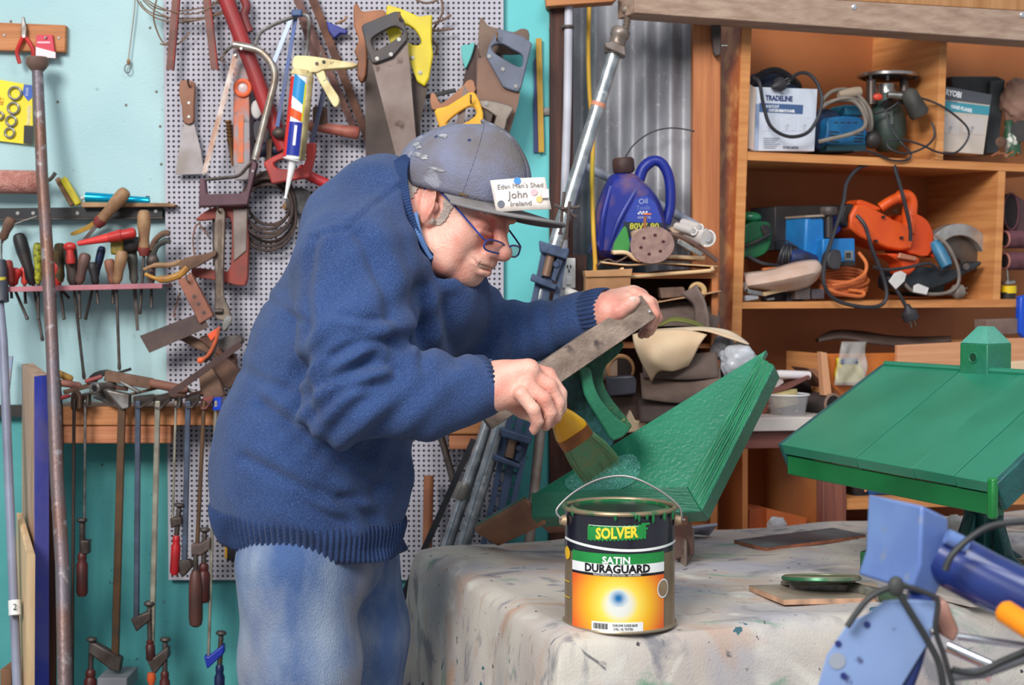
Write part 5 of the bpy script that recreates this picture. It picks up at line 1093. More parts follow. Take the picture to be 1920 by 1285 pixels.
MB().pprism([(1133, 80), (1148, 76), (1172, 86), (1174, 106), (1160, 100), (1136, 90)], dpt(90) - .03, .05).build('jaw_plate', mat((150, 140, 134), (112, 98, 90), 20, rough=.45, metal=.4), t, bevel=.003)
A = W(1172, 62, dpt(60)); B = W(1184, -10, dpt(-10)); MB().lathe(A, B, [(i / 24, .0062 + .0022 * (i % 2)) for i in range(25)], 12).build('screw', mat((150, 134, 120), rough=.4, metal=.6), t)
MB().lathe(W(1166, 20, dpt(20)), W(1192, 12, dpt(20)), [(0, .006), (.2, .011), (.8, .011), (1, .005)], 14).build('crank_boss', mat((140, 126, 112), rough=.5, metal=.4), t)
MB().lathe(W(1164, 50, dpt(50) - .01), W(1158, 82, dpt(80) - .01), [(0, .003), (1, .003)], 8).build('pin', DSTEEL, t)
cl(196, 204, [(0, S(3.4, 14)), (1, S(3.4, 14))], 'orange_mark', mat((214, 140, 112), rough=.5))
t = thing('galvanised_pipe', 'second galvanised pipe leaning lower left of the pipe clamp', 'pipe'); A = W(965, 640, 3.42); B = W(838, 1025, 3.35); d2 = (B - A).normalized()
MB().tube([A, B, B + d2 * ((B.z - .01) / -d2.z)], S(3.3, 12), 16).build('pipe', GALV, t); MB().lathe(W(870, 905, 3.372), W(859, 938, 3.366), [(0, .017), (.2, .020), (.8, .020), (1, .017)], 16).build('coupling', mat((150, 142, 134), rough=.4, metal=.5), t)
t = thing('galvanised_pipe', 'third pipe, rust-spotted, standing just right of the blue sash clamp', 'pipe'); A = W(1018, 760, 3.40); B = W(1002, 920, 3.37); d2 = (B - A).normalized()
MB().tube([A, B, B + d2 * ((B.z - .01) / -d2.z)], S(3.3, 10), 14).build('pipe', mat((176, 160, 150), (140, 118, 104), 20, rough=.5, metal=.4), t); MB().lathe(A + Vector((0, 0, .03)), A - Vector((0, 0, .005)), [(0, .012), (.5, .020), (1, .016)], 16).build('cap', mat((226, 206, 180), rough=.5), t)
def sash(label, p0, p1, heads, Y0, Y1):
    t = thing('sash_clamp', label, 'clamp'); A = W(*p0, Y0); B = W(*p1, Y1); d = (B - A).normalized(); e = B + d * ((B.z - .01) / -d.z)
    up = Vector((0, 1, 0)); x = d.cross((up - d * up.dot(d)).normalized())
    MB().bar(A, e, .016, .05).build('bar', BLUC, t, bevel=.001)
    for s in (-1, 1): MB().bar(A + x * .022 * s - up * .02, e + x * .022 * s - up * .02, .012, .012).build('rail', BLUC, t, bevel=.001)
    L = (B - A).length; n = 22
    for i in range(n): c = A.lerp(B, (i + .5) / n) - up * .016; MB().bar(c - x * .02, c + x * .02, .005, .012).build('rung', BLUC, t)
    for (hx, hy, w_, h_) in heads:
        Yh = Y0 + (Y1 - Y0) * (hy - p0[1]) / (p1[1] - p0[1]) - .045; g = math.atan2(p1[0] - p0[0], p1[1] - p0[1])
        def q(dx, dy): return (hx + dx * math.cos(g) + dy * math.sin(g), hy + dy * math.cos(g) - dx * math.sin(g))
        MB().pprism([q(-w_, -h_), q(w_, -h_ * .8), q(w_ * .9, -h_ * .4), q(-w_ * .8, -h_ * .5)], Yh - .01, .06).build('jaw_flange', BLUC, t, bevel=.003)
        MB().pprism([q(-w_ * .6, -h_ * .5), q(-w_ * .35, -h_ * .5), q(-w_ * .3, h_ * .6), q(-w_ * .6, h_ * .6)], Yh + .01, .03).build('jaw_web', BLUC, t, bevel=.002)
        MB().pprism([q(w_ * .3, -h_ * .5), q(w_ * .75, -h_ * .4), q(w_ * .5, h_ * .7), q(w_ * .2, h_ * .6)], Yh + .005, .035).build('jaw_web', BLUC, t, bevel=.002)
        MB().pprism([q(-w_, h_ * .5), q(w_ * .7, h_ * .8), q(w_ * .6, h_ * 1.05), q(-w_ * 1.05, h_ * .85)], Yh - .01, .06).build('jaw_flange', BLUC, t, bevel=.003)
        p = W(*q(w_ * .35, -h_ * .1), Yh); MB().lathe(p, p + Vector((0, .02, 0)), [(0, .006), (.3, .008), (1, .008)], 12).build('bolt', BLUC, t)
        MB().lathe(W(*q(-w_ * .1, -h_ * .5), Yh + .01), W(*q(-w_ * .15, h_ * .5), Yh + .01), [(0, .010), (1, .010)], 12).build('screw', mat((140, 110, 92), rough=.5, metal=.4), t)
    return t
sash('blue cast iron sash clamp with its upper jaw beside the power outlet', (1042, 462), (938, 965), [(1032, 498, 30, 42), (962, 842, 32, 34)], 3.41, 3.36)
t = thing('wing_screws', 'thin crossed steel screw rods on the pipe clamp at cap-peak height', 'clamp'); Y = 3.30
for p0, p1 in (((1040, 384), (1080, 407)), ((1052, 392), (1086, 388)), ((1058, 360), (1050, 440)), ((1068, 378), (1062, 450))): MB().lathe(W(*p0, Y), W(*p1, Y + .01), [(0, .0035), (.94, .0032), (.95, .005), (1, .005)], 10).build('rod', mat((120, 108, 104), (90, 70, 66), 20, rough=.5, metal=.5), t)
tag(MB().prism([W(883, 822, 3.32), W(893, 826, 3.32), W(756, 1136, 3.26), W(744, 1130, 3.26)], (0, .006, 0)).build('black_strap', mat((44, 44, 48), (66, 62, 62), 20, rough=.5)), 'narrow black flat bar slanting down left towards the jeans', 'bar')
t = thing('bolted_knuckle', 'black bolted foot at the lower end of the slanting flat bar', 'foot'); MB().ell(W(748, 1142, 3.26), (.014, .01, .014)).build('knuckle', BLACK, t); MB().lathe(W(748, 1136, 3.26), W(736, 1200, 3.25), [(0, .006), (1, .006)], 10).build('leg', DSTEEL, t)
t = thing('timber_rail', 'two short pine boards on the wall just under the left end of the grey rail', 'rail')
wbox(836, 788, 918, 815, 3.40, .05).build('board', TIMBER, t, bevel=.002); wbox(842, 816, 912, 843, 3.405, .045).build('board', mat((206, 138, 96), (176, 104, 70), 9, stretch=(.4, 6, 10), rough=.65), t, bevel=.002)
tag(MB().lathe(W(804, 892, 3.42), W(800, 1100, 3.40), [(0, .011), (1, .011)], 12).build('wooden_pole', mat((176, 112, 76), (140, 84, 60), 12, rough=.5)), 'round brown wooden pole standing against the pegboard behind the jumper hem', 'pole')
tag(MB().lathe(W(822, 800, 3.44), W(858, 930, 3.42), [(0, .008), (1, .008)], 10).build('dark_pole', DSTEEL), 'thin dark pole crossing behind the short pine boards', 'pole')
# --- oil jug
t = thing('oil_jug', 'dusty dark blue plastic oil jug with black and yellow grade label', 'jug'); Y = 3.47
JB = mat((34, 50, 150), (28, 40, 124), 8, rough=.4, c3=(150, 110, 100), s3=9, t3=(.58, .78))
jo = smoothpoly([(1116, 486), (1114, 440), (1118, 400), (1128, 365), (1140, 338), (1148, 326), (1166, 322), (1192, 324), (1204, 334), (1222, 350), (1240, 376), (1250, 410), (1254, 450), (1255, 486)], 3)
def puff(poly, Y, t_, inset=.92):       # soft-edged slab
    P = [W(x, y, Y) for x, y in poly]; c = sum(P, Vector()) / len(P); n = len(P); b = MB(); L = [(0.0, inset - .10), (.12, inset), (.35, 1.0), (.65, 1.0), (.88, inset), (1.0, inset - .10)]
    for s, k in L:
        for p in P: q = c + (p - c) * k; b.v.append((q.x, Y + t_ * s, q.z))
    for i in range(len(L) - 1):
        for j in range(n): b.f.append((i * n + j, i * n + (j + 1) % n, (i + 1) * n + (j + 1) % n, (i + 1) * n + j))
    b.f.append(tuple(range(n))); b.f.append(tuple(range(6 * n - 1, 5 * n - 1, -1))); return b
puff(jo, Y, .11).build('body', JB, t)
MB().tube(spl(WP([(1198, 338), (1206, 316), (1224, 302), (1240, 306), (1252, 326), (1257, 356), (1256, 392), (1248, 420)], Y + .055), 5), [.013] * 10 + [.0115] * 26, 12, flat=1.2).build('handle', JB, t)
MB().lathe(W(1170, 325, Y + .05), W(1168, 296, Y + .05), [(0, .020), (.15, .024), (.85, .024), (1, .020)], 22).build('cap', mat((90, 58, 50), (60, 42, 40), 20, rough=.6), t)
for s in ((1146, 350, 1128, 470), (1196, 352, 1140, 470)): MB().tube(spl([W(s[0], s[1], Y + .006), W((s[0] + s[2]) / 2 - 6, (s[1] + s[3]) / 2, Y - .001), W(s[2], s[3], Y + .004)], 6), .006, 8).build('moulded_rib', JB, t)
lab = MB().pprism([(1176, 402), (1192, 372), (1212, 366), (1228, 380), (1240, 408), (1246, 440), (1240, 470), (1168, 470), (1170, 430)], Y - .0005, .002); lb = lab.build('label', mat((46, 66, 160), rough=.4), t)
MB().pprism([(1170, 416), (1243, 418), (1246, 446), (1168, 446)], Y - .001, .001).build('black_band', mat((34, 44, 50), rough=.4), lb)
TX = lambda x, y, rot=0: planar(W(x, y, Y - .0016), (math.cos(rot), 0, math.sin(rot)), (-math.sin(rot), 0, math.cos(rot)))
text_mb('80W-90', .019, TX(1208, 425), .0002, 1.0, .0004).build('lettering', mat((196, 190, 60), rough=.5), lb, smooth=False)
text_mb('Oil', .016, TX(1206, 378, .1), .0002).build('lettering', mat((170, 180, 214), rough=.5), lb, smooth=False)
text_mb('Tools', .013, TX(1206, 390, .05), .0002).build('lettering', mat((120, 134, 196), rough=.5), lb, smooth=False)
text_mb('GEAR OIL', .007, TX(1208, 408), .0002).build('lettering', mat((200, 200, 220), rough=.5), lb, smooth=False)
for i in range(6):
    for j in range(2):
        if (i + j) % 2: wbox(1196 + i * 3, 396 + j * 3, 1199 + i * 3, 399 + j * 3, Y - .0015, .001).build('check', mat((230, 230, 230), rough=.5), lb)
wbox(1206, 400, 1221, 403, Y - .0018, .001).build('orange_flash', mat((226, 120, 60), rough=.5), lb)
MB().pprism(smoothpoly([(1148, 470), (1160, 440), (1172, 424), (1178, 440), (1180, 470)], 2), Y - .012, .008).build('x', mat((60, 140, 66), rough=.5), bevel=.001).name = 'green_wedge'; tag(bpy.data.objects['green_wedge'], 'green plastic wedge leaning on the front of the oil jug', 'wedge')
# --- little sandpaper cabinet with stuff on and in it
YS = 3.40
PAPER = mat((222, 190, 150), (200, 162, 120), 10, rough=.8); TAN = mat((190, 140, 96), (164, 116, 78), 10, rough=.8); SAND = mat((120, 96, 84), (98, 78, 70), 60, rough=.95, bump=.5, bscale=500)
CREAMP = mat((236, 206, 170), (222, 184, 146), 9, rough=.85); GREYS = mat((112, 94, 86), (92, 76, 70), 14, rough=.9)
t = thing('sandpaper_cabinet', 'small open wooden cabinet stuffed with sandpaper beside the post', 'cabinet')
zb = .83
def wz(x0, x1, z0, z1, Y, th): a = W(x0, 600, Y).x; b = W(x1, 600, Y).x; return MB().box(((a + b) / 2, Y + th / 2, (z0 + z1) / 2), (b - a, th, z1 - z0))
z_top = W(1200, 512, YS).z
wz(1100, 1346, z_top - .012, z_top, YS, .21).build('top_panel', TIMBER, t); wz(1334, 1346, zb, z_top - .012, YS, .21).build('side_panel', TIMBERV, t); wz(1104, 1116, zb, z_top - .012, YS + .02, .19).build('side_panel', TIMBERV, t)
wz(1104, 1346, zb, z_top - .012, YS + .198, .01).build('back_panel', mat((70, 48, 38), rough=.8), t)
wz(1104, 1346, .73, zb, YS, .21).build('base_panel', TIMBER, t)
zs_ = W(1200, 645, YS).z; wz(1116, 1334, zs_ - .010, zs_, YS + .02, .17).build('shelf_panel', TIMBER, t)
for s in (1112, 1338): wz(s - 6, s + 6, 0, .73, YS + .01, .04).build('leg', TIMBERV, t)
wz(1112 - 6, 1112 + 6, 0, .73, YS + .16, .04).build('leg', TIMBERV, t); wz(1332, 1344, 0, .73, YS + .16, .04).build('leg', TIMBERV, t)
t = thing('cardboard_box', 'brown cardboard box end left of the dark cabinet opening', 'box'); a_ = W(1098, 508, YS - .035)
wbox(1098, 516, 1182, 600, YS - .10, .09).build('body', TAN, t, bevel=.001); MB().pprism([(1096, 508), (1186, 504), (1184, 518), (1098, 520)], YS - .105, .1).build('lid', mat((206, 158, 112), (184, 134, 92), 10, rough=.8), t, bevel=.001)
def sheetthing(name, label, pts, Y, m, th=.0025, dY=.10, curl=.004, cat='sheet', sub=3):
    """sheet lying in the stack: outline at the front (picture units), reaching back dY; the front edge waves"""
    b = MB(); n = len(pts)
    up = spl([Vector((x, y, 0)) for x, y in pts], sub); 
    def fn(u, v): 
        i = min(len(up) - 1, int(round(u * (len(up) - 1)))); p = W(up[i].x, up[i].y, Y); return Vector((p.x, Y + dY * v, p.z + curl * math.sin(u * 9 + v * 3) * v))
    b.grid(fn, len(up) - 1, 4); return tag(b.build(name, m, solid=th), label, cat)
sheetthing('paper_sheet', 'long pale paper sheet lying on top of the little cabinet', [(1128, 492), (1180, 497), (1240, 494), (1346, 500)], YS - .02, PAPER, .003)
sheetthing('paper_sheet', 'second pale sheet with curled edge under the top one', [(1166, 503), (1180, 518), (1240, 514), (1330, 508), (1334, 502)], YS - .03, mat((236, 200, 156), (220, 180, 136), 10, rough=.8), .007)
sheetthing('sanding_sheet', 'grey sanding sheet crumpled at the left of the cabinet top', [(1120, 498), (1140, 486), (1156, 492), (1178, 480)], YS - .01, SAND)
sheetthing('paper_sheet', 'folded cream paper behind the round sanding disc', [(1150, 474), (1176, 474), (1200, 488), (1240, 482), (1322, 484)], YS + .0, CREAMP, .008)
t = thing('sanding_disc', 'round brown sanding disc with a ring of holes tilted on the cabinet top', 'disc')
dc = W(1223, 461, YS - .05); nn = Vector((-.15, -1, .62)).normalized(); MB().lathe(dc, dc + nn * .004, [(0, .046), (1, .046)], 36).build('disc', mat((152, 122, 112), (128, 100, 94), 50, rough=.95), t)
F = frame_of(nn)
for k in range(6): q = k * PI / 3 + .3; p = dc + nn * .0042 + F @ Vector((math.cos(q) * .024, math.sin(q) * .024, 0)); MB().lathe(p, p + nn * .0006, [(0, .0038), (1, .0038)], 12).build('hole', mat((70, 30, 34), rough=.9), t)
t = thing('wooden_reel', 'cream cylinder with a thin brown dowel standing up behind the disc', 'reel'); MB().lathe(W(1206, 470, YS), W(1202, 434, YS + .01), [(0, .022), (1, .022)], 24).build('cylinder', mat((190, 160, 136), (166, 132, 110), 12, rough=.7), t); MB().lathe(W(1207, 444, YS), W(1210, 406, YS), [(0, .0034), (1, .0034)], 10).build('dowel', WOODR, t)
t = thing('bulb_carton', 'tan carton with three round white ends right of the oil jug', 'carton')
MB().prism([W(1254, 428, YS + .06), W(1296, 413, YS + .06), W(1334, 432, YS - .01), W(1318, 458, YS - .01), W(1290, 470, YS - .01)], (0, .05, 0)).build('carton', mat((190, 160, 134), (160, 130, 108), 12, rough=.7), t, bevel=.003)
for x, y, r in ((1326, 447, 17), (1300, 434, 8), (1312, 427, 8)):
    p = W(x, y, YS - .03); MB().lathe(p, p + Vector((-.03, .05, .012)), [(0, S(3.3, r)), (1, S(3.3, r))], 24).build('tube', mat((206, 196, 190), rough=.5), t); MB().torus(p, S(3.3, r - 1.5), .0018, (-.4, -1, .1), 24, 6).build('rim', mat((226, 220, 216), rough=.4), t); q = p + Vector((.0, -.001, 0)); MB().lathe(q, q + Vector((0, .001, 0)), [(0, S(3.3, r * .45)), (1, S(3.3, r * .45))], 16).build('end_print', mat((160, 156, 160), rough=.6), t)
tag(MB().bar(W(1270, 452, YS - .045), W(1316, 478, YS - .045), .010, .012).build('silver_bar', BRIGHT, bevel=.001), 'short polished metal bar below the bulb carton', 'bar')
tag(MB().tube(spl(WP([(1222, 436), (1262, 440), (1300, 456), (1345, 490)], YS - .02), 5), .0048, 8).build('brown_tube', mat((112, 84, 74), (90, 66, 60), 20, rough=.6)), 'thin brown rod slanting down to the right edge of the cabinet top', 'rod')
# inside the cabinet
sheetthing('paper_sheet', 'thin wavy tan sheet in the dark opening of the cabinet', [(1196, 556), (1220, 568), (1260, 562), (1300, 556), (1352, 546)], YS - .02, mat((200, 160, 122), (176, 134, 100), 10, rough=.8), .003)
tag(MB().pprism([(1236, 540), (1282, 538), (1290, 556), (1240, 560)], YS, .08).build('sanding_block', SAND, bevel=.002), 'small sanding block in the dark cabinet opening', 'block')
tag(MB().torus(W(1308, 546, YS - .01), .014, .006, (0, -1, .1), 24, 8).build('tape_ring', mat((196, 160, 110), rough=.7)), 'small tan tape ring at the right of the cabinet opening', 'tape')
def curved(name, label, cols, rows, m, th=.003, cat='sheet'):   # surface through a lattice of (x, y, Y) rows
    R = [spl([W(*c) for c in row], 6) for row in rows]; b = MB(); nv = len(R[0]); 
    cs = [spl([R[i][j] for i in range(len(R))], 4) for j in range(nv)]
    b.grid(lambda u, v: cs[int(round(v * (nv - 1)))][int(round(u * (len(cs[0]) - 1)))], len(cs[0]) - 1, nv - 1)
    return tag(b.build(name, m, solid=th), label, cat)
curved('sanding_belt', 'brown sanding sheet curling upright out of the cabinet', 0, [[(1277, 552, 3.360), (1300, 572, 3.350), (1302, 600, 3.350), (1304, 612, 3.350)], [(1306, 534, 3.340), (1320, 560, 3.320), (1328, 590, 3.320), (1330, 614, 3.320)]], mat((128, 110, 102), (108, 90, 84), 40, rough=.9))
curved('sanding_sheet', 'wide grey-brown sanding sheet filling the middle of the cabinet', 0, [[(1228, 568, 3.430), (1236, 590, 3.390), (1226, 612, 3.350)], [(1300, 566, 3.430), (1290, 590, 3.390), (1300, 612, 3.350)], [(1346, 580, 3.430), (1350, 600, 3.390), (1340, 620, 3.350)]], GREYS)
curved('olive_disc', 'olive-edged curved disc lying over the cream paper', 0, [[(1234, 612, 3.330), (1262, 596, 3.310), (1300, 602, 3.310), (1326, 616, 3.330)], [(1236, 612, 3.290), (1262, 602, 3.280), (1298, 608, 3.280), (1324, 618, 3.290)]], mat((128, 130, 62), (100, 100, 50), 10, rough=.7), .004)
curved('paper_sheet', 'white-edged long paper sheet reaching right past the post', 0, [[(1206, 620, 3.290), (1262, 616, 3.270), (1320, 614, 3.270), (1370, 622, 3.270), (1405, 646, 3.270)], [(1212, 634, 3.230), (1262, 622, 3.220), (1318, 620, 3.220), (1366, 634, 3.220), (1403, 646, 3.230)]], mat((238, 218, 192), (214, 178, 140), 6, rough=.8), .003)
curved('cream_sheet', 'large cream sheet hanging crumpled over the cabinet front', 0, [[(1186, 628, 3.220), (1220, 620, 3.210), (1280, 618, 3.210), (1326, 628, 3.220)], [(1190, 650, 3.200), (1226, 646, 3.170), (1278, 644, 3.180), (1312, 646, 3.200)], [(1204, 682, 3.2), (1226, 676, 3.16), (1264, 680, 3.18), (1300, 670, 3.2)], [(1222, 716, 3.21), (1236, 696, 3.18), (1262, 696, 3.19), (1290, 686, 3.21)]], CREAMP, .002, 'cloth')
for i, (pts, m, lab) in enumerate((([(1202, 660, 3.250), (1280, 664, 3.240), (1344, 660, 3.250)], GREYS, 'upper brown sanding sheet behind the hanging cream sheet'), ([(1200, 700, 3.245), (1280, 708, 3.230), (1350, 690, 3.240)], mat((126, 104, 92), (104, 84, 76), 20, rough=.9), 'middle brown sanding sheet below the hanging cream sheet'), ([(1196, 744, 3.240), (1280, 738, 3.220), (1360, 714, 3.230)], mat((104, 86, 78), (86, 70, 66), 20, rough=.9), 'lower brown sanding sheet just above the green gable'))):
    dn = 48; curved('sanding_sheet', lab, 0, [pts, [(x + 4, y + dn, Y - .03 - .015 * i) for x, y, Y in pts]], m)
t = thing('cardboard_tube', 'thick cardboard tube with its open end facing the room', 'tube'); p = W(1163, 692, 3.250); MB().lathe(p, p + Vector((-.04, .16, 0)), [(0, .030), (1, .030)], 30).build('tube', mat((176, 144, 120), (150, 118, 98), 16, rough=.8), t)
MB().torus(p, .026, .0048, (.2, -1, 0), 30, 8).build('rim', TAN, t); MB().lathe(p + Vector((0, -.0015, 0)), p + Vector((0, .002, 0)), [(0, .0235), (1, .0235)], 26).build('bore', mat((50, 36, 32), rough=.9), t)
tag(MB().pprism([(1138, 707), (1188, 704), (1194, 712), (1192, 740), (1140, 744)], 3.220, .10).build('black_case', mat((36, 34, 40), (80, 76, 86), 10, rough=.3), bevel=.004), 'small glossy black case below the cardboard tube', 'case')
tag(MB().pprism([(1140, 744), (1204, 742), (1200, 800), (1142, 800)], 3.260, .08).build('brown_block', mat((96, 74, 66), (120, 96, 84), 10, rough=.8), bevel=.003), 'brown block under the black case beside the green bracket', 'block')
tag(MB().pprism(smoothpoly([(1172, 798), (1182, 770), (1192, 790), (1212, 790), (1204, 806), (1176, 812)], 2), 3.190, .03).build('torn_paper', CREAMP, bevel=.002), 'torn cream paper scrap just above the green gable edge', 'paper')
def crumple(name, label, c, r, m, cat, seed=1, n=22, amp=.25, squash=(1, 1, 1)):
    b = MB(); b.ell((0, 0, 0), 1, n=n * 2, m=n); V = np.array(b.v); V *= (1 + vnoise(V, 5, seed)[:, None] * amp + vnoise(V, 13, seed + 1)[:, None] * amp * .5)
    c = Vector(c); b.v = [(c.x + v[0] * r * squash[0], c.y + v[1] * r * squash[1], c.z + v[2] * r * squash[2]) for v in V]; return tag(b.build(name, m), label, cat)
PLAS = mat((206, 208, 214), (170, 172, 180), 14, rough=.25, alpha=.8)
crumple('plastic_bag', 'crumpled clear plastic bag hanging at the foot of the shelving side', W(1384, 676, 3.250), .040, PLAS, 'bag', 3, amp=.32, squash=(1, .7, .9))
crumple('plastic_bag', 'smaller grey crumpled plastic piece just above the clear bag', W(1356, 652, 3.290), .026, mat((150, 150, 156), (120, 116, 120), 20, rough=.3, alpha=.85), 'bag', 9, amp=.35, squash=(.8, .8, 1.1))
# ================================================================ shelving on the right (turned about 20 degrees)
TH = math.radians(20); UX = Vector((math.cos(TH), math.sin(TH), 0)); WD = Vector((-math.sin(TH), math.cos(TH), 0)); CP0 = W(1395, 400, 3.62); SD = .29
def C(px, py, dep=0.0):          # point on a plane parallel to the shelf front, 'dep' behind it
    d = _f + _r * ((px - 960) / FPX) + _u * ((642.5 - py) / FPX); o = Vector((0, 0, CAMZ)); p0 = CP0 + WD * dep
    return o + d * ((p0 - o).dot(WD) / d.dot(WD))
def CPl(pts, dep): return [C(x, y, dep) for x, y in pts]
def cpr(pts, dep, th, mb=None): return (mb or MB()).prism(CPl(pts, dep), WD * th)
def cbox(x0, y0, x1, y1, dep, th): return cpr([(x0, y0), (x1, y0), (x1, y1), (x0, y1)], dep, th)
PLY = mat((204, 128, 64), (180, 106, 50), 6, rough=.6, bump=.3, bscale=80); PLYE = mat((220, 152, 92), (196, 126, 72), 10, stretch=(.5, .5, 6), rough=.6)
PLYB = mat((184, 112, 64), (160, 92, 50), 3, rough=.6)
STAIN = mat((196, 112, 52), (170, 84, 34), 12, rough=.35, c3=(220, 150, 84), s3=18, t3=(.5, .62))
t = thing('shelving_unit', 'tall open plywood shelving unit full of power tools', 'shelving')
cpr([(1392, -20), (1412, -20), (1388, 690), (1369, 690)], 0, SD).build('side_panel', STAIN, t)
cpr([(1393, 5), (1411, 5), (1387, 690), (1370, 690)], -.002, .002).build('side_edging', PLYE, t)
cpr([(1398, 284), (1990, 311), (1990, 325), (1398, 300)], 0, SD).build('shelf', PLYE, t)
cpr([(1388, 567), (1911, 561), (1910, 576), (1388, 579)], 0, SD).build('shelf', PLYE, t)
cpr([(1766, -10), (1779, -10), (1768, 300), (1754, 299)], .002, SD).build('divider', PLYE, t)
cpr([(1873, 306), (1886, 307), (1875, 562), (1862, 562)], .002, SD).build('divider', PLYE, t)
cpr([(1380, -20), (2150, 20), (2150, 762), (1372, 762)], SD, .008).build('back_panel', PLYB, t)
p = C(1468, 303, SD - .004); 
for x, y in ((1468, 303), (1397, 364)): p = C(x, y, .20 if x > 1400 else .02); MB().ell(p, .0045).build('screw_head', mat((200, 160, 90), rough=.3, metal=.8), t)
b = MB(); P_ = S(3.9, 47); o_ = C(1330, 300, SD + .05)
for i in range(24 * 16):
    for z in (0, zt): q = o_ + UX * (P_ * i / 16) + WD * (.011 * math.cos(i / 16 * 2 * PI)); b.v.append((q.x, q.y, z))
b.f = [(2 * i, 2 * i + 2, 2 * i + 3, 2 * i + 1) for i in range(24 * 16 - 1)]; w2 = b.build('wall_right', mat((130, 130, 134), (96, 94, 100), 14, rough=.5, metal=.25), solid=.001); struct(w2)
t = thing('header_beam', 'rough grey-brown timber beam across the top of the shelving', 'beam')
cpr([(1190, -22), (2050, 28), (2050, 86), (1190, 24)], -.10, .09).build('beam', RAWX, t, bevel=.002)
for x, y in ((1602, 13), (1917, 28)): p = C(x, y, -.1015); MB().lathe(p - WD * .002, p, [(0, .004), (1, .0065)], 14).build('screw', mat((210, 210, 216), rough=.3, metal=.6), t)
cpr([(1190, -60), (2050, -40), (2050, 27), (1190, -23)], -.06, .02).build('x', mat((190, 140, 94), (168, 118, 74), 9, stretch=(6, 6, .5), rough=.6)).name = 'fascia_panel'; tag(bpy.data.objects['fascia_panel'], 'wood-grain panel above the rough header beam', 'panel')
tag(MB().prism([W(1022, -10, 3.45), W(1160, -10, 3.45), W(1150, 3, 3.45), W(1024, 12, 3.45)], (0, .05, 0)).build('short_beam', TIMBER, bevel=.002), 'end of an orange timber beam at the top above the stud', 'beam')
t = thing('wall_bracket', 'timber batten behind the shelving side', 'batten')
MB().box(C(1352, 300, .31), (.03, .03, 1.0)).build('batten', DARKV, t)
def pluglike(parent, a, b2, m, pins=True, r=.017):
    A = Vector(a); B = Vector(b2); d = (B - A).normalized()
    MB().lathe(A, B, [(0, r * .35), (.25, r * .5), (.5, r), (.9, r), (1, r * .92)], 16).build('plug', m, parent)
    if pins:
        x = d.cross(WD).normalized()
        for s in (-1, 1): MB().bar(B + x * .006 * s, B + x * .006 * s + d * .016, .0016, .005).build('pin', BRIGHT, parent)
RUB = mat((36, 36, 42), (56, 54, 58), 20, rough=.5)
def cord(name, label, pts, r=.0035, m=RUB, parent=None, closed=False):
    o = MB().tube(spl([C(*q) for q in pts], 7, closed), r, 8, closed=closed).build(name, m, parent)
    return tag(o, label, 'cord') if label else o
# ---- top row
t = thing('planer_box', 'white and blue cardboard box of a rebate planer with a torn left side', 'box')
BX = [(1412, 163), (1533, 167), (1527, 284), (1406, 283)]
cpr(BX, .03, .14).build('carton', mat((226, 230, 240), (200, 206, 220), 6, rough=.5), t, bevel=.001)
cpr([(1406, 158), (1418, 166), (1413, 282), (1403, 278)], .026, .006).build('torn_flap', mat((220, 196, 180), rough=.7), t)
def onb(x, y, dep=.0295, rot=-.0): return planar(C(x, y, dep), UX * math.cos(rot) + Vector((0, 0, 1)) * math.sin(rot), Vector((0, 0, 1)) * math.cos(rot) - UX * math.sin(rot))
cpr([(1424, 193), (1506, 197), (1505, 214), (1423, 210)], .0292, .001).build('blue_band', mat((70, 96, 140), rough=.5), t); cpr([(1407, 194), (1424, 195), (1422, 282), (1406, 281)], .0292, .001).build('blue_fade', mat((96, 116, 156), (190, 200, 220), 8, rough=.5), t)
NAVY = mat((30, 44, 104), rough=.5); WHT = mat((240, 242, 246), rough=.5); GRY = mat((120, 124, 136), rough=.6)
text_mb('TRADELINE', .0165, onb(1461, 185, .029), .0003, .82, .0005).build('lettering', NAVY, t, smooth=False)
text_mb('SHORTCUT', .0088, onb(1446, 200, .0285), .0003, .9, .0002).build('lettering', WHT, t, smooth=False)
text_mb('DUSTLESS REBATE PLANER', .0085, onb(1466, 208, .0285), .0003, .66, .0003).build('lettering', WHT, t, smooth=False)
text_mb('RYOBI LIMITED', .0075, onb(1483, 277, .029), .0003, .8, .0002).build('lettering', GRY, t, smooth=False)
for i in range(3): cbox(1431 + i * 33, 218, 1461 + i * 33, 246, .0292, .0008).build('picture_panel', mat((206, 210, 222), (130, 136, 150), 60, rough=.5, thr=(.55, .7)), t)
for i in range(6): cbox(1432, 259 + i * 3.6, 1462 - (i % 3) * 4, 260.2 + i * 3.6, .0292, .0008).build('print_line', GRY, t)
t = thing('dome_sander', 'dark blue domed tool behind the white planer box', 'power tool')
MB().ell(C(1446, 166, .17), (.075, .04, .042)).build('body', mat((34, 54, 92), (30, 34, 44), 20, rough=.5), t); MB().tube(spl([C(1408, 158, .12), C(1430, 138, .12), C(1456, 132, .12), C(1482, 146, .12), C(1490, 162, .14)], 5), .008, 8).build('black_rim', BLACK, t)
t = thing('power_flex', 'black power cord looped in front of the white planer box with a round plug', 'cord')
cord('cord', None, [(1412, 146, .02), (1424, 156, -.01), (1432, 200, -.012), (1446, 238, -.014), (1478, 256, -.014), (1512, 250, -.012), (1532, 224, -.01), (1541, 190, -.008), (1534, 160, .0), (1518, 140, .01), (1500, 137, .015), (1484, 146, .015)], .0042, RUB, t)
pluglike(t, C(1448, 164, .02), C(1468, 156, .02), RUB, r=.016); cord('cord', None, [(1484, 146, .015), (1480, 152, .02), (1470, 156, .02)], .0035, RUB, t)
CYA = mat((30, 120, 170), (26, 84, 130), 10, rough=.45); TEALC = mat((44, 130, 150), (30, 90, 120), 8, rough=.5)
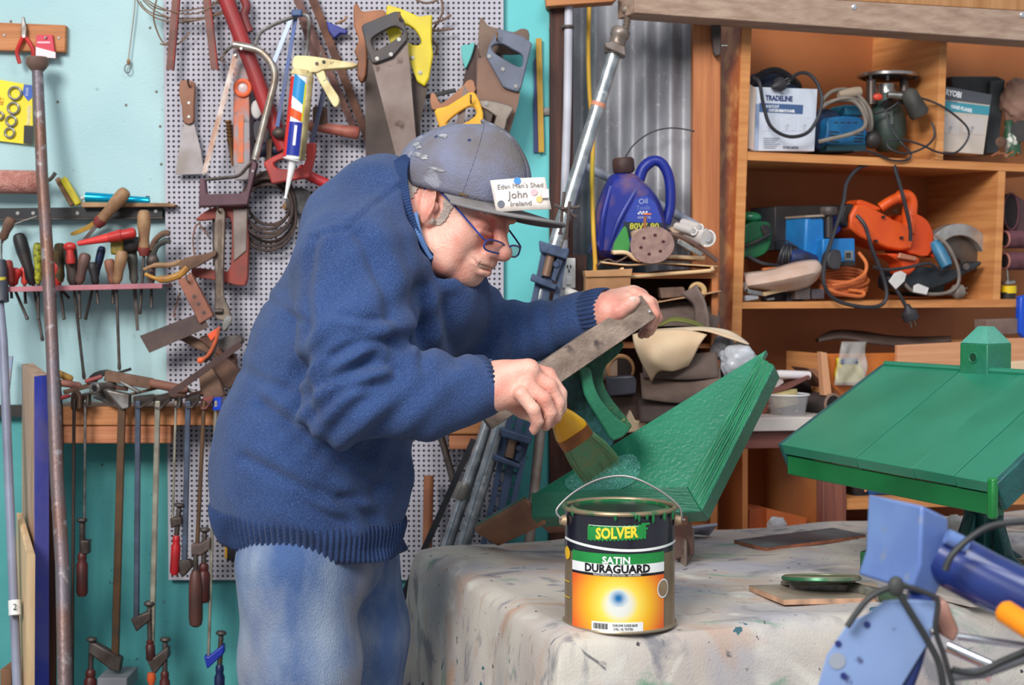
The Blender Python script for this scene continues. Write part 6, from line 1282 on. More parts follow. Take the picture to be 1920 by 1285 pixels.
t = thing('orbital_sander', 'blue electric sander with slotted vents in front of beige cords', 'power tool')
cpr(smoothpoly([(1556, 220), (1612, 219), (1622, 232), (1628, 256), (1624, 272), (1554, 272), (1551, 244)], 2), .03, .10).build('housing', CYA, t, bevel=.006)
cpr(smoothpoly([(1533, 210), (1570, 208), (1578, 236), (1560, 278), (1530, 278)], 2), .06, .10).build('dark_housing', mat((28, 56, 92), (34, 40, 60), 14, rough=.5), t, bevel=.006)
cpr([(1584, 196), (1624, 198), (1624, 218), (1586, 217)], .06, .07).build('top_handle', TEALC, t, bevel=.005); cpr([(1551, 271), (1626, 270), (1624, 284), (1552, 284)], .03, .11).build('pad', mat((24, 60, 70), rough=.6), t, bevel=.003)
for i in range(4): cbox(1564 + i * 12, 229, 1572 + i * 12, 231, .0295, .001).build('slot', BLACK, t)
for i in range(4):
    for s in (0, 1): cpr([(1555 + s * 46, 246 + i * 6), (1573 + s * 46, 247 + i * 6), (1573 + s * 46, 249.5 + i * 6), (1555 + s * 46, 248.5 + i * 6)], .0295, .001).build('vent_slot', BLACK, t)
BEI = mat((140, 130, 118), (112, 100, 92), 20, rough=.6)
t = thing('beige_flex', 'thick grey-beige cord looping around the blue sander', 'cord')
cord('loop', None, [(1535, 266, .02), (1560, 260, .01), (1600, 250, .0), (1622, 236, .0), (1618, 210, .02), (1600, 190, .03), (1570, 188, .04), (1545, 196, .05)], .0048, BEI, t)
cord('loop', None, [(1540, 190, .05), (1560, 172, .05), (1586, 168, .05), (1610, 180, .04), (1630, 206, .03), (1634, 234, .03), (1630, 250, .04)], .0048, BEI, t); cord('loop', None, [(1536, 206, .05), (1556, 192, .04), (1584, 184, .03), (1612, 190, .03), (1626, 216, .02), (1630, 246, .03)], .0042, BEI, t)
MB().lathe(C(1572, 178, .05), C(1612, 172, .05), [(0, .008), (.4, .012), (.8, .013), (1, .012)], 14).build('plug', mat((170, 150, 130), rough=.5), t)
t = thing('router', 'dark green router standing upside down with a round silver base plate on top', 'power tool')
MB().lathe(C(1664, 284, .10), C(1662, 176, .10), [(0, .022), (.12, .040), (.3, .046), (.65, .044), (.8, .036), (1, .030)], 26).build('motor_body', mat((46, 76, 68), (60, 66, 60), 10, rough=.5), t)
MB().lathe(C(1662, 178, .10), C(1662, 158, .10), [(0, .026), (.5, .022), (1, .024)], 20).build('collet', BRIGHT, t)
pc = C(1665, 146, .10); MB().lathe(pc, pc + Vector((0, 0, .010)), [(0, .070), (.2, .073), (.8, .073), (1, .070)], 36).build('base_plate', mat((206, 200, 196), (160, 152, 146), 20, rough=.25, metal=.8), t)
pk = pc + Vector((0, 0, -.004)); MB().lathe(pk, pk + Vector((0, 0, .004)), [(0, .060), (1, .066)], 30).build('plate_underside', BLACK, t)
for x in (1634, 1696): MB().lathe(C(x, 196, .09), C(x, 150, .09), [(0, .013), (1, .012)], 14).build('column', mat((110, 96, 90), rough=.35, metal=.6), t)
for x, d_ in ((1664, .02), (1716, .06), (1632, .03)): MB().box(C(x, 146, d_), (.006, .006, .012)).build('notch', BLACK, t)
MB().lathe(C(1700, 168, .01), C(1726, 218, .0), [(0, .010), (.15, .020), (.5, .022), (.9, .024), (1, .020)], 18).build('side_handle', mat((74, 72, 66), (52, 50, 48), 20, rough=.6), t); MB().lathe(C(1664, 178, .03), C(1690, 180, .02), [(0, .008), (1, .009)], 12).build('handle_stud', BRIGHT, t)
MB().ell(C(1646, 182, .05), (.012, .006, .009)).build('red_lever', mat((210, 70, 50), rough=.4), t); MB().ell(C(1636, 262, .03), (.021, .018, .022)).build('black_knob', BLACK, t); MB().lathe(C(1700, 176, .08), C(1660, 196, .05), [(0, .01), (1, .01)], 12).build('cross_bar', BLACK, t)
TXm = lambda: 0
text_mb('ROUTER', .010, planar(C(1671, 218, .045), (0.05, 0, -1), UX), .0003).build('lettering', mat((140, 146, 140), rough=.5), t, smooth=False)
t = thing('thin_flex', 'thin black cord looping over the shelf edge below the router', 'cord')
cord('cord', None, [(1728, 184, .02), (1760, 196, -.01), (1790, 216, -.015), (1814, 240, -.015), (1814, 262, -.015), (1792, 286, -.015), (1760, 286, -.015), (1728, 272, -.012), (1690, 262, .0), (1664, 266, .01), (1670, 280, .0), (1700, 288, -.01), (1734, 276, -.012), (1752, 256, -.01), (1748, 230, .0)], .0026, RUB, t)
cord('cord', None, [(1660, 206, .03), (1668, 234, .02), (1690, 268, .0), (1708, 288, -.008), (1700, 300, -.008), (1670, 300, -.008), (1630, 284, .0), (1600, 284, .01)], .0026, RUB, t)
cord('cord', None, [(1640, 212, .05), (1664, 206, .04), (1690, 188, .03)], .0030, RUB, t)
t = thing('planer_box', 'cream, grey and teal cardboard box of a hand planer right of the divider', 'box')
cpr([(1771, 162), (1859, 178), (1844, 290), (1766, 284)], .05, .10).build('carton', mat((212, 200, 188), (196, 182, 170), 6, rough=.5), t, bevel=.001)
cpr([(1771, 161.5), (1859.5, 177.5), (1857, 197), (1770, 186)], .0492, .001).build('grey_band', mat((84, 86, 92), rough=.5), t); cpr([(1770, 189), (1856, 199.5), (1854, 216), (1769, 208)], .0492, .001).build('teal_band', mat((70, 150, 166), rough=.5), t)
R1 = -.15
text_mb('RYOBI', .020, onb(1788, 176, .0485, R1), .0003, .8, .0005).build('lettering', WHT, t, smooth=False); text_mb('HAND PLANER', .0125, onb(1803, 204, .0485, R1), .0003, .72, .0003).build('lettering', WHT, t, smooth=False)
text_mb('MODEL NL-600', .005, onb(1785, 190, .0487, R1), .0003, .9).build('lettering', GRY, t, smooth=False)
for x0, x1 in ((1771, 1800), (1806, 1847)): cpr([(x0, 216), (x1, 221), (x1 - 3, 254), (x0 - 1, 249)], .0492, .001).build('picture_panel', mat((200, 190, 184), (90, 96, 116), 50, rough=.5, thr=(.55, .68)), t)
t = thing('tool_case', 'black dusty plastic case behind the hand planer box', 'case'); cpr([(1784, 143), (1870, 143), (1886, 150), (1880, 214), (1870, 289), (1790, 289)], .17, .07).build('shell', mat((66, 66, 66), (40, 40, 42), 14, rough=.5), t, bevel=.004)
cpr([(1858, 152), (1884, 150), (1872, 287), (1848, 289)], .16, .012).build('case_edge', mat((84, 90, 92), (60, 62, 64), 14, rough=.45), t, bevel=.002)
crumple('cloth_bundle', 'crumpled dusty pink-brown cloth bundle at the right end of the top shelf', C(1908, 190, .14), .058, mat((178, 140, 122), (140, 104, 88), 14, rough=.9), 'cloth', 5, squash=(.75, .7, 1))
t = thing('painted_bottle', 'dark green bottle spattered with white beside the cloth bundle', 'bottle'); MB().lathe(C(1900, 292, .08), C(1891, 226, .08), [(0, .020), (.5, .021), (.7, .014), (.9, .010), (1, .011)], 16).build('bottle', mat((50, 84, 60), (220, 216, 206), 26, rough=.5, thr=(.52, .6)), t); MB().lathe(C(1915, 246, .05), C(1918, 246, .09), [(0, .026), (1, .026)], 20).build('black_wheel', BLACK, t); MB().lathe(C(1876, 266, .05), C(1878, 266, .07), [(0, .012), (1, .012)], 14).build('small_wheel', DUSTY, t)
for i in range(5): tag(MB().bar(C(1860 + i * 11, 292 - (i % 2) * 4, .01 + .01 * i), C(1874 + i * 9, 284 + (i % 3) * 3, .03), .004, .003).build('wood_chip', WOODR), ('wood chip at the far left of the scraps by the planer box', 'second small chip right of the planer box', 'third wood chip before the green bottle', 'wood chip right under the green bottle', 'last wood chip at the right edge of the top shelf')[i], 'chip')
# ---- middle row
GRN = mat((36, 106, 62), (26, 80, 50), 12, rough=.35)
t = thing('palm_sander', 'green electric sander at the left end of the middle shelf', 'power tool')
MB().ell(C(1406, 408, .09), (.028, .02, .014)).build('front_knob', mat((34, 120, 76), rough=.25, coat=.5), t); cpr(smoothpoly([(1394, 424), (1430, 415), (1444, 420), (1448, 440), (1442, 468), (1424, 482), (1394, 482)], 2), .06, .12).build('body', GRN, t, bevel=.008)
cpr(smoothpoly([(1428, 424), (1442, 422), (1446, 434), (1440, 446), (1432, 440)], 2), .055, .01).build('grip_insert', BLACK, t, bevel=.002); MB().tube([C(1396, 462, .05), C(1420, 452, .05), C(1444, 440, .05)], .004, 8).build('cord_stub', BLACK, t)
t = thing('black_box', 'black open-topped metal box at the back of the middle shelf', 'box'); cpr([(1453, 387), (1580, 384), (1580, 470), (1453, 470)], .12, .12).build('body', mat((34, 34, 36), (56, 48, 44), 10, rough=.4), t, bevel=.002)
t = thing('cord_bundle', 'bundle of coiled black cord beside the green sander', 'cord')
for i in range(8):
    q0 = C(1466 + i * 5, 478 + (i % 2) * 3, .05); MB().torus(q0, .026 - .001 * i, .0036, (1, -.3, .1 * i - .3), 22, 7, 1.0).build('turn', RUB, t)
MB().lathe(C(1480, 484, .04), C(1530, 490, .03), [(0, .018), (.4, .024), (1, .014)], 16).build('blue_end', mat((40, 60, 120), (34, 36, 50), 20, rough=.5), t); cord('cord', None, [(1400, 480, .03), (1430, 494, .02), (1460, 498, .03)], .004, RUB, t)
cord('cord', None, [(1448, 452, .04), (1470, 450, .05), (1490, 462, .04), (1504, 480, .04)], .002, RUB, t)
SKY = mat((38, 136, 206), (34, 110, 176), 10, rough=.4)
t = thing('blue_planer', 'bright blue electric planer standing on end with a dark depth knob', 'power tool')
cpr([(1511, 406), (1546, 404), (1548, 486), (1508, 488)], .03, .10).build('body', SKY, t, bevel=.006); cpr([(1543, 448), (1603, 447), (1604, 492), (1542, 494)], .0, .08).build('front_housing', SKY, t, bevel=.003); cpr([(1578, 490), (1604, 490), (1604, 498), (1578, 499)], .0, .06).build('sole_end', BLACK, t)
for i in range(5): cbox(1521 + i * 5, 406, 1523.5 + i * 5, 412, .0295, .001).build('vent_slot', BLACK, t)
cpr([(1511, 404), (1547, 402), (1547, 406), (1511, 408)], .025, .10).build('top_plate', mat((160, 140, 124), rough=.5), t)
MB().lathe(C(1554, 446, .03), C(1554, 402, .03), [(0, .010), (1, .010)], 14).build('knob_stem', mat((80, 72, 70), rough=.35, metal=.6), t); MB().lathe(C(1554, 404, .03), C(1554, 388, .03), [(0, .018), (.2, .021), (.8, .021), (1, .018)], 22).build('depth_knob', mat((96, 84, 78), (70, 60, 58), 30, rough=.5), t)
cpr([(1584, 470), (1600, 470), (1600, 488), (1584, 488)], -.004, .005).build('brushed_clip', BRIGHT, t); MB().box(C(1591, 479, -.006), (.010, .003, .012)).build('slot', BLACK, t)
cpr(smoothpoly([(1562, 408), (1578, 404), (1578, 432), (1562, 440)], 2), .05, .04).build('navy_handle', mat((34, 56, 140), rough=.4), t, bevel=.004)
ORG = mat((236, 96, 32), (214, 78, 28), 9, rough=.4)
t = thing('electric_chain_planer', 'large orange plastic power planer lying on its side', 'power tool')
cpr(smoothpoly([(1606, 384), (1640, 392), (1676, 412), (1712, 430), (1712, 462), (1690, 470), (1640, 456), (1594, 428)], 2), .02, .11).build('motor_housing', ORG, t, bevel=.010)
cpr(smoothpoly([(1708, 402), (1730, 406), (1744, 420), (1752, 446), (1748, 470), (1736, 482), (1716, 478), (1700, 470), (1706, 440)], 2), .03, .10).build('cutter_housing', mat((228, 84, 28), (206, 70, 26), 10, rough=.4), t, bevel=.010)
MB().tube(spl([C(1650, 390, .06), C(1672, 376, .05), C(1696, 368, .05), (C(1706, 380, .05)), C(1704, 410, .05), C(1700, 440, .04)], 5), [.012] * 8 + [.016] * 18, 12, flat=1.3).build('handle', ORG, t)
cpr(smoothpoly([(1612, 374), (1640, 384), (1654, 392), (1640, 396), (1608, 386)], 2), .05, .05).build('top_ridge', ORG, t, bevel=.005); cpr(smoothpoly([(1582, 386), (1606, 384), (1604, 404), (1594, 426), (1576, 418)], 2), .03, .08).build('black_collar', BLACK, t, bevel=.006)
cpr(smoothpoly([(1662, 476), (1700, 478), (1724, 484), (1720, 500), (1706, 516), (1694, 512), (1690, 492)], 2), .01, .06).build('dust_chute', mat((220, 76, 30), rough=.45), t, bevel=.004); cpr([(1688, 474), (1720, 482), (1718, 490), (1684, 484)], -.003, .01).build('bare_metal', mat((200, 130, 100), rough=.4, metal=.4), t, bevel=.002)
cpr(smoothpoly([(1744, 468), (1756, 478), (1752, 484), (1736, 478)], 1), .04, .04).build('tail_fin', mat((240, 70, 24), rough=.4), t, bevel=.002)
for x, y in ((1658, 407), (1644, 452), (1692, 446), (1680, 396)): p = C(x, y, .012); MB().lathe(p, p + WD * .008, [(0, .0035), (1, .0035)], 10).build('screw_hole', BLACK, t)
t = thing('black_flex', 'thick black flex looping from the orange planer up and down over the shelf edge', 'cord')
cord('flex', None, [(1707, 452, .0), (1706, 425, -.005), (1694, 372, -.005), (1682, 330, .0), (1674, 308, .005), (1650, 304, .01), (1612, 314, .01), (1588, 342, .01), (1582, 376, .0), (1572, 412, -.01), (1556, 460, -.02), (1545, 500, -.025), (1546, 536, -.03), (1566, 562, -.03), (1610, 575, -.03), (1648, 574, -.03), (1662, 556, -.03), (1656, 520, -.025), (1636, 470, -.02), (1622, 424, -.015), (1606, 404, .0)], .0048, RUB, t)
cpr(smoothpoly([(1556, 474), (1566, 468), (1577, 472), (1578, 496), (1570, 506), (1556, 502), (1552, 488)], 2), -.03, .03).build('flex_plug', mat((44, 42, 48), (66, 62, 64), 20, rough=.5), t, bevel=.006)
OC = mat((222, 124, 66), (198, 100, 56), 16, rough=.5)
t = thing('orange_cable', 'coiled orange extension cable under the blue planer', 'cable')
for i in range(6): 
    cx, cy, rx, ry = 1578 + (i % 3) * 3, 508 + i * 5.5, 44 - (i % 2) * 4, 24 - i * 1.2
    MB().tube([C(cx + rx * math.cos(q), cy + ry * math.sin(q) * .55 + 8, .035 - .030 * math.sin(q) - .0) for q in [j / 26 * 2 * PI for j in range(26)]], .0042, 8, closed=True).build('turn', OC, t)
for i in range(2): cord('loop', None, [(1610, 474, .02), (1624, 494, .0), (1620, 514, -.01), (1596, 528, -.015), (1560, 536, -.015)], .0042, OC, t) if i == 0 else cord('loop', None, [(1545, 540, -.01), (1580, 552, -.015), (1614, 556, -.01), (1618, 548, .0), (1590, 544, .0)], .0042, OC, t)
t = thing('circular_saw', 'circular saw lying with a silver round blade guard and black base plate', 'power tool')
gc = C(1786, 500, .08); 
def ringarc(R0, R1, a0, a1, th, m, nm, dz=0):
    b = MB(); n = 20; P = []
    for i in range(n + 1): q = a0 + (a1 - a0) * i / n; P.append(gc + UX * (math.cos(q) * R1) + Vector((0, 0, 1)) * (math.sin(q) * R1))
    for i in range(n, -1, -1): q = a0 + (a1 - a0) * i / n; P.append(gc + UX * (math.cos(q) * R0) + Vector((0, 0, 1)) * (math.sin(q) * R0))
    b.prism([p + WD * dz for p in P], WD * th); return b.build(nm, m, t, bevel=.002)
ringarc(.075, .104, math.radians(-5), math.radians(140), .03, mat((196, 190, 186), (150, 140, 132), 14, rough=.35, metal=.6), 'blade_guard', -.03); ringarc(.02, .074, math.radians(-10), math.radians(150), .004, mat((110, 100, 92), (80, 70, 66), 14, rough=.4, metal=.6), 'blade', -.01)
cpr(smoothpoly([(1700, 508), (1740, 500), (1790, 506), (1836, 490), (1839, 498), (1800, 520), (1770, 536), (1720, 548), (1694, 540)], 2), .02, .11).build('base_plate', mat((30, 34, 38), (50, 52, 56), 14, rough=.35), t, bevel=.004)
cpr(smoothpoly([(1700, 520), (1726, 510), (1764, 520), (1770, 552), (1700, 553)], 2), .07, .09).build('motor', mat((26, 44, 50), (30, 30, 34), 14, rough=.4), t, bevel=.006)
MB().lathe(C(1752, 454, .03), C(1776, 500, .0), [(0, .012), (.2, .015), (.8, .016), (1, .014)], 16).build('blue_handle', mat((50, 130, 170), (60, 110, 140), 14, rough=.4), t); MB().lathe(C(1812, 500, .0), C(1812, 500, .03), [(0, .008), (1, .008)], 12).build('wing_bolt', DSTEEL, t)
t = thing('grey_flex', 'grey cord of the circular saw ending in a grey plug', 'cord')
cord('flex', None, [(1752, 440, .02), (1776, 460, .0), (1794, 496, -.01), (1798, 526, -.015), (1784, 546, -.015), (1750, 552, -.015), (1712, 546, -.015), (1696, 532, -.01)], .0042, mat((130, 118, 108), (104, 94, 88), 20, rough=.5), t)
pluglike(t, C(1778, 549, .0), C(1803, 546, .0), mat((150, 138, 126), (120, 108, 98), 20, rough=.5), r=.017)
t = thing('hanging_plug', 'black cord end with a pinned plug hanging below the middle shelf', 'cord')
cord('cord', None, [(1636, 500, .0), (1660, 506, -.01), (1700, 502, -.015), (1740, 494, -.01), (1762, 506, .0), (1782, 500, .01)], .0038, RUB, t); cord('cord', None, [(1664, 520, -.01), (1682, 546, -.02), (1694, 566, -.02), (1702, 582, -.02)], .0044, RUB, t)
pluglike(t, C(1700, 572, -.02), C(1709, 600, -.02), RUB, r=.019)
for i, (pts, nm) in enumerate((([(1667, 528), (1678, 512), (1690, 508), (1700, 514), (1696, 528), (1680, 543)], 'long white paper tag tied to the black cord'), ([(1714, 536), (1722, 532), (1742, 540), (1738, 553), (1713, 548)], 'smaller white paper tag near the circular saw base'))):
    tag(cpr(pts, -.025, .004).build('paper_tag', mat((222, 216, 212), (196, 188, 184), 20, rough=.5), bevel=.001), nm, 'tag')
curved('plastic_wrap', 'clear-pink plastic wrapped sheets lying in the front left of the middle shelf', 0, [[(1394, 512, 3.66), (1440, 506, 3.66), (1490, 492, 3.66), (1530, 488, 3.68), (1541, 500, 3.68)], [(1400, 536, 3.62), (1440, 530, 3.60), (1490, 520, 3.61), (1524, 512, 3.64), (1541, 508, 3.67)], [(1404, 540, 3.66), (1440, 546, 3.65), (1480, 546, 3.66), (1514, 538, 3.67), (1532, 524, 3.68)]], mat((224, 196, 180), (206, 166, 144), 12, rough=.3, alpha=.93), .002, 'wrapping')
for i, (q, m, lab) in enumerate((((1492, 535, 1520, 562), mat((110, 96, 90), (90, 78, 74), 20, rough=.8), 'brown upright block at the edge of the middle shelf'), ((1522, 542, 1546, 561), mat((92, 86, 92), rough=.7), 'low grey block right of the brown upright one'), ((1476, 546, 1508, 566), mat((60, 62, 70), rough=.6), 'dark slate-coloured block at the shelf edge'), ((1446, 552, 1474, 566), BLACK, 'black low block near the left of the middle shelf'))):
    tag(cbox(*q, -.0 + .012 * i, .05).build('small_block', m, bevel=.002), lab, 'block')
for i, (a_, b_, w_, m, lab) in enumerate((((1430, 552), (1492, 538), .009, PAPER, 'pale stick slanting in the left of the middle shelf'), ((1400, 546), (1436, 552), .010, BRIGHT, 'bright metal strip at the far left of the middle shelf'), ((1396, 560), (1420, 556), .012, PLAS, 'clear plastic scrap at the far left of the middle shelf'), ((1436, 562), (1450, 560), .006, BRIGHT, 'small bright metal clip near the black block'), ((1394, 530), (1402, 546), .012, mat((226, 214, 206), rough=.6), 'white torn scrap by the shelving side'), ((1430, 506), (1500, 500), .008, OC, 'orange strip showing in the plastic wrapped sheets'))):
    tag(MB().bar(C(*a_, .0 + i * .006), C(*b_, .0 + i * .006), w_, .012).build('scrap_strip', m, bevel=.001), lab, 'scrap')
PUR = mat((112, 68, 76), (92, 56, 64), 60, rough=.9)
for i, (y, lab) in enumerate(((445, 'upper roll of purple-brown abrasive paper at the right edge'), (486, 'lower roll of purple-brown abrasive paper at the right edge'))):
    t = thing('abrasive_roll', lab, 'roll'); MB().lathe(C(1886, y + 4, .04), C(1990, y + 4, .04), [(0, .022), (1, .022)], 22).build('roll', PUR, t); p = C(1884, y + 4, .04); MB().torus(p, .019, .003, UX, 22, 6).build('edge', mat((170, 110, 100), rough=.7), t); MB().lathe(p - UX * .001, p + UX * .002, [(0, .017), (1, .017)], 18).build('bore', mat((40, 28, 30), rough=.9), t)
t = thing('abrasive_belt', 'large upright loop of dark purple abrasive belt at the right edge', 'belt'); MB().tube([C(1896 + 14 * math.cos(q), 397 + 34 * math.sin(q), .08 + .0 * q) for q in [j / 24 * 2 * PI for j in range(24)]], .003, 6, closed=True).build('edge', PUR, t)
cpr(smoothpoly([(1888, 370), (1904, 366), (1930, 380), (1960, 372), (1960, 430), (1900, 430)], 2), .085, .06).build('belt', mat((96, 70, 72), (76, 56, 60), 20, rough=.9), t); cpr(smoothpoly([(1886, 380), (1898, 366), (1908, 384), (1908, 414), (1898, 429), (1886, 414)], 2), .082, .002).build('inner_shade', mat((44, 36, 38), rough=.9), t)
t = thing('tape_dispenser', 'yellow-topped black glue pot at the right end of the middle shelf', 'pot'); MB().lathe(C(1890, 562, .03), C(1890, 548, .03), [(0, .017), (1, .018)], 16).build('pot', BLACK, t); MB().lathe(C(1891, 550, .03), C(1891, 536, .03), [(0, .019), (1, .019)], 16).build('yellow_lid', mat((230, 196, 30), rough=.4), t); MB().lathe(C(1890, 532, .03), C(1888, 506, .03), [(0, .018), (.2, .018), (.25, .003), (1, .002)], 14).build('spout', BRIGHT, t)
t = thing('blue_strap', 'bright blue plastic edge at the right side under the middle shelf', 'tool'); cpr([(1914, 556), (1932, 552), (1928, 640), (1912, 624)], -.04, .02).build('body', mat((30, 80, 200), rough=.3), t, bevel=.004)
# ---- lower row
t = thing('rubber_sheet', 'dusty black sheet lying over boxes on the lower shelf', 'sheet')
R_ = [[(1530, 640, .16), (1560, 622, .18), (1610, 622, .2), (1680, 632, .2), (1780, 634, .2)], [(1536, 640, .06), (1580, 634, .05), (1640, 644, .04), (1700, 648, .05), (1784, 640, .06)]]
r0, r1 = [spl([C(*c) for c in row], 6) for row in R_]; b = MB(); b.grid(lambda u, v: r0[int(round(v * (len(r0) - 1)))].lerp(r1[int(round(v * (len(r0) - 1)))], u) + Vector((0, 0, .006 * math.sin(u * 3.1))), 6, len(r0) - 1); b.build('sheet', mat((62, 50, 46), (96, 78, 70), 8, rough=.7), t, solid=.006)
t = thing('pine_crate', 'pale pine tray board and orange-brown crate on the lower shelf', 'crate')
cpr([(1683, 648), (1830, 640), (1830, 712), (1683, 694)], -.06, .012).build('pine_side', mat((220, 160, 120), (200, 136, 96), 7, stretch=(.5, .5, 10), rough=.6), t, bevel=.001); cpr([(1548, 664), (1684, 662), (1684, 740), (1552, 742)], -.01, .012).build('orange_side', mat((200, 112, 50), (178, 96, 42), 8, rough=.5), t, bevel=.001)
cpr([(1540, 660), (1551, 662), (1560, 742), (1545, 742)], -.03, .02).build('corner_post', mat((206, 150, 112), rough=.6), t, bevel=.001); cpr([(1548, 664), (1552, 664), (1552, 742), (1548, 742)], 0, .18).build('left_side', PLYE, t)
cpr([(1688, 640), (1990, 632), (1990, 648), (1688, 655)], .16, .012).build('back_side', PLYE, t); cpr([(1834, 636), (1925, 634), (1925, 700), (1834, 700)], -.05, .012).build('right_side', mat((222, 160, 120), (200, 136, 96), 7, stretch=(.5, .5, 10), rough=.6), t, bevel=.001)
tag(cpr([(1850, 600), (1922, 597), (1922, 626), (1852, 630)], -.03, .05).build('rough_block', mat((136, 112, 100), (110, 88, 80), 12, rough=.85), bevel=.002), 'rough grey-brown block behind the green post top', 'block')
tag(cpr([(1888, 680), (1940, 676), (1940, 716), (1888, 706)], -.14, .03).build('pale_board', mat((230, 196, 160), rough=.6), bevel=.002), 'pale board end right of the green post', 'board')
t = thing('yellow_packet', 'clear plastic bag holding a yellow printed packet', 'packet')
def quadgrid(name, pts, m, parent, th=.004, amp=.004, seed=0, dep=-.03):
    P = [C(x, y, dep) for x, y in pts]; b = MB(); b.grid(lambda u, v: (P[0].lerp(P[1], u)).lerp(P[3].lerp(P[2], u), v) + WD * (amp * math.sin(u * 11 + seed) * math.sin(v * 9 + seed * 2)), 12, 12); return b.build(name, m, parent, solid=th)
quadgrid('yellow_card', [(1570, 672), (1610, 674), (1620, 716), (1566, 718)], mat((228, 206, 40), (210, 190, 80), 20, rough=.4), t, .014, .003, 1, -.028); quadgrid('clear_bag', [(1578, 641), (1624, 641), (1624, 724), (1564, 722)], mat((222, 220, 214), (190, 188, 184), 16, rough=.2, alpha=.35), t, .002, .006, 3, -.042); quadgrid('blue_print', [(1578, 672), (1608, 672), (1608, 682), (1576, 682)], mat((90, 100, 130), rough=.5), t, .001, .001, 1, -.040)
# bench-height white shelf on its own base cabinet
t = thing('base_cabinet', 'reddish-brown base cabinet with a white-edged worktop under the shelving', 'cabinet')
cpr([(1392, 784), (1990, 778), (1990, 800), (1392, 810)], -.10, .36).build('worktop', mat((226, 214, 206), (206, 192, 184), 8, rough=.4), t, bevel=.002)
cpr([(1392, 811), (1990, 801), (1990, 830), (1392, 842)], -.08, .02).build('front_rail', mat((140, 86, 76), (112, 64, 56), 8, stretch=(.5, .5, 9), rough=.5), t, bevel=.001)
cpr([(1543, 835), (1587, 833), (1587, 1700), (1543, 1700)], -.08, .03).build('post', mat((150, 92, 76), (120, 70, 58), 8, stretch=(9, 9, .5), rough=.5), t, bevel=.002)
cpr([(1392, 842), (1402, 842), (1402, 1700), (1392, 1700)], -.08, .28).build('side_panel', PLYB, t); cpr([(1392, 811), (2200, 800), (2200, 1700), (1392, 1700)], .21, .01).build('back_panel', PLYB, t)
cpr([(1543, 842), (1549, 842), (1549, 1700), (1543, 1700)], -.06, .28).build('partition', PLY, t)
cpr([(1587, 936), (1990, 926), (1990, 944), (1587, 956)], -.07, .27).build('inner_shelf', PLYE, t); cpr([(1400, 1010), (1990, 1000), (1990, 1020), (1400, 1030)], -.07, .28).build('inner_shelf', PLYE, t)
for i, (q, nm, m) in enumerate((((1600, 905, 1640, 934), 'dark tool', BLACK), )):
    pass
t = thing('blue_case', 'blue and black tool case inside the base cabinet', 'case'); cpr([(1598, 900), (1626, 900), (1626, 934), (1600, 930)], -.02, .10).build('black_end', BLACK, t, bevel=.003); cpr([(1626, 902), (1770, 902), (1760, 928), (1628, 932)], -.02, .10).build('body', mat((30, 100, 170), (24, 76, 130), 12, rough=.4), t, bevel=.005); cpr([(1602, 928), (1770, 924), (1760, 938), (1610, 940)], -.025, .11).build('foot', BLACK, t, bevel=.002)
MB().lathe(C(1623, 904, -.03), C(1623, 922, -.03), [(0, .003), (1, .003)], 8).build('pencil', mat((230, 150, 110), rough=.5), t)
t = thing('cardboard_carton', 'orange-brown carton with torn clear tape in the base cabinet', 'carton'); cpr([(1406, 956), (1437, 954), (1437, 1000), (1404, 1000)], -.0, .10).build('side', mat((180, 96, 52), (160, 80, 44), 10, rough=.6), t, bevel=.001); cpr([(1438, 954), (1514, 972), (1506, 1004), (1437, 1002)], -.02, .06).build('front', mat((206, 114, 62), (188, 98, 52), 10, rough=.6), t, bevel=.001)
crumple('plastic_scrap', 'torn clear plastic on the front of the orange-brown carton', C(1456, 984, -.05), .022, PLAS, 'plastic', 6, n=14, squash=(1, .3, .8))
# ---- clutter on the white shelf
t = thing('plastic_tub', 'clear plastic tub with small parts on the white-edged worktop', 'tub'); c0 = C(1477, 781, -.03)
MB().lathe(c0, c0 + Vector((0, 0, .050)), [(0, .036), (.05, .038), (1, .047)], 28).build('tub', mat((206, 204, 206), (180, 178, 182), 12, rough=.2, alpha=.55), t); MB().torus(c0 + Vector((0, 0, .050)), .048, .002, (0, 0, 1), 30, 6).build('rim', mat((226, 226, 228), rough=.3), t)
MB().lathe(c0 + Vector((-.004, 0, .026)), c0 + Vector((-.010, 0, .056)), [(0, .030), (1, .031)], 24).build('tape_roll', mat((226, 212, 150), (190, 170, 120), 20, rough=.5), t)
for i in range(4): MB().ell(c0 + Vector((-.02 + .013 * i, -.006, .012)), (.007, .006, .006)).build('fitting', (BRIGHT, mat((120, 110, 140), rough=.4), mat((90, 84, 80), rough=.5), BRIGHT)[i], t)
tag(MB().lathe(C(1456, 702, .0), C(1517, 704, .0), [(0, .009), (.1, .010), (1, .010)], 16).build('white_tube', mat((222, 214, 216), rough=.35)), 'white plastic tube lying above the clear tub', 'tube')
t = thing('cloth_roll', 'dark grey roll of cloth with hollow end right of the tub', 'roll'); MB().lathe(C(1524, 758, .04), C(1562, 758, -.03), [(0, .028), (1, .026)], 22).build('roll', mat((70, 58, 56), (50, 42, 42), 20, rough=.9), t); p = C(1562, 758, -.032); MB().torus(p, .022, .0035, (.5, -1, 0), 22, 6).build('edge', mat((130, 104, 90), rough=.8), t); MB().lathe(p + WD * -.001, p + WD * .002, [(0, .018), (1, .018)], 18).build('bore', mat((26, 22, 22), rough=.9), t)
def stk(pts, dep, th, nm, lab, m, cat='sheet'): return tag(cpr(pts, dep, th).build(nm, m, bevel=.001), lab, cat)
stk([(1436, 736), (1480, 722), (1518, 704), (1520, 709), (1484, 728), (1438, 742)], -.02, .08, 'brown_sheet', 'thin red-brown sheet slanting above the clear tub', mat((112, 70, 62), rough=.8))
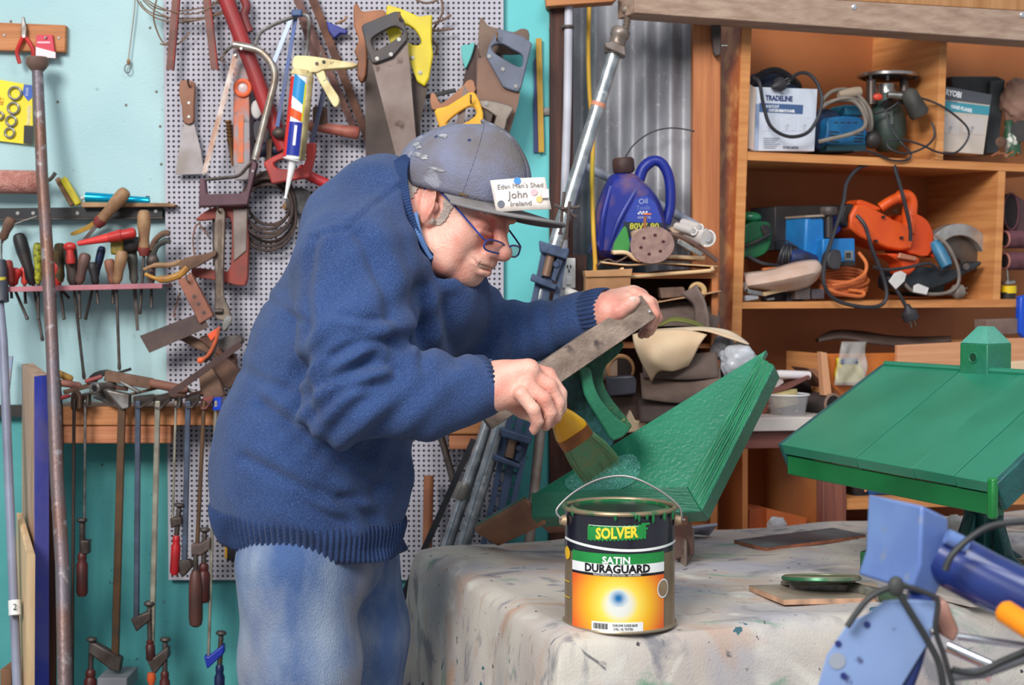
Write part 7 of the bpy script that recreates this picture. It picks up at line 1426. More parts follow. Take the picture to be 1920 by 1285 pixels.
stk([(1515, 690), (1530, 692), (1586, 748), (1576, 752)], -.01, .08, 'brown_sheet', 'curled brown sheet slanting down right of the white tube', mat((140, 96, 74), (110, 74, 60), 12, rough=.8)); stk([(1530, 704), (1556, 716), (1600, 726), (1598, 734), (1560, 728)], .01, .06, 'brown_sheet', 'flat red-brown sheet under the yellow packet', mat((130, 84, 74), (100, 64, 58), 12, rough=.8))
stk([(1442, 722), (1466, 706), (1470, 718), (1450, 732)], .0, .06, 'grey_scrap', 'pale grey scrap left of the white tube', mat((190, 176, 172), rough=.6)); stk([(1430, 750), (1436, 742), (1440, 770), (1432, 778)], .0, .03, 'red_scrap', 'small rust-red scrap left of the tub', mat((150, 80, 60), rough=.8))
crumple('dark_rag', 'dark rag heap at the back of the white-edged worktop', C(1500, 736, .10), .06, mat((46, 38, 38), (80, 66, 60), 14, rough=.95), 'rag', 11, squash=(1.3, .6, .7))
# ================================================================ work table with paint-stained cloth
ZT = .827
def T(px, py, h=0.0):            # point on the table top (or h above it) seen at a picture position
    d = _f + _r * ((px - 960) / FPX) + _u * ((642.5 - py) / FPX); return Vector((0, 0, CAMZ)) + d * ((ZT + h - CAMZ) / d.z)
TN = Vector((.0905, 2.36, ZT)); E1 = Vector((.94, .345, 0)).normalized(); E2 = Vector((-.2475, .775, 0)).normalized()
TL, TWD = 1.42, .82
t = thing('work_table', 'plain wooden work table hidden under the paint-stained cloth', 'table')
def onT(a, b, z): return TN + E1 * a + E2 * b + Vector((0, 0, z))
MB().prism([onT(.02, .02, -.006), onT(TL - .02, .02, -.006), onT(TL - .02, TWD - .02, -.006), onT(.02, TWD - .02, -.006)], (0, 0, -.03)).build('table_top', TIMBER, t)
for a_, b_ in ((.07, .07), (TL - .07, .07), (TL - .07, TWD - .07), (.07, TWD - .07)): p = onT(a_, b_, -.036); MB().box((p.x, p.y, p.z / 2), (.06, .06, p.z), Matrix.Rotation(math.atan2(E1.y, E1.x), 3, 'Z')).build('leg', TIMBERV, t)
def clothmat():
    m = bpy.data.materials.new('drop_cloth'); m.use_nodes = True; nt = m.node_tree; N = nt.nodes; L = nt.links; b = N['Principled BSDF']; b.inputs['Roughness'].default_value = .9
    tc = N.new('ShaderNodeTexCoord'); cur = None
    def layer(base, c, sc, lo, hi, det=5, st=(1, 1, 1), off=0, dist=0):
        mp = N.new('ShaderNodeMapping'); mp.inputs['Scale'].default_value = st; mp.inputs['Location'].default_value = (off, off, off); L.new(tc.outputs['Object'], mp.inputs[0])
        n = N.new('ShaderNodeTexNoise'); n.inputs['Scale'].default_value = sc; n.inputs['Detail'].default_value = det; n.inputs['Distortion'].default_value = dist; L.new(mp.outputs[0], n.inputs[0])
        r = N.new('ShaderNodeMapRange'); r.inputs[1].default_value = lo; r.inputs[2].default_value = hi; L.new(n.outputs[0], r.inputs[0])
        x = N.new('ShaderNodeMix'); x.data_type = 'RGBA'; x.inputs[7].default_value = lin(c)
        if isinstance(base, tuple): x.inputs[6].default_value = lin(base)
        else: L.new(base, x.inputs[6])
        L.new(r.outputs[0], x.inputs[0]); return x.outputs[2]
    c = layer((206, 198, 186), (184, 170, 162), 4, .35, .65); c = layer(c, (168, 164, 172), 3.2, .45, .62, 6, (1, 1, 1), 3, 1.0)
    c = layer(c, (188, 156, 136), 6, .54, .72, 7, (1, 2, 1), 8, .8); c = layer(c, (140, 136, 140), 5.5, .56, .66, 9, (1, 1.8, 1), 12, 1.8); c = layer(c, (104, 102, 106), 10, .66, .72, 9, (1, 2.4, 1), 21, 2.4); c = layer(c, (222, 216, 206), 8, .58, .72, 8, (1, 1, 1), 27, .8)
    c = layer(c, (110, 154, 126), 5, .64, .74, 6, (1, 2, 1), 30, 1.5); c = layer(c, (60, 100, 110), 26, .71, .73, 3, (1, 1, 1), 35); c = layer(c, (78, 74, 78), 55, .70, .72, 3, (1, 1, 1), 41); c = layer(c, (184, 120, 124), 11, .70, .76, 4, (1, 1, 1), 50)
    L.new(c, b.inputs['Base Color']); n = N.new('ShaderNodeTexNoise'); n.inputs['Scale'].default_value = 260; bp = N.new('ShaderNodeBump'); bp.inputs['Distance'].default_value = .0008; L.new(tc.outputs['Object'], n.inputs[0]); L.new(n.outputs[0], bp.inputs['Height']); L.new(bp.outputs[0], b.inputs['Normal']); return m
def cloth():
    drop = .52; b = MB(); nu, nv = 190, 130
    def prof(s, L):              # s runs over [-drop, L+drop]; returns (horizontal, fall)
        r = .020
        if s < 0: return (-r * (1 - math.exp(s / r)) - .010 * min(1, -s / .3), -s if s < -r else -s * .8)
        if s > L: return (L + r * (1 - math.exp(-(s - L) / r)), s - L)
        return (s, 0)
    pts = []
    for i in range(nu + 1):
        for j in range(nv + 1):
            u = -drop + (TL + drop) * i / nu if True else 0; v = -drop + (TWD + 2 * drop * .35) * j / nv
            v = -drop + (TWD + drop + .18) * j / nv
            (a, fa), (c, fc) = prof(u, TL), prof(v, TWD); fall = max(fa, fc) if min(fa, fc) <= 0 else max(fa, fc)
            w = math.sin(u * 17 + math.sin(v * 5) * 1.2) * .5 + math.sin(u * 31 + v * 7) * .3; w2 = math.sin(v * 19 + u * 3) * .5 + math.sin(v * 37) * .3
            da = dc = 0; k = min(1, fall / .35)
            if fc > 0: dc = (-1 if v < 0 else 1) * (.012 + .018 * w * k)
            if fa > 0: da = -1 * (.014 + .022 * w2 * k)
            corner = fa > 0 and fc > 0
            if corner: da -= .03 * k; dc -= .02 * k
            h = 0 if fall > 0 else .0018 * (math.sin(u * 23 + v * 9 + math.sin(v * 14)) + math.sin(v * 31 - u * 12)) + .0012
            p = onT(a + da, c + dc, h - fall); pts.append(p)
    b.v = [tuple(p) for p in pts]
    for i in range(nu):
        for j in range(nv):
            A = i * (nv + 1) + j; u = -drop + (TL + drop) * (i + .5) / nu; v = -drop + (TWD + drop + .18) * (j + .5) / nv
            b.f.append((A, A + nv + 1, A + nv + 2, A + 1))
    o = b.build('drop_cloth', clothmat()); return tag(o, 'cream canvas cloth covered in paint stains draped over the work table', 'cloth')
cloth()
# ---- paint can
t = thing('paint_can', 'black and bronze paint can with an orange label, open and full of green paint', 'paint can')
CC = Vector((.1658, 2.45, ZT)); CR = .0855; CH = .184
BZ = mat((150, 128, 100), (132, 112, 88), 20, rough=.35, metal=.3); CAN = MB()
cz_ = lambda h: CC + Vector((0, 0, h))
MB().lathe(cz_(.003), cz_(CH - .066), [(0, CR - .001), (.02, CR + .0005), (.05, CR - .001), (1, CR - .001)], 64).build('body', BZ, t)
MB().lathe(cz_(CH - .066), cz_(CH - .006), [(0, CR - .0008), (1, CR - .0008)], 64).build('black_band', mat((26, 26, 34), (40, 38, 48), 8, rough=.22, coat=.3), t)
rim = mat((150, 130, 104), (60, 120, 80), 26, rough=.4, metal=.4, thr=(.5, .6))
MB().torus(cz_(.003), CR, .003, (0, 0, 1), 64, 8).build('bottom_rim', mat((170, 154, 130), rough=.35, metal=.6), t)
MB().torus(cz_(CH - .004), CR, .0038, (0, 0, 1), 64, 8).build('top_rim', rim, t)
MB().lathe(cz_(CH - .005), cz_(CH + .001), [(0, CR - .003), (.3, CR - .006), (.5, CR - .010), (1, CR - .014)], 64)
b = MB(); n = 64
for r_, h_ in ((CR - .001, CH - .003), (CR - .005, CH - .008), (CR - .010, CH - .004), (CR - .013, CH - .002), (CR - .014, CH - .012), (CR - .004, CH - .016), (CR - .004, CH - .030)):
    for j in range(n): q = 2 * PI * j / n; b.v.append(tuple(cz_(h_) + Vector((math.cos(q) * r_, math.sin(q) * r_, 0))))
for i in range(6):
    for j in range(n): b.f.append((i * n + j, (i + 1) * n + j, (i + 1) * n + (j + 1) % n, i * n + (j + 1) % n))
b.build('lid_groove', mat((30, 110, 62), (120, 116, 90), 30, rough=.3, thr=(.5, .65)), t)
MB().lathe(cz_(CH - .026), cz_(CH - .024), [(0, CR - .004), (1, CR - .004)], 64).build('green_paint', mat((26, 110, 62), rough=.12, coat=1), t)
def cyl(px0, px1, y0, y1, off, m, nm, parent=t, nn=24, fn=None):   # printed patch on the can, given by its place seen from the front
    def P(x, y):
        a = math.asin(max(-1, min(1, (x - 1163) / 104.7))); z = CAMZ - (y - 520) / 3000 * 2.365; z = min(max(z, ZT + .004), ZT + CH); r = CR + off
        return Vector((CC.x + math.sin(a) * r, CC.y - math.cos(a) * r, z))
    b = MB(); b.grid(lambda u, v: P(px0 + (px1 - px0) * u, (fn(px0 + (px1 - px0) * u, v) if fn else y0 + (y1 - y0) * v)), nn, 6); return b.build(nm, m, parent)
def cyltext(txt, size, x, y, m, sx=1, bold=0, off=.0016, shear=0):
    a0 = math.asin((x - 1163) / 104.7); z0 = CAMZ - (y - 520) / 3000 * 2.365
    f = lambda X, Y_, Z: Vector((CC.x + math.sin(a0 + X / CR) * (CR + off + Z), CC.y - math.cos(a0 + X / CR) * (CR + off + Z), z0 + Y_ + shear * X))
    return text_mb(txt, size, f, .0003, sx, bold).build('lettering', m, t, smooth=False)
WH = mat((238, 238, 236), rough=.4); GRL = mat((40, 150, 70), (34, 130, 62), 20, rough=.35)
cyl(1060, 1266, 0, 0, .0004, WH, 'white_line', fn=lambda x, v: 1020 + 14 * math.sin((x - 1058) / 210 * 2.6) * .8 + v * 5 + 2)
def brushy(x, v): top = 992 - (x - 1098) * .05; return top + v * 27 + (2 * math.sin(x * .9) if v > .5 else 1.5 * math.sin(x * .7))
cyl(1099, 1204, 0, 0, .0008, GRL, 'brush_swash', fn=brushy, nn=40)
for yo, x1_ in ((-1, 1211), (8, 1208), (16, 1205)): cyl(1195, x1_, 985 + yo, 989 + yo, .0008, GRL, 'brush_tail', nn=6)
cyl(1101, 1190, 989, 990.5, .0012, mat((190, 220, 190), rough=.4), 'swash_edge')
cyltext('SOLVER', .0225, 1150, 1003.5, mat((250, 214, 60), rough=.4), .80, .0008, .0014, .06)
cyl(1073, 1239, 1042, 1064, .0010, GRL, 'green_panel'); cyl(1073, 1239, 1062, 1081, .0012, WH, 'white_panel'); cyl(1073, 1239, 1080, 1085, .0013, mat((30, 24, 28), rough=.4), 'black_rule')
def sunmat():
    m = bpy.data.materials.new('sun_print'); m.use_nodes = True; nt = m.node_tree; N = nt.nodes; L = nt.links; b = N['Principled BSDF']; b.inputs['Roughness'].default_value = .35
    tc = N.new('ShaderNodeTexCoord'); mp = N.new('ShaderNodeMapping'); cx = math.sin(math.asin((1152 - 1163) / 104.7)) * CR
    L.new(tc.outputs['Object'], mp.inputs[0]); mp.inputs['Location'].default_value = (.0, 0, .0); mp.inputs['Scale'].default_value = (1, 0, 1.0)
    ln = N.new('ShaderNodeVectorMath'); ln.operation = 'LENGTH'; L.new(mp.outputs[0], ln.inputs[0]); r = N.new('ShaderNodeValToRGB'); mr = N.new('ShaderNodeMapRange'); mr.inputs[1].default_value = 0; mr.inputs[2].default_value = .075; L.new(ln.outputs['Value'], mr.inputs[0]); L.new(mr.outputs[0], r.inputs[0])
    e = r.color_ramp.elements; e[0].position = 0; e[0].color = lin((224, 226, 226)); e[1].position = 1; e[1].color = lin((238, 100, 36))
    for p_, c_ in ((.22, (226, 226, 214)), (.38, (248, 220, 90)), (.62, (250, 186, 40)), (.85, (244, 140, 40))): q = e.new(p_); q.color = lin(c_)
    L.new(r.outputs[0], b.inputs['Base Color']); return m
cyl(1073, 1239, 1085, 1193, .0010, sunmat(), 'sunset_picture', nn=30)
def dotmat(c1, c2, R_):
    m = bpy.data.materials.new('dot_print'); m.use_nodes = True; nt = m.node_tree; N = nt.nodes; L = nt.links; b = N['Principled BSDF']; tc = N.new('ShaderNodeTexCoord'); mp = N.new('ShaderNodeMapping'); mp.inputs['Scale'].default_value = (1, 0, 1); L.new(tc.outputs['Object'], mp.inputs[0]); ln = N.new('ShaderNodeVectorMath'); ln.operation = 'LENGTH'; L.new(mp.outputs[0], ln.inputs[0]); mr = N.new('ShaderNodeMapRange'); mr.inputs[1].default_value = R_ * .25; mr.inputs[2].default_value = R_; L.new(ln.outputs['Value'], mr.inputs[0])
    x = N.new('ShaderNodeMix'); x.data_type = 'RGBA'; x.inputs[6].default_value = lin(c1); x.inputs[7].default_value = lin(c2); L.new(mr.outputs[0], x.inputs[0]); L.new(x.outputs[2], b.inputs['Base Color']); b.inputs['Roughness'].default_value = .35; return m
def cyldisc(x, y, rx, ry, m, nm, off=.0014, r0=0):
    a0 = math.asin((x - 1163) / 104.7); z0 = CAMZ - (y - 520) / 3000 * 2.365; b = MB(); n_ = 36
    P = lambda q, k: Vector((CC.x + math.sin(a0 + math.cos(q) * rx * k / CR) * (CR + off), CC.y - math.cos(a0 + math.cos(q) * rx * k / CR) * (CR + off), z0 + math.sin(q) * ry * k))
    b.grid(lambda u, v: P(u * 2 * PI, r0 + (1 - r0) * v), n_, 4); return b.build(nm, m, t)
cyldisc(1154, 1126, .014, .0125, dotmat((24, 110, 170), (200, 214, 220), .0125), 'blue_sun')
cyldisc(1237, 1113, .0125, .0145, WH, 'seal_ring', .0016, .86); cyldisc(1237, 1113, .0108, .0125, mat((160, 136, 104), (140, 116, 90), 30, rough=.4), 'seal', .0014)
cyldisc(1064, 1052, .010, .010, mat((240, 190, 40), rough=.4), 'side_sun', .001)
for y in (1106, 1137): cyl(1059.5, 1068, y, y + 2, .001, mat((240, 200, 50), rough=.4), 'side_line', nn=4)
cyltext('SATIN', .0145, 1150, 1055, WH, 1.05, .0004); cyltext('DURAGUARD', .0168, 1151, 1071.5, mat((22, 20, 24), rough=.4), .98, .0006)
cyltext('THE ULTIMATE U.V. PROTECTION - 100% ACRYLIC', .0040, 1151, 1082.8, WH, .80, 0, .0018)
cyl(1107, 1199, 1172, 1192, .0016, WH, 'price_label')
for i in range(13): cyl(1110 + i * 2.0, 1111 + i * 2.0 + (i % 3) * .3, 1175, 1186, .0019, mat((30, 30, 30), rough=.4), 'barcode_bar', nn=2)
cyltext('CHROME OXIDE BASE', .0052, 1166, 1178, mat((50, 50, 54), rough=.4), .72, 0, .0020); cyltext('3.95L / 4L TINTED', .0052, 1163, 1185, mat((50, 50, 54), rough=.4), .72, 0, .0020)
cyltext('4L', .006, 1263, 1150, mat((200, 190, 170), rough=.4)) if False else None
b = MB(); b.tube(spl([CC + Vector(v) for v in ((-CR - .006, -.03, CH - .018), (-CR - .012, -.028, CH - .004), (-.070, -.022, CH + .022), (-.03, -.016, CH + .041), (.012, -.014, CH + .044), (.055, -.016, CH + .026), (CR + .003, -.018, CH + .000), (CR + .008, -.016, CH - .020), (CR + .013, -.014, CH - .022))], 7), .0017, 8); b.build('wire_handle', mat((190, 184, 180), rough=.3, metal=.8), t)
for s in (-1, 1): p = CC + Vector((s * (CR - .001), -.02, CH - .022)); MB().lathe(p, p + Vector((s * .008, -.002, 0)), [(0, .009), (1, .006)], 14).build('handle_ear', mat((176, 150, 120), rough=.5, metal=.4), t)
# green drips on the rim
rs = random.Random(2)
for i in range(9): q = rs.uniform(-2.7, -.4); L_ = rs.uniform(.006, .014); p = cz_(CH - .004) + Vector((math.cos(q) * (CR + .003), math.sin(q) * (CR + .003), 0)); MB().lathe(p, p - Vector((0, 0, L_)), [(0, .0022), (.7, .0024), (1, .001)], 8).build('paint_drip', mat((40, 110, 66), rough=.3), t)
# ================================================================ green painted pieces
def greenmat(c1, c2, wet=.25, grain=(1, 1, 1), sc=40, bmp=1.0):
    return mat(c1, c2, 7, rough=wet, coat=.25, bump=bmp * .6, bscale=sc * 1.6, bstretch=grain)
GR1 = greenmat((44, 128, 98), (34, 112, 84), .28, (1, 1, 1), 90, .8)
gd = (W(1440, 660, 2.95) - W(1318, 960, 2.85)).normalized()
GRR = greenmat((36, 122, 78), (28, 100, 64), .35, (1, 1, 1), 60, 1.2); GRD = mat((28, 78, 56), (60, 110, 70), 50, rough=.4, thr=(.5, .75), c3=(140, 140, 70), s3=120, t3=(.68, .72))
WEAT = mat((160, 140, 126), (118, 100, 90), 9, stretch=(3, 1, 3), rough=.85, bump=1.2, bscale=60, c3=(84, 74, 70), s3=30, t3=(.6, .7))
t = thing('feeder_stand', 'half-painted bird feeder with green gable, curved brackets and bare grey rail', 'bird feeder')
LL = (998, 974, 2.93); LR = (1318, 962, 2.82); AP = (1437, 656, 2.93); AP2 = (1454, 690, 2.90); IL = (998, 926, 2.93); IR = (1289, 914, 2.83)
n_g = (W(*LR) - W(*LL)).cross(W(*AP) - W(*LL)).normalized(); n_g = n_g if n_g.y > 0 else -n_g
MB().prism([W(994, 930, 2.935), W(*AP), W(1300, 925, 2.835)], n_g * .018).build('gable_panel', GR1, t, bevel=.0015)
def plank(a, b_, c, d, nm, m, th=.024, fwd=.006):
    P = [W(*q) - n_g * fwd for q in (a, b_, c, d)]; return MB().prism(P, n_g * th).build(nm, m, t, bevel=.002)
plank(IL, IR, LR, LL, 'rim_board', greenmat((40, 122, 92), (30, 102, 76), .4, (.3, 1, 4), 60, 1.6), .05)
plank((1424, 672, 2.925), AP2, LR, IR, 'rim_board', greenmat((48, 136, 106), (34, 112, 86), .35, (3, 3, 1), 50, 2.5), .05, .008)
# groove lines of weathered grain on the slanting rim: raised ridges
for i in range(9):
    k = (i + .6) / 9.6; a_ = W(*IR).lerp(W(*LR), k) - n_g * .0085; b_ = W(1424, 672, 2.925).lerp(W(*AP2), k) - n_g * .0085
    MB().tube([a_.lerp(b_, s / 12) + (W(*LR) - W(*IR)).normalized() * (.0008 * math.sin(s * 1.7 + i * 2.1)) for s in range(13)], .0009 + .0004 * (i % 3), 5).build('grain_ridge', greenmat((54, 150, 104), (40, 124, 84), .3), t)
wp = [(1060, 900), (1090, 880), (1120, 866), (1150, 858), (1186, 852), (1200, 872), (1192, 900), (1160, 918), (1110, 924), (1070, 920)]; n_w = (W(1300, 925, 2.835) - W(994, 930, 2.935)).cross(W(*AP) - W(994, 930, 2.935)).normalized(); n_w = n_w if n_w.y > 0 else -n_w
def ong(x, y):
    d = _f + _r * ((x - 960) / FPX) + _u * ((642.5 - y) / FPX); o_ = Vector((0, 0, CAMZ)); return o_ + d * ((W(*AP) - n_w * .0022 - o_).dot(n_w) / d.dot(n_w))
MB().prism([ong(x, y) for x, y in smoothpoly(wp, 3)], n_w * .002).build('wet_paint_glints', mat((52, 140, 112), (80, 160, 140), 160, rough=.12, coat=1, bump=3, bscale=260, c3=(140, 196, 200), s3=420, t3=(.58, .64)), t)  # wet paint patch; its pale blue speckle is reflection put into the colour
# end board going away to the left, and bare underside
tr_ = lambda pts: [W(*q) for q in pts]
MB().prism(tr_([(985, 930, 2.93), (1024, 972, 2.93), (934, 1014, 3.12), (890, 986, 3.12)]), (0, 0, -.012)).build('bare_edge_board', mat((176, 124, 92), (132, 92, 72), 10, rough=.7), t, bevel=.002)
MB().prism(tr_([(890, 986, 3.118), (985, 931, 2.928), (988, 938, 2.928), (896, 1000, 3.118)]), (0, .006, .0)).build('green_edge', GRR, t)
MB().prism(tr_([(1000, 976, 2.94), (1290, 966, 2.84), (1290, 985, 2.86), (1030, 1000, 3.0)]), (0, .06, 0)).build('bare_rail', mat((160, 112, 84), (124, 86, 68), 8, rough=.75), t, bevel=.002)
MB().prism([T(1262, 1046), T(1286, 1066), T(1302, 1040), T(1278, 1030)], (.0, 0, .052)).build('foot_block', WEAT, t, bevel=.004)
MB().prism([W(1262, 985, 2.93), W(1296, 972, 2.90), W(1302, 1040, 2.95), W(1266, 1050, 2.95)], (0, .03, 0)).build('foot_block', mat((150, 104, 92), (120, 96, 88), 12, rough=.8), t, bevel=.003)
# grey rail
RA, RB = W(905, 784, 2.755), W(1212, 576, 2.80); rl = MB(); rl.bar(RA, RB, .047, .05); rail = rl.build('grey_rail', WEAT, t, bevel=.0015)
p = W(1218, 584, 2.766); MB().lathe(p, p + Vector((0, .004, 0)), [(0, .0022), (1, .0026)], 10).build('nail_head', mat((220, 220, 220), rough=.3, metal=.5), t)
# brackets
MB().pprism(smoothpoly([(1084, 686), (1106, 690), (1112, 716), (1122, 742), (1136, 762), (1156, 784), (1182, 806), (1150, 828), (1134, 806), (1114, 774), (1096, 742), (1090, 712)], 2), 2.79, .03).build('bracket', greenmat((44, 122, 88), (34, 100, 72), .3, (1, 1, 1), 60, 1), t, bevel=.003)
MB().pprism(smoothpoly([(1070, 694), (1166, 640), (1160, 664), (1138, 684), (1130, 706), (1136, 730), (1152, 756), (1186, 800), (1160, 806), (1120, 764), (1098, 720)], 2), 2.825, .03).build('bracket', GRD, t, bevel=.003)
MB().pprism(smoothpoly([(1048, 708), (1086, 690), (1094, 736), (1116, 776), (1152, 828), (1126, 850), (1090, 800), (1062, 750)], 2), 2.86, .03).build('bracket', mat((26, 66, 56), (48, 96, 100), 60, rough=.3), t, bevel=.003)
# --- second piece: finished roof with post
RG = greenmat((38, 118, 90), (46, 130, 102), .32, (1, 1, 1), 14, .5); RGD = greenmat((28, 112, 60), (24, 92, 50), .35, (1, 1, 1), 30, .8); BG = mat((34, 92, 88), (28, 74, 76), 20, rough=.35, coat=.2, bump=1, bscale=90)
t = thing('feeder_roof', 'green bird feeder roof of planks with a square post through its ridge', 'bird feeder')
EL = W(1465, 834, 2.85); ER = W(1858, 905, 2.45); ed = (ER - EL).normalized(); perp = Vector((.4, .251, 0)).normalized(); RL = EL + perp * .255 + Vector((0, 0, .136)); RR = ER + perp * .255 + Vector((0, 0, .152)); up_r = (RL - EL).cross(ed); up_r = up_r.normalized() if up_r.z > 0 else -up_r.normalized()
cuts = [0, .385, .66, .84, 1.0]; rs = random.Random(6)
for i in range(4):
    k0, k1 = cuts[i] + (.0012 if i else 0), cuts[i + 1] - (.0012 if i < 3 else 0); o_ = up_r * (-.0008 * (i % 2))
    MB().prism([EL.lerp(ER, k0) + o_, EL.lerp(ER, k1) + o_, RL.lerp(RR, k1) + o_, RL.lerp(RR, k0) + o_], -up_r * .020).build('roof_plank', RG, t, bevel=.0009)
off = -perp * 0
EL2 = EL - up_r * .023 + perp * .004; ER2 = ER - up_r * .023 + perp * .004
MB().prism([EL2, ER2 - ed * .004, ER2 - ed * .004 + Vector((0, 0, -.034)), EL2 + Vector((0, 0, -.034))], perp * .022).build('eave_rail', RGD, t, bevel=.002)
MB().prism([EL - ed * .0, EL - ed * .010, RL - ed * .010, RL], -up_r * .048).build('barge_board', BG, t, bevel=.002)
MB().prism([ER, ER + ed * .012, RR + ed * .012, RR], -up_r * .050).build('barge_board', BG, t, bevel=.002)
MB().box(ER + Vector((0, 0, -.024)) + ed * .004, (.014, .014, .064), Matrix.Rotation(math.atan2(ed.y, ed.x), 3, 'Z')).build('corner_block', greenmat((34, 128, 60), (30, 110, 54), .3), t, bevel=.004)
# far slope, ridge cap
FL_ = RL + perp * .255 - Vector((0, 0, .136)); FR_ = RR + perp * .255 - Vector((0, 0, .152))
up2 = (FL_ - RL).cross(ed); up2 = up2.normalized() if up2.z > 0 else -up2.normalized()
for i in range(4):
    k0, k1 = cuts[i] + .003, cuts[i + 1] - .003; MB().prism([RL.lerp(RR, k0), RL.lerp(RR, k1), FL_.lerp(FR_, k1), FL_.lerp(FR_, k0)], -up2 * .020).build('roof_plank', RG, t, bevel=.0018)
MB().tube([RL + Vector((0, 0, .001)), RR + Vector((0, 0, .001))], .006, 8).build('ridge_strip', RG, t)
# post
pk_ = RL.lerp(RR, .43); ang = math.atan2(ed.y, ed.x); RZ = Matrix.Rotation(ang, 3, 'Z'); pw = .062; tops = W(1845, 645, pk_.y - .03).z
pk_ = Vector((W(1848, 660, pk_.y).x, pk_.y, 0)); zb_ = RL.z - .05
MB().box((pk_.x, pk_.y, (zb_ + tops) / 2), (pw, pw, tops - zb_), RZ).build('post_top', mat((34, 116, 66), (44, 120, 100), 5, rough=.35, coat=.2, bump=1, bscale=60), t, bevel=.002)
b = MB(); hw = pw / 2; q4 = [Vector((pk_.x, pk_.y, tops)) + RZ @ Vector((x * hw, y * hw, 0)) for x, y in ((-1, -1), (1, -1), (1, 1), (-1, 1))]; q5 = [Vector((pk_.x, pk_.y, tops + .030)) + RZ @ Vector((x * hw * .32, y * hw * .32, 0)) for x, y in ((-1, -1), (1, -1), (1, 1), (-1, 1))]
b.add(q4 + q5, [(0, 1, 2, 3), (7, 6, 5, 4)] + [(i, (i + 1) % 4, (i + 1) % 4 + 4, i + 4) for i in range(4)]); b.build('post_cap', mat((70, 150, 128), (90, 160, 140), 12, rough=.3, coat=.3, bump=1, bscale=80), t, bevel=.001)  # paler teal than the post: pale reflections put into the cap colour
# drilled hole on the left-facing side
for sgn in (1,):
    fx = RZ @ Vector((0, -1, 0)); fx = fx if fx.x < 0 else -fx; hp = Vector((pk_.x, pk_.y, 0)) + fx * (hw + .0004); hp.z = W(1823, 671, pk_.y - .02).z; MB().lathe(hp, hp + fx * .0008, [(0, .0085), (1, .0085)], 22).build('drilled_hole', mat((12, 60, 34), rough=.9), t); MB().torus(hp + fx * .0005, .0088, .0014, fx, 22, 6).build('hole_rim', GR1, t)
pz = ZT + .0; b = MB(); b.box((pk_.x, pk_.y, (zb_ + pz) / 2), (pw * .8, pw * .8, zb_ - pz), RZ); b.build('post_stem', BG, t, bevel=.002)
MB().box((pk_.x, pk_.y, ZT + .014), (.20, .20, .022), RZ).build('base_board', GRD, t, bevel=.002)
for s in (-1, 1):
    for ax_ in (ed, perp):
        P = [Vector((pk_.x, pk_.y, ZT + .03)) + ax_ * s * .095, Vector((pk_.x, pk_.y, ZT + .05)) + ax_ * s * .06, Vector((pk_.x, pk_.y, ZT + .12)) + ax_ * s * .032, Vector((pk_.x, pk_.y, ZT + .03)) + ax_ * s * .032]
        side = ax_.cross(Vector((0, 0, 1))).normalized(); MB().prism([p - side * .011 for p in P], side * .022).build('curved_brace', BG, t, bevel=.002)
# ================================================================ things on the cloth
CH_ = mat((96, 84, 86), (60, 56, 60), 6, rough=.6, c3=(104, 110, 112), s3=8, t3=(.5, .7)); TANE = mat((176, 110, 80), (140, 84, 64), 30, rough=.8)
def tboard(name, label, pts, h, m, edge=None, cat='board', lift=.0015):
    P = [T(x, y, lift + h) for x, y in pts]; b = MB(); b.prism(P, (0, 0, -h)); t_ = thing(name, label, cat); b.build('board', edge or m, t_, bevel=.001)
    MB().prism([p + Vector((0, 0, .0003)) for p in P], (0, 0, -.0012)).build('top_face', m, t_); return t_
tboard('thin_board', 'thin charcoal-stained board lying on the cloth behind the lids', [(1376, 1013), (1437, 1027), (1624, 1003), (1562, 990)], .008, CH_, TANE)
tboard('paint_stick_board', 'thin weathered board with pale broken end under the tin lids', [(1404, 1098), (1470, 1124), (1660, 1120), (1640, 1092)], .010, mat((172, 152, 134), (130, 120, 106), 8, rough=.8, c3=(90, 120, 90), s3=10, t3=(.6, .7)), mat((206, 160, 128), (150, 120, 100), 30, rough=.8))
tboard('pale_plank', 'pale weathered plank lying behind the blue saw head', [(1700, 1100), (1820, 1128), (1960, 1130), (1860, 1096)], .010, mat((190, 180, 172), (160, 150, 146), 8, rough=.8))
for i, (cx, cy, rr, tz, tx, m, lab) in enumerate(((1535, 1094, .062, .015, .0, mat((150, 144, 130), (110, 104, 92), 20, rough=.35, metal=.6), 'silver paint tin lid lying under the green-painted one'), (1540, 1088, .064, .030, .05, mat((52, 110, 76), (120, 124, 104), 24, rough=.35, metal=.3, thr=(.45, .6)), 'green-painted tin lid resting on the silver one'))):
    t = thing('tin_lid', lab, 'lid'); c_ = T(cx, cy, tz); ax_ = Vector((-.05 + tx, .14, 1)).normalized(); MB().lathe(c_, c_ + ax_ * .006, [(0, rr), (.3, rr + .002), (1, rr + .001)], 40).build('plate', m, t); MB().torus(c_ + ax_ * .006, rr - .003, .0022, ax_, 40, 6).build('rim', mat((176, 168, 140), rough=.3, metal=.7), t)
t = thing('paint_scraper', 'paint scraper with a ridged metal ferrule lying over the lids', 'scraper'); a_, b_ = T(1598, 1104, .016), T(1655, 1118, .014); MB().lathe(a_, b_, [(0, .010), (.1, .0115), (.3, .0105), (.6, .0115), (1, .011)], 16).build('ferrule', mat((176, 170, 156), (130, 124, 112), 60, rough=.35, metal=.7), t); MB().lathe(b_, b_ + (b_ - a_).normalized() * .09, [(0, .010), (.6, .012), (1, .008)], 16).build('handle', mat((60, 80, 60), rough=.5), t); MB().bar(T(1480, 1100, .016), a_, .012, .003).build('blade', STEEL, t)
t = thing('green_tray', 'small dark green painted wooden tray at the back right of the cloth', 'tray'); GT = greenmat((30, 96, 56), (24, 80, 46), .4)
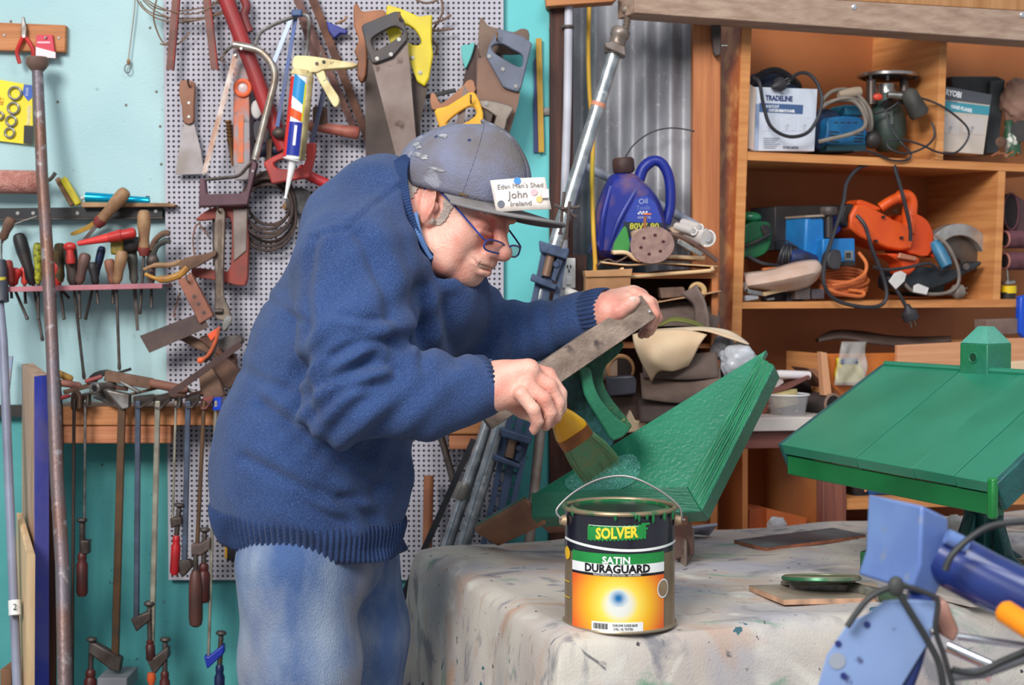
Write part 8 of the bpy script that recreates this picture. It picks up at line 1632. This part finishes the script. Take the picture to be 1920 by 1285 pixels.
P0 = T(1612, 1078); P1 = T(1700, 1092); P2 = P1 + Vector((.10, .16, 0)); P3 = P0 + Vector((.10, .16, 0))
for A, B in ((P0, P1), (P1, P2), (P2, P3), (P3, P0)):
    d = (B - A).normalized(); nrm = Vector((-d.y, d.x, 0)); MB().prism([A + Vector((0, 0, .002)), B + Vector((0, 0, .002)), B + Vector((0, 0, .042)), A + Vector((0, 0, .042))], nrm * .012).build('side', GT, t, bevel=.002)
MB().prism([P0 + Vector((0, 0, .003)), P1 + Vector((0, 0, .003)), P2 + Vector((0, 0, .003)), P3 + Vector((0, 0, .003))], (0, 0, .006)).build('bottom', GT, t)
tag(MB().prism([T(1294, 1002, .004), T(1330, 1006, .004), T(1346, 985, .03), T(1296, 992, .03)], (0, .01, .004)).build('bag_of_screws', mat((190, 190, 206), (150, 150, 170), 20, rough=.3), bevel=.002), 'small crumpled printed plastic packet just right of the green gable corner', 'packet')
crumple('paper_corner', 'crumpled corner of white paper behind the blue saw head', T(1790, 985, .03), .02, mat((214, 206, 200), rough=.6), 'paper', 4, n=12)
# rag left of the can
# ================================================================ paint brush in the hand
t = thing('paint_brush', 'wide brush with a yellow handle and green-loaded bristles held in the right hand', 'brush')
A = W(1006, 718, 2.56); B = W(1046, 772, 2.60); Cc = W(1082, 826, 2.655); D = W(1130, 884, 2.80)
YB_ = mat((246, 184, 20), (232, 160, 20), 12, rough=.35, coat=.4)
def brushsec(name, stations, m, bev=0):      # stations: (centre, half width, half thickness)
    b = MB(); ax_ = (Cc - A).normalized(); wdir = Vector((ax_.z * -1, 0, ax_.x)); wdir = Vector((.83, 0, .56)); wdir = (wdir - ax_ * wdir.dot(ax_)).normalized(); td = ax_.cross(wdir); n = 16
    for c_, w_, h_ in stations:
        for j in range(n): q = 2 * PI * j / n; cx_ = math.copysign(abs(math.cos(q)) ** .6, math.cos(q)); sy_ = math.copysign(abs(math.sin(q)) ** .6, math.sin(q)); b.v.append(tuple(c_ + wdir * (w_ * cx_) + td * (h_ * sy_)))
    for i in range(len(stations) - 1):
        for j in range(n): b.f.append((i * n + j, i * n + (j + 1) % n, (i + 1) * n + (j + 1) % n, (i + 1) * n + j))
    b.f.append(tuple(reversed(range(n)))); b.f.append(tuple((len(stations) - 1) * n + j for j in range(n))); return b.build(name, m, t)
brushsec('handle', [(A + (A - B) * .25, .008, .006), (A, .010, .008), (A.lerp(B, .5), .009, .008), (B, .012, .009), (B.lerp(Cc, .3), .022, .010), (B.lerp(Cc, .62), .029, .010), (B.lerp(Cc, .75), .029, .010)], YB_)
brushsec('ferrule', [(B.lerp(Cc, .70), .0300, .011), (B.lerp(Cc, 1.02), .0300, .011)], mat((166, 110, 60), (140, 84, 50), 30, rough=.35, metal=.5))
brushsec('bristle_core', [(B.lerp(Cc, .98), .0285, .010), (Cc.lerp(D, .5), .033, .010), (Cc.lerp(D, .92), .036, .007)], mat((88, 150, 108), (122, 144, 96), 60, rough=.6))
b = MB(); rs = random.Random(9); ax_ = (Cc - A).normalized(); wd_ = Vector((.83, 0, .56)); wd_ = (wd_ - ax_ * wd_.dot(ax_)).normalized(); td_ = ax_.cross(wd_)
for i in range(260):
    w0 = rs.uniform(-1, 1); h0 = rs.uniform(-1, 1); a_ = B.lerp(Cc, 1.0) + wd_ * .028 * w0 + td_ * .0095 * h0; e_ = Cc.lerp(D, rs.uniform(.88, 1.06)) + wd_ * (.038 * w0) + td_ * .009 * h0 + Vector((rs.uniform(-.003, .003), 0, 0)); m_ = a_.lerp(e_, .5) + wd_ * .003 * w0
    b.tube([a_, m_, e_], [.0008, .0008, .0004], 4, caps=False)
o = b.build('bristles', mat((96, 164, 120), (140, 150, 100), 90, rough=.5), t); o['kind'] = 'stuff'
# ================================================================ blue mitre saw in the foreground
YM = 1.55; BL = mat((112, 138, 190), (92, 116, 174), 9, rough=.3, coat=.5, c3=(120, 130, 160), s3=40, t3=(.66, .72)); BLL = mat((136, 160, 204), (120, 144, 190), 6, rough=.35, coat=.3, c3=(80, 90, 130), s3=40, t3=(.68, .72)); BLN = mat((36, 54, 120), (30, 44, 100), 8, rough=.25, coat=.5)
t = thing('mitre_saw', 'blue mitre saw head with round blade guard out of focus in the near right corner', 'saw')
hb = MB(); Hh = [(1729, 948, YM), (1779, 972, YM + .02), (1776, 1070, YM + .02), (1752, 1126, YM + .02), (1708, 1108, YM), (1724, 1058, YM)]
MB().prism([W(*q) for q in Hh], Vector((-.034, .085, 0))).build('head_block', BL, t, bevel=.003)
gcx, gcy, GRd = 1672, 1318, .108; gc2 = W(gcx, gcy, YM); gn = Vector((-.80, -.60, 0)).normalized(); gx = Vector((gn.y, -gn.x, 0)).normalized(); gx = gx if gx.x > 0 else -gx
def gd_(r, th0, th1, off, thick, m, nm, n=36):
    P = [gc2 + gx * (math.cos(a_) * r) + Vector((0, 0, math.sin(a_) * r)) + gn * off for a_ in [th0 + (th1 - th0) * i / n for i in range(n + 1)]]
    return MB().prism(P, -gn * thick).build(nm, m, t, bevel=.003)
MB().prism(WP([(1588, 1168), (1624, 1150), (1658, 1124), (1704, 1128), (1700, 1186), (1664, 1244), (1630, 1300), (1560, 1420), (1500, 1400), (1530, 1290), (1548, 1228)], YM - .02), (.03, .004, 0)).build('guard_side', BLL, t, bevel=.003)
MB().prism(WP([(1704, 1122), (1752, 1126), (1750, 1170), (1730, 1250), (1700, 1330), (1620, 1440), (1560, 1420), (1630, 1300), (1668, 1244), (1700, 1186)], YM - .012), (.01, .05, 0)).build('guard_rim', BLN, t, bevel=.004)
for x, y in ((1626, 1172), (1572, 1208), (1582, 1268)): p = W(x, y, YM - .0215); MB().lathe(p, p + Vector((0, .003, 0)), [(0, .0032), (1, .0032)], 12).build('bolt', mat((40, 50, 110), rough=.4), t)
p = W(1570, 1240, YM - .0212); MB().lathe(p, p + Vector((0, .002, 0)), [(0, .008), (1, .008)], 16).build('worn_spot', mat((150, 156, 168), rough=.5), t)
MB().tube([W(1762, 1040, YM + .03), W(1850, 1088, YM + .01), W(2060, 1190, YM - .03)], S(YM, 54), 28).build('motor_tube', BLN, t)
MB().tube([W(1775, 1006, YM), W(1812, 1024, YM)], S(YM, 15), 14).build('motor_lug', BL, t)
MB().prism(WP([(1754, 1130), (1776, 1126), (1800, 1184), (1790, 1206), (1762, 1190), (1750, 1160)], YM + .01), (.0, .03, 0)).build('wooden_knob', mat((190, 150, 136), (170, 122, 106), 16, rough=.6), t, bevel=.003)
MB().lathe(W(1795, 1194, YM + .02), W(1960, 1216, YM), [(0, .0035), (1, .0035)], 12).build('chrome_rod', mat((220, 220, 224), rough=.12, metal=1), t); MB().lathe(W(1776, 1212, YM), W(1874, 1256, YM - .02), [(0, .0055), (1, .0055)], 12).build('chrome_rod', mat((220, 220, 224), rough=.12, metal=1), t)
MB().lathe(W(1876, 1142, YM - .05), W(1950, 1190, YM - .08), [(0, .008), (.1, .0115), (1, .0115)], 16).build('orange_grip', mat((240, 140, 20), rough=.35), t)
MB().tube(WP([(1784, 1266), (1840, 1262), (1960, 1220)], YM - .03), .006, 12).build('grey_tube', mat((110, 112, 118), rough=.3, metal=.4), t)
MB().ell(W(1750, 1184, YM - .02), (.004, .004, .004)).build('bolt', BRIGHT, t)
bz = .96; q_ = W(1700, 1300, YM + .03); MB().box((q_.x + .05, YM + .03, bz - .10), (.10, .10, .12)).build('pivot_housing', BLN, t, bevel=.006); MB().lathe((q_.x + .10, YM + .02, bz - .20), (q_.x + .10, YM + .02, bz - .16), [(0, .16), (1, .15)], 40).build('turntable', mat((160, 162, 168), rough=.35, metal=.6), t)
t = thing('saw_cable', 'black power cable looped around the blue mitre saw head', 'cable')
for pts, r_ in (([(1772, 1070), (1786, 1040), (1826, 1004), (1870, 984), (1960, 976)], .0033), ([(1700, 1098), (1664, 1104), (1630, 1122), (1606, 1150), (1588, 1176)], .003), ([(1678, 1100), (1704, 1144), (1738, 1200), (1762, 1250), (1772, 1320)], .0034), ([(1676, 1098), (1700, 1100), (1736, 1112), (1758, 1128), (1754, 1180), (1770, 1230), (1790, 1300)], .0027), ([(1786, 1256), (1830, 1262), (1880, 1240), (1960, 1206)], .0033)):
    MB().tube(spl(WP(pts, YM - .035), 7), r_, 10).build('cable', mat((40, 42, 44), (56, 56, 56), 20, rough=.45), t)
MB().ell(W(1680, 1100, YM - .035), (.008, .006, .010)).build('knot', mat((60, 62, 60), rough=.6), t)
t = thing('saw_stand', 'plain wooden stand carrying the mitre saw, below the frame', 'stand'); zs2 = bz - .202
MB().box((q_.x + .10, YM + .0, zs2 - .02), (.46, .40, .035)).build('top', TIMBER, t)
for sx_ in (-1, 1):
    for sy_ in (-1, 1): MB().box((q_.x + .10 + sx_ * .19, YM + sy_ * .16, (zs2 - .038) / 2), (.045, .045, zs2 - .038)).build('leg', TIMBERV, t)
# ---------------------------------------------------------------- origins: every thing's origin to its base, parts to their centres
def _desc(o):
    out = []
    for c in o.children: out.append(c); out += _desc(c)
    return out
def _shift(o, p):
    me = o.data
    if me.users > 1: return
    me.transform(Matrix.Translation(-Vector(p)))
def _finish():
    kids = {o: [c for c in COL.objects if c.parent == o] for o in COL.objects}
    def bb(o):
        pts = []
        if o.type == 'MESH' and len(o.data.vertices):
            a = np.empty(len(o.data.vertices) * 3, np.float32); o.data.vertices.foreach_get('co', a); a = a.reshape(-1, 3); pts += [a.min(0), a.max(0)]
        for c in kids[o]: pts += bb(c)
        return pts
    def go(o, pw, top):
        if o.type in ('CAMERA', 'LIGHT'): return
        pts = bb(o)
        if not pts: return
        A = np.array(pts); lo = A.min(0); hi = A.max(0)
        if not top and o.type == 'MESH':
            a = np.empty(len(o.data.vertices) * 3, np.float32); o.data.vertices.foreach_get('co', a); a = a.reshape(-1, 3); lo = a.min(0); hi = a.max(0)
        w = Vector(((lo[0] + hi[0]) / 2, (lo[1] + hi[1]) / 2, lo[2] if top else (lo[2] + hi[2]) / 2)); w = Vector([round(float(q), 5) for q in w])
        if o.type == 'MESH': _shift(o, w)
        o.location = w - pw
        for c in kids[o]: go(c, w, False)
    for o in [q for q in COL.objects if q.parent is None]: go(o, Vector((0, 0, 0)), True)
_finish()
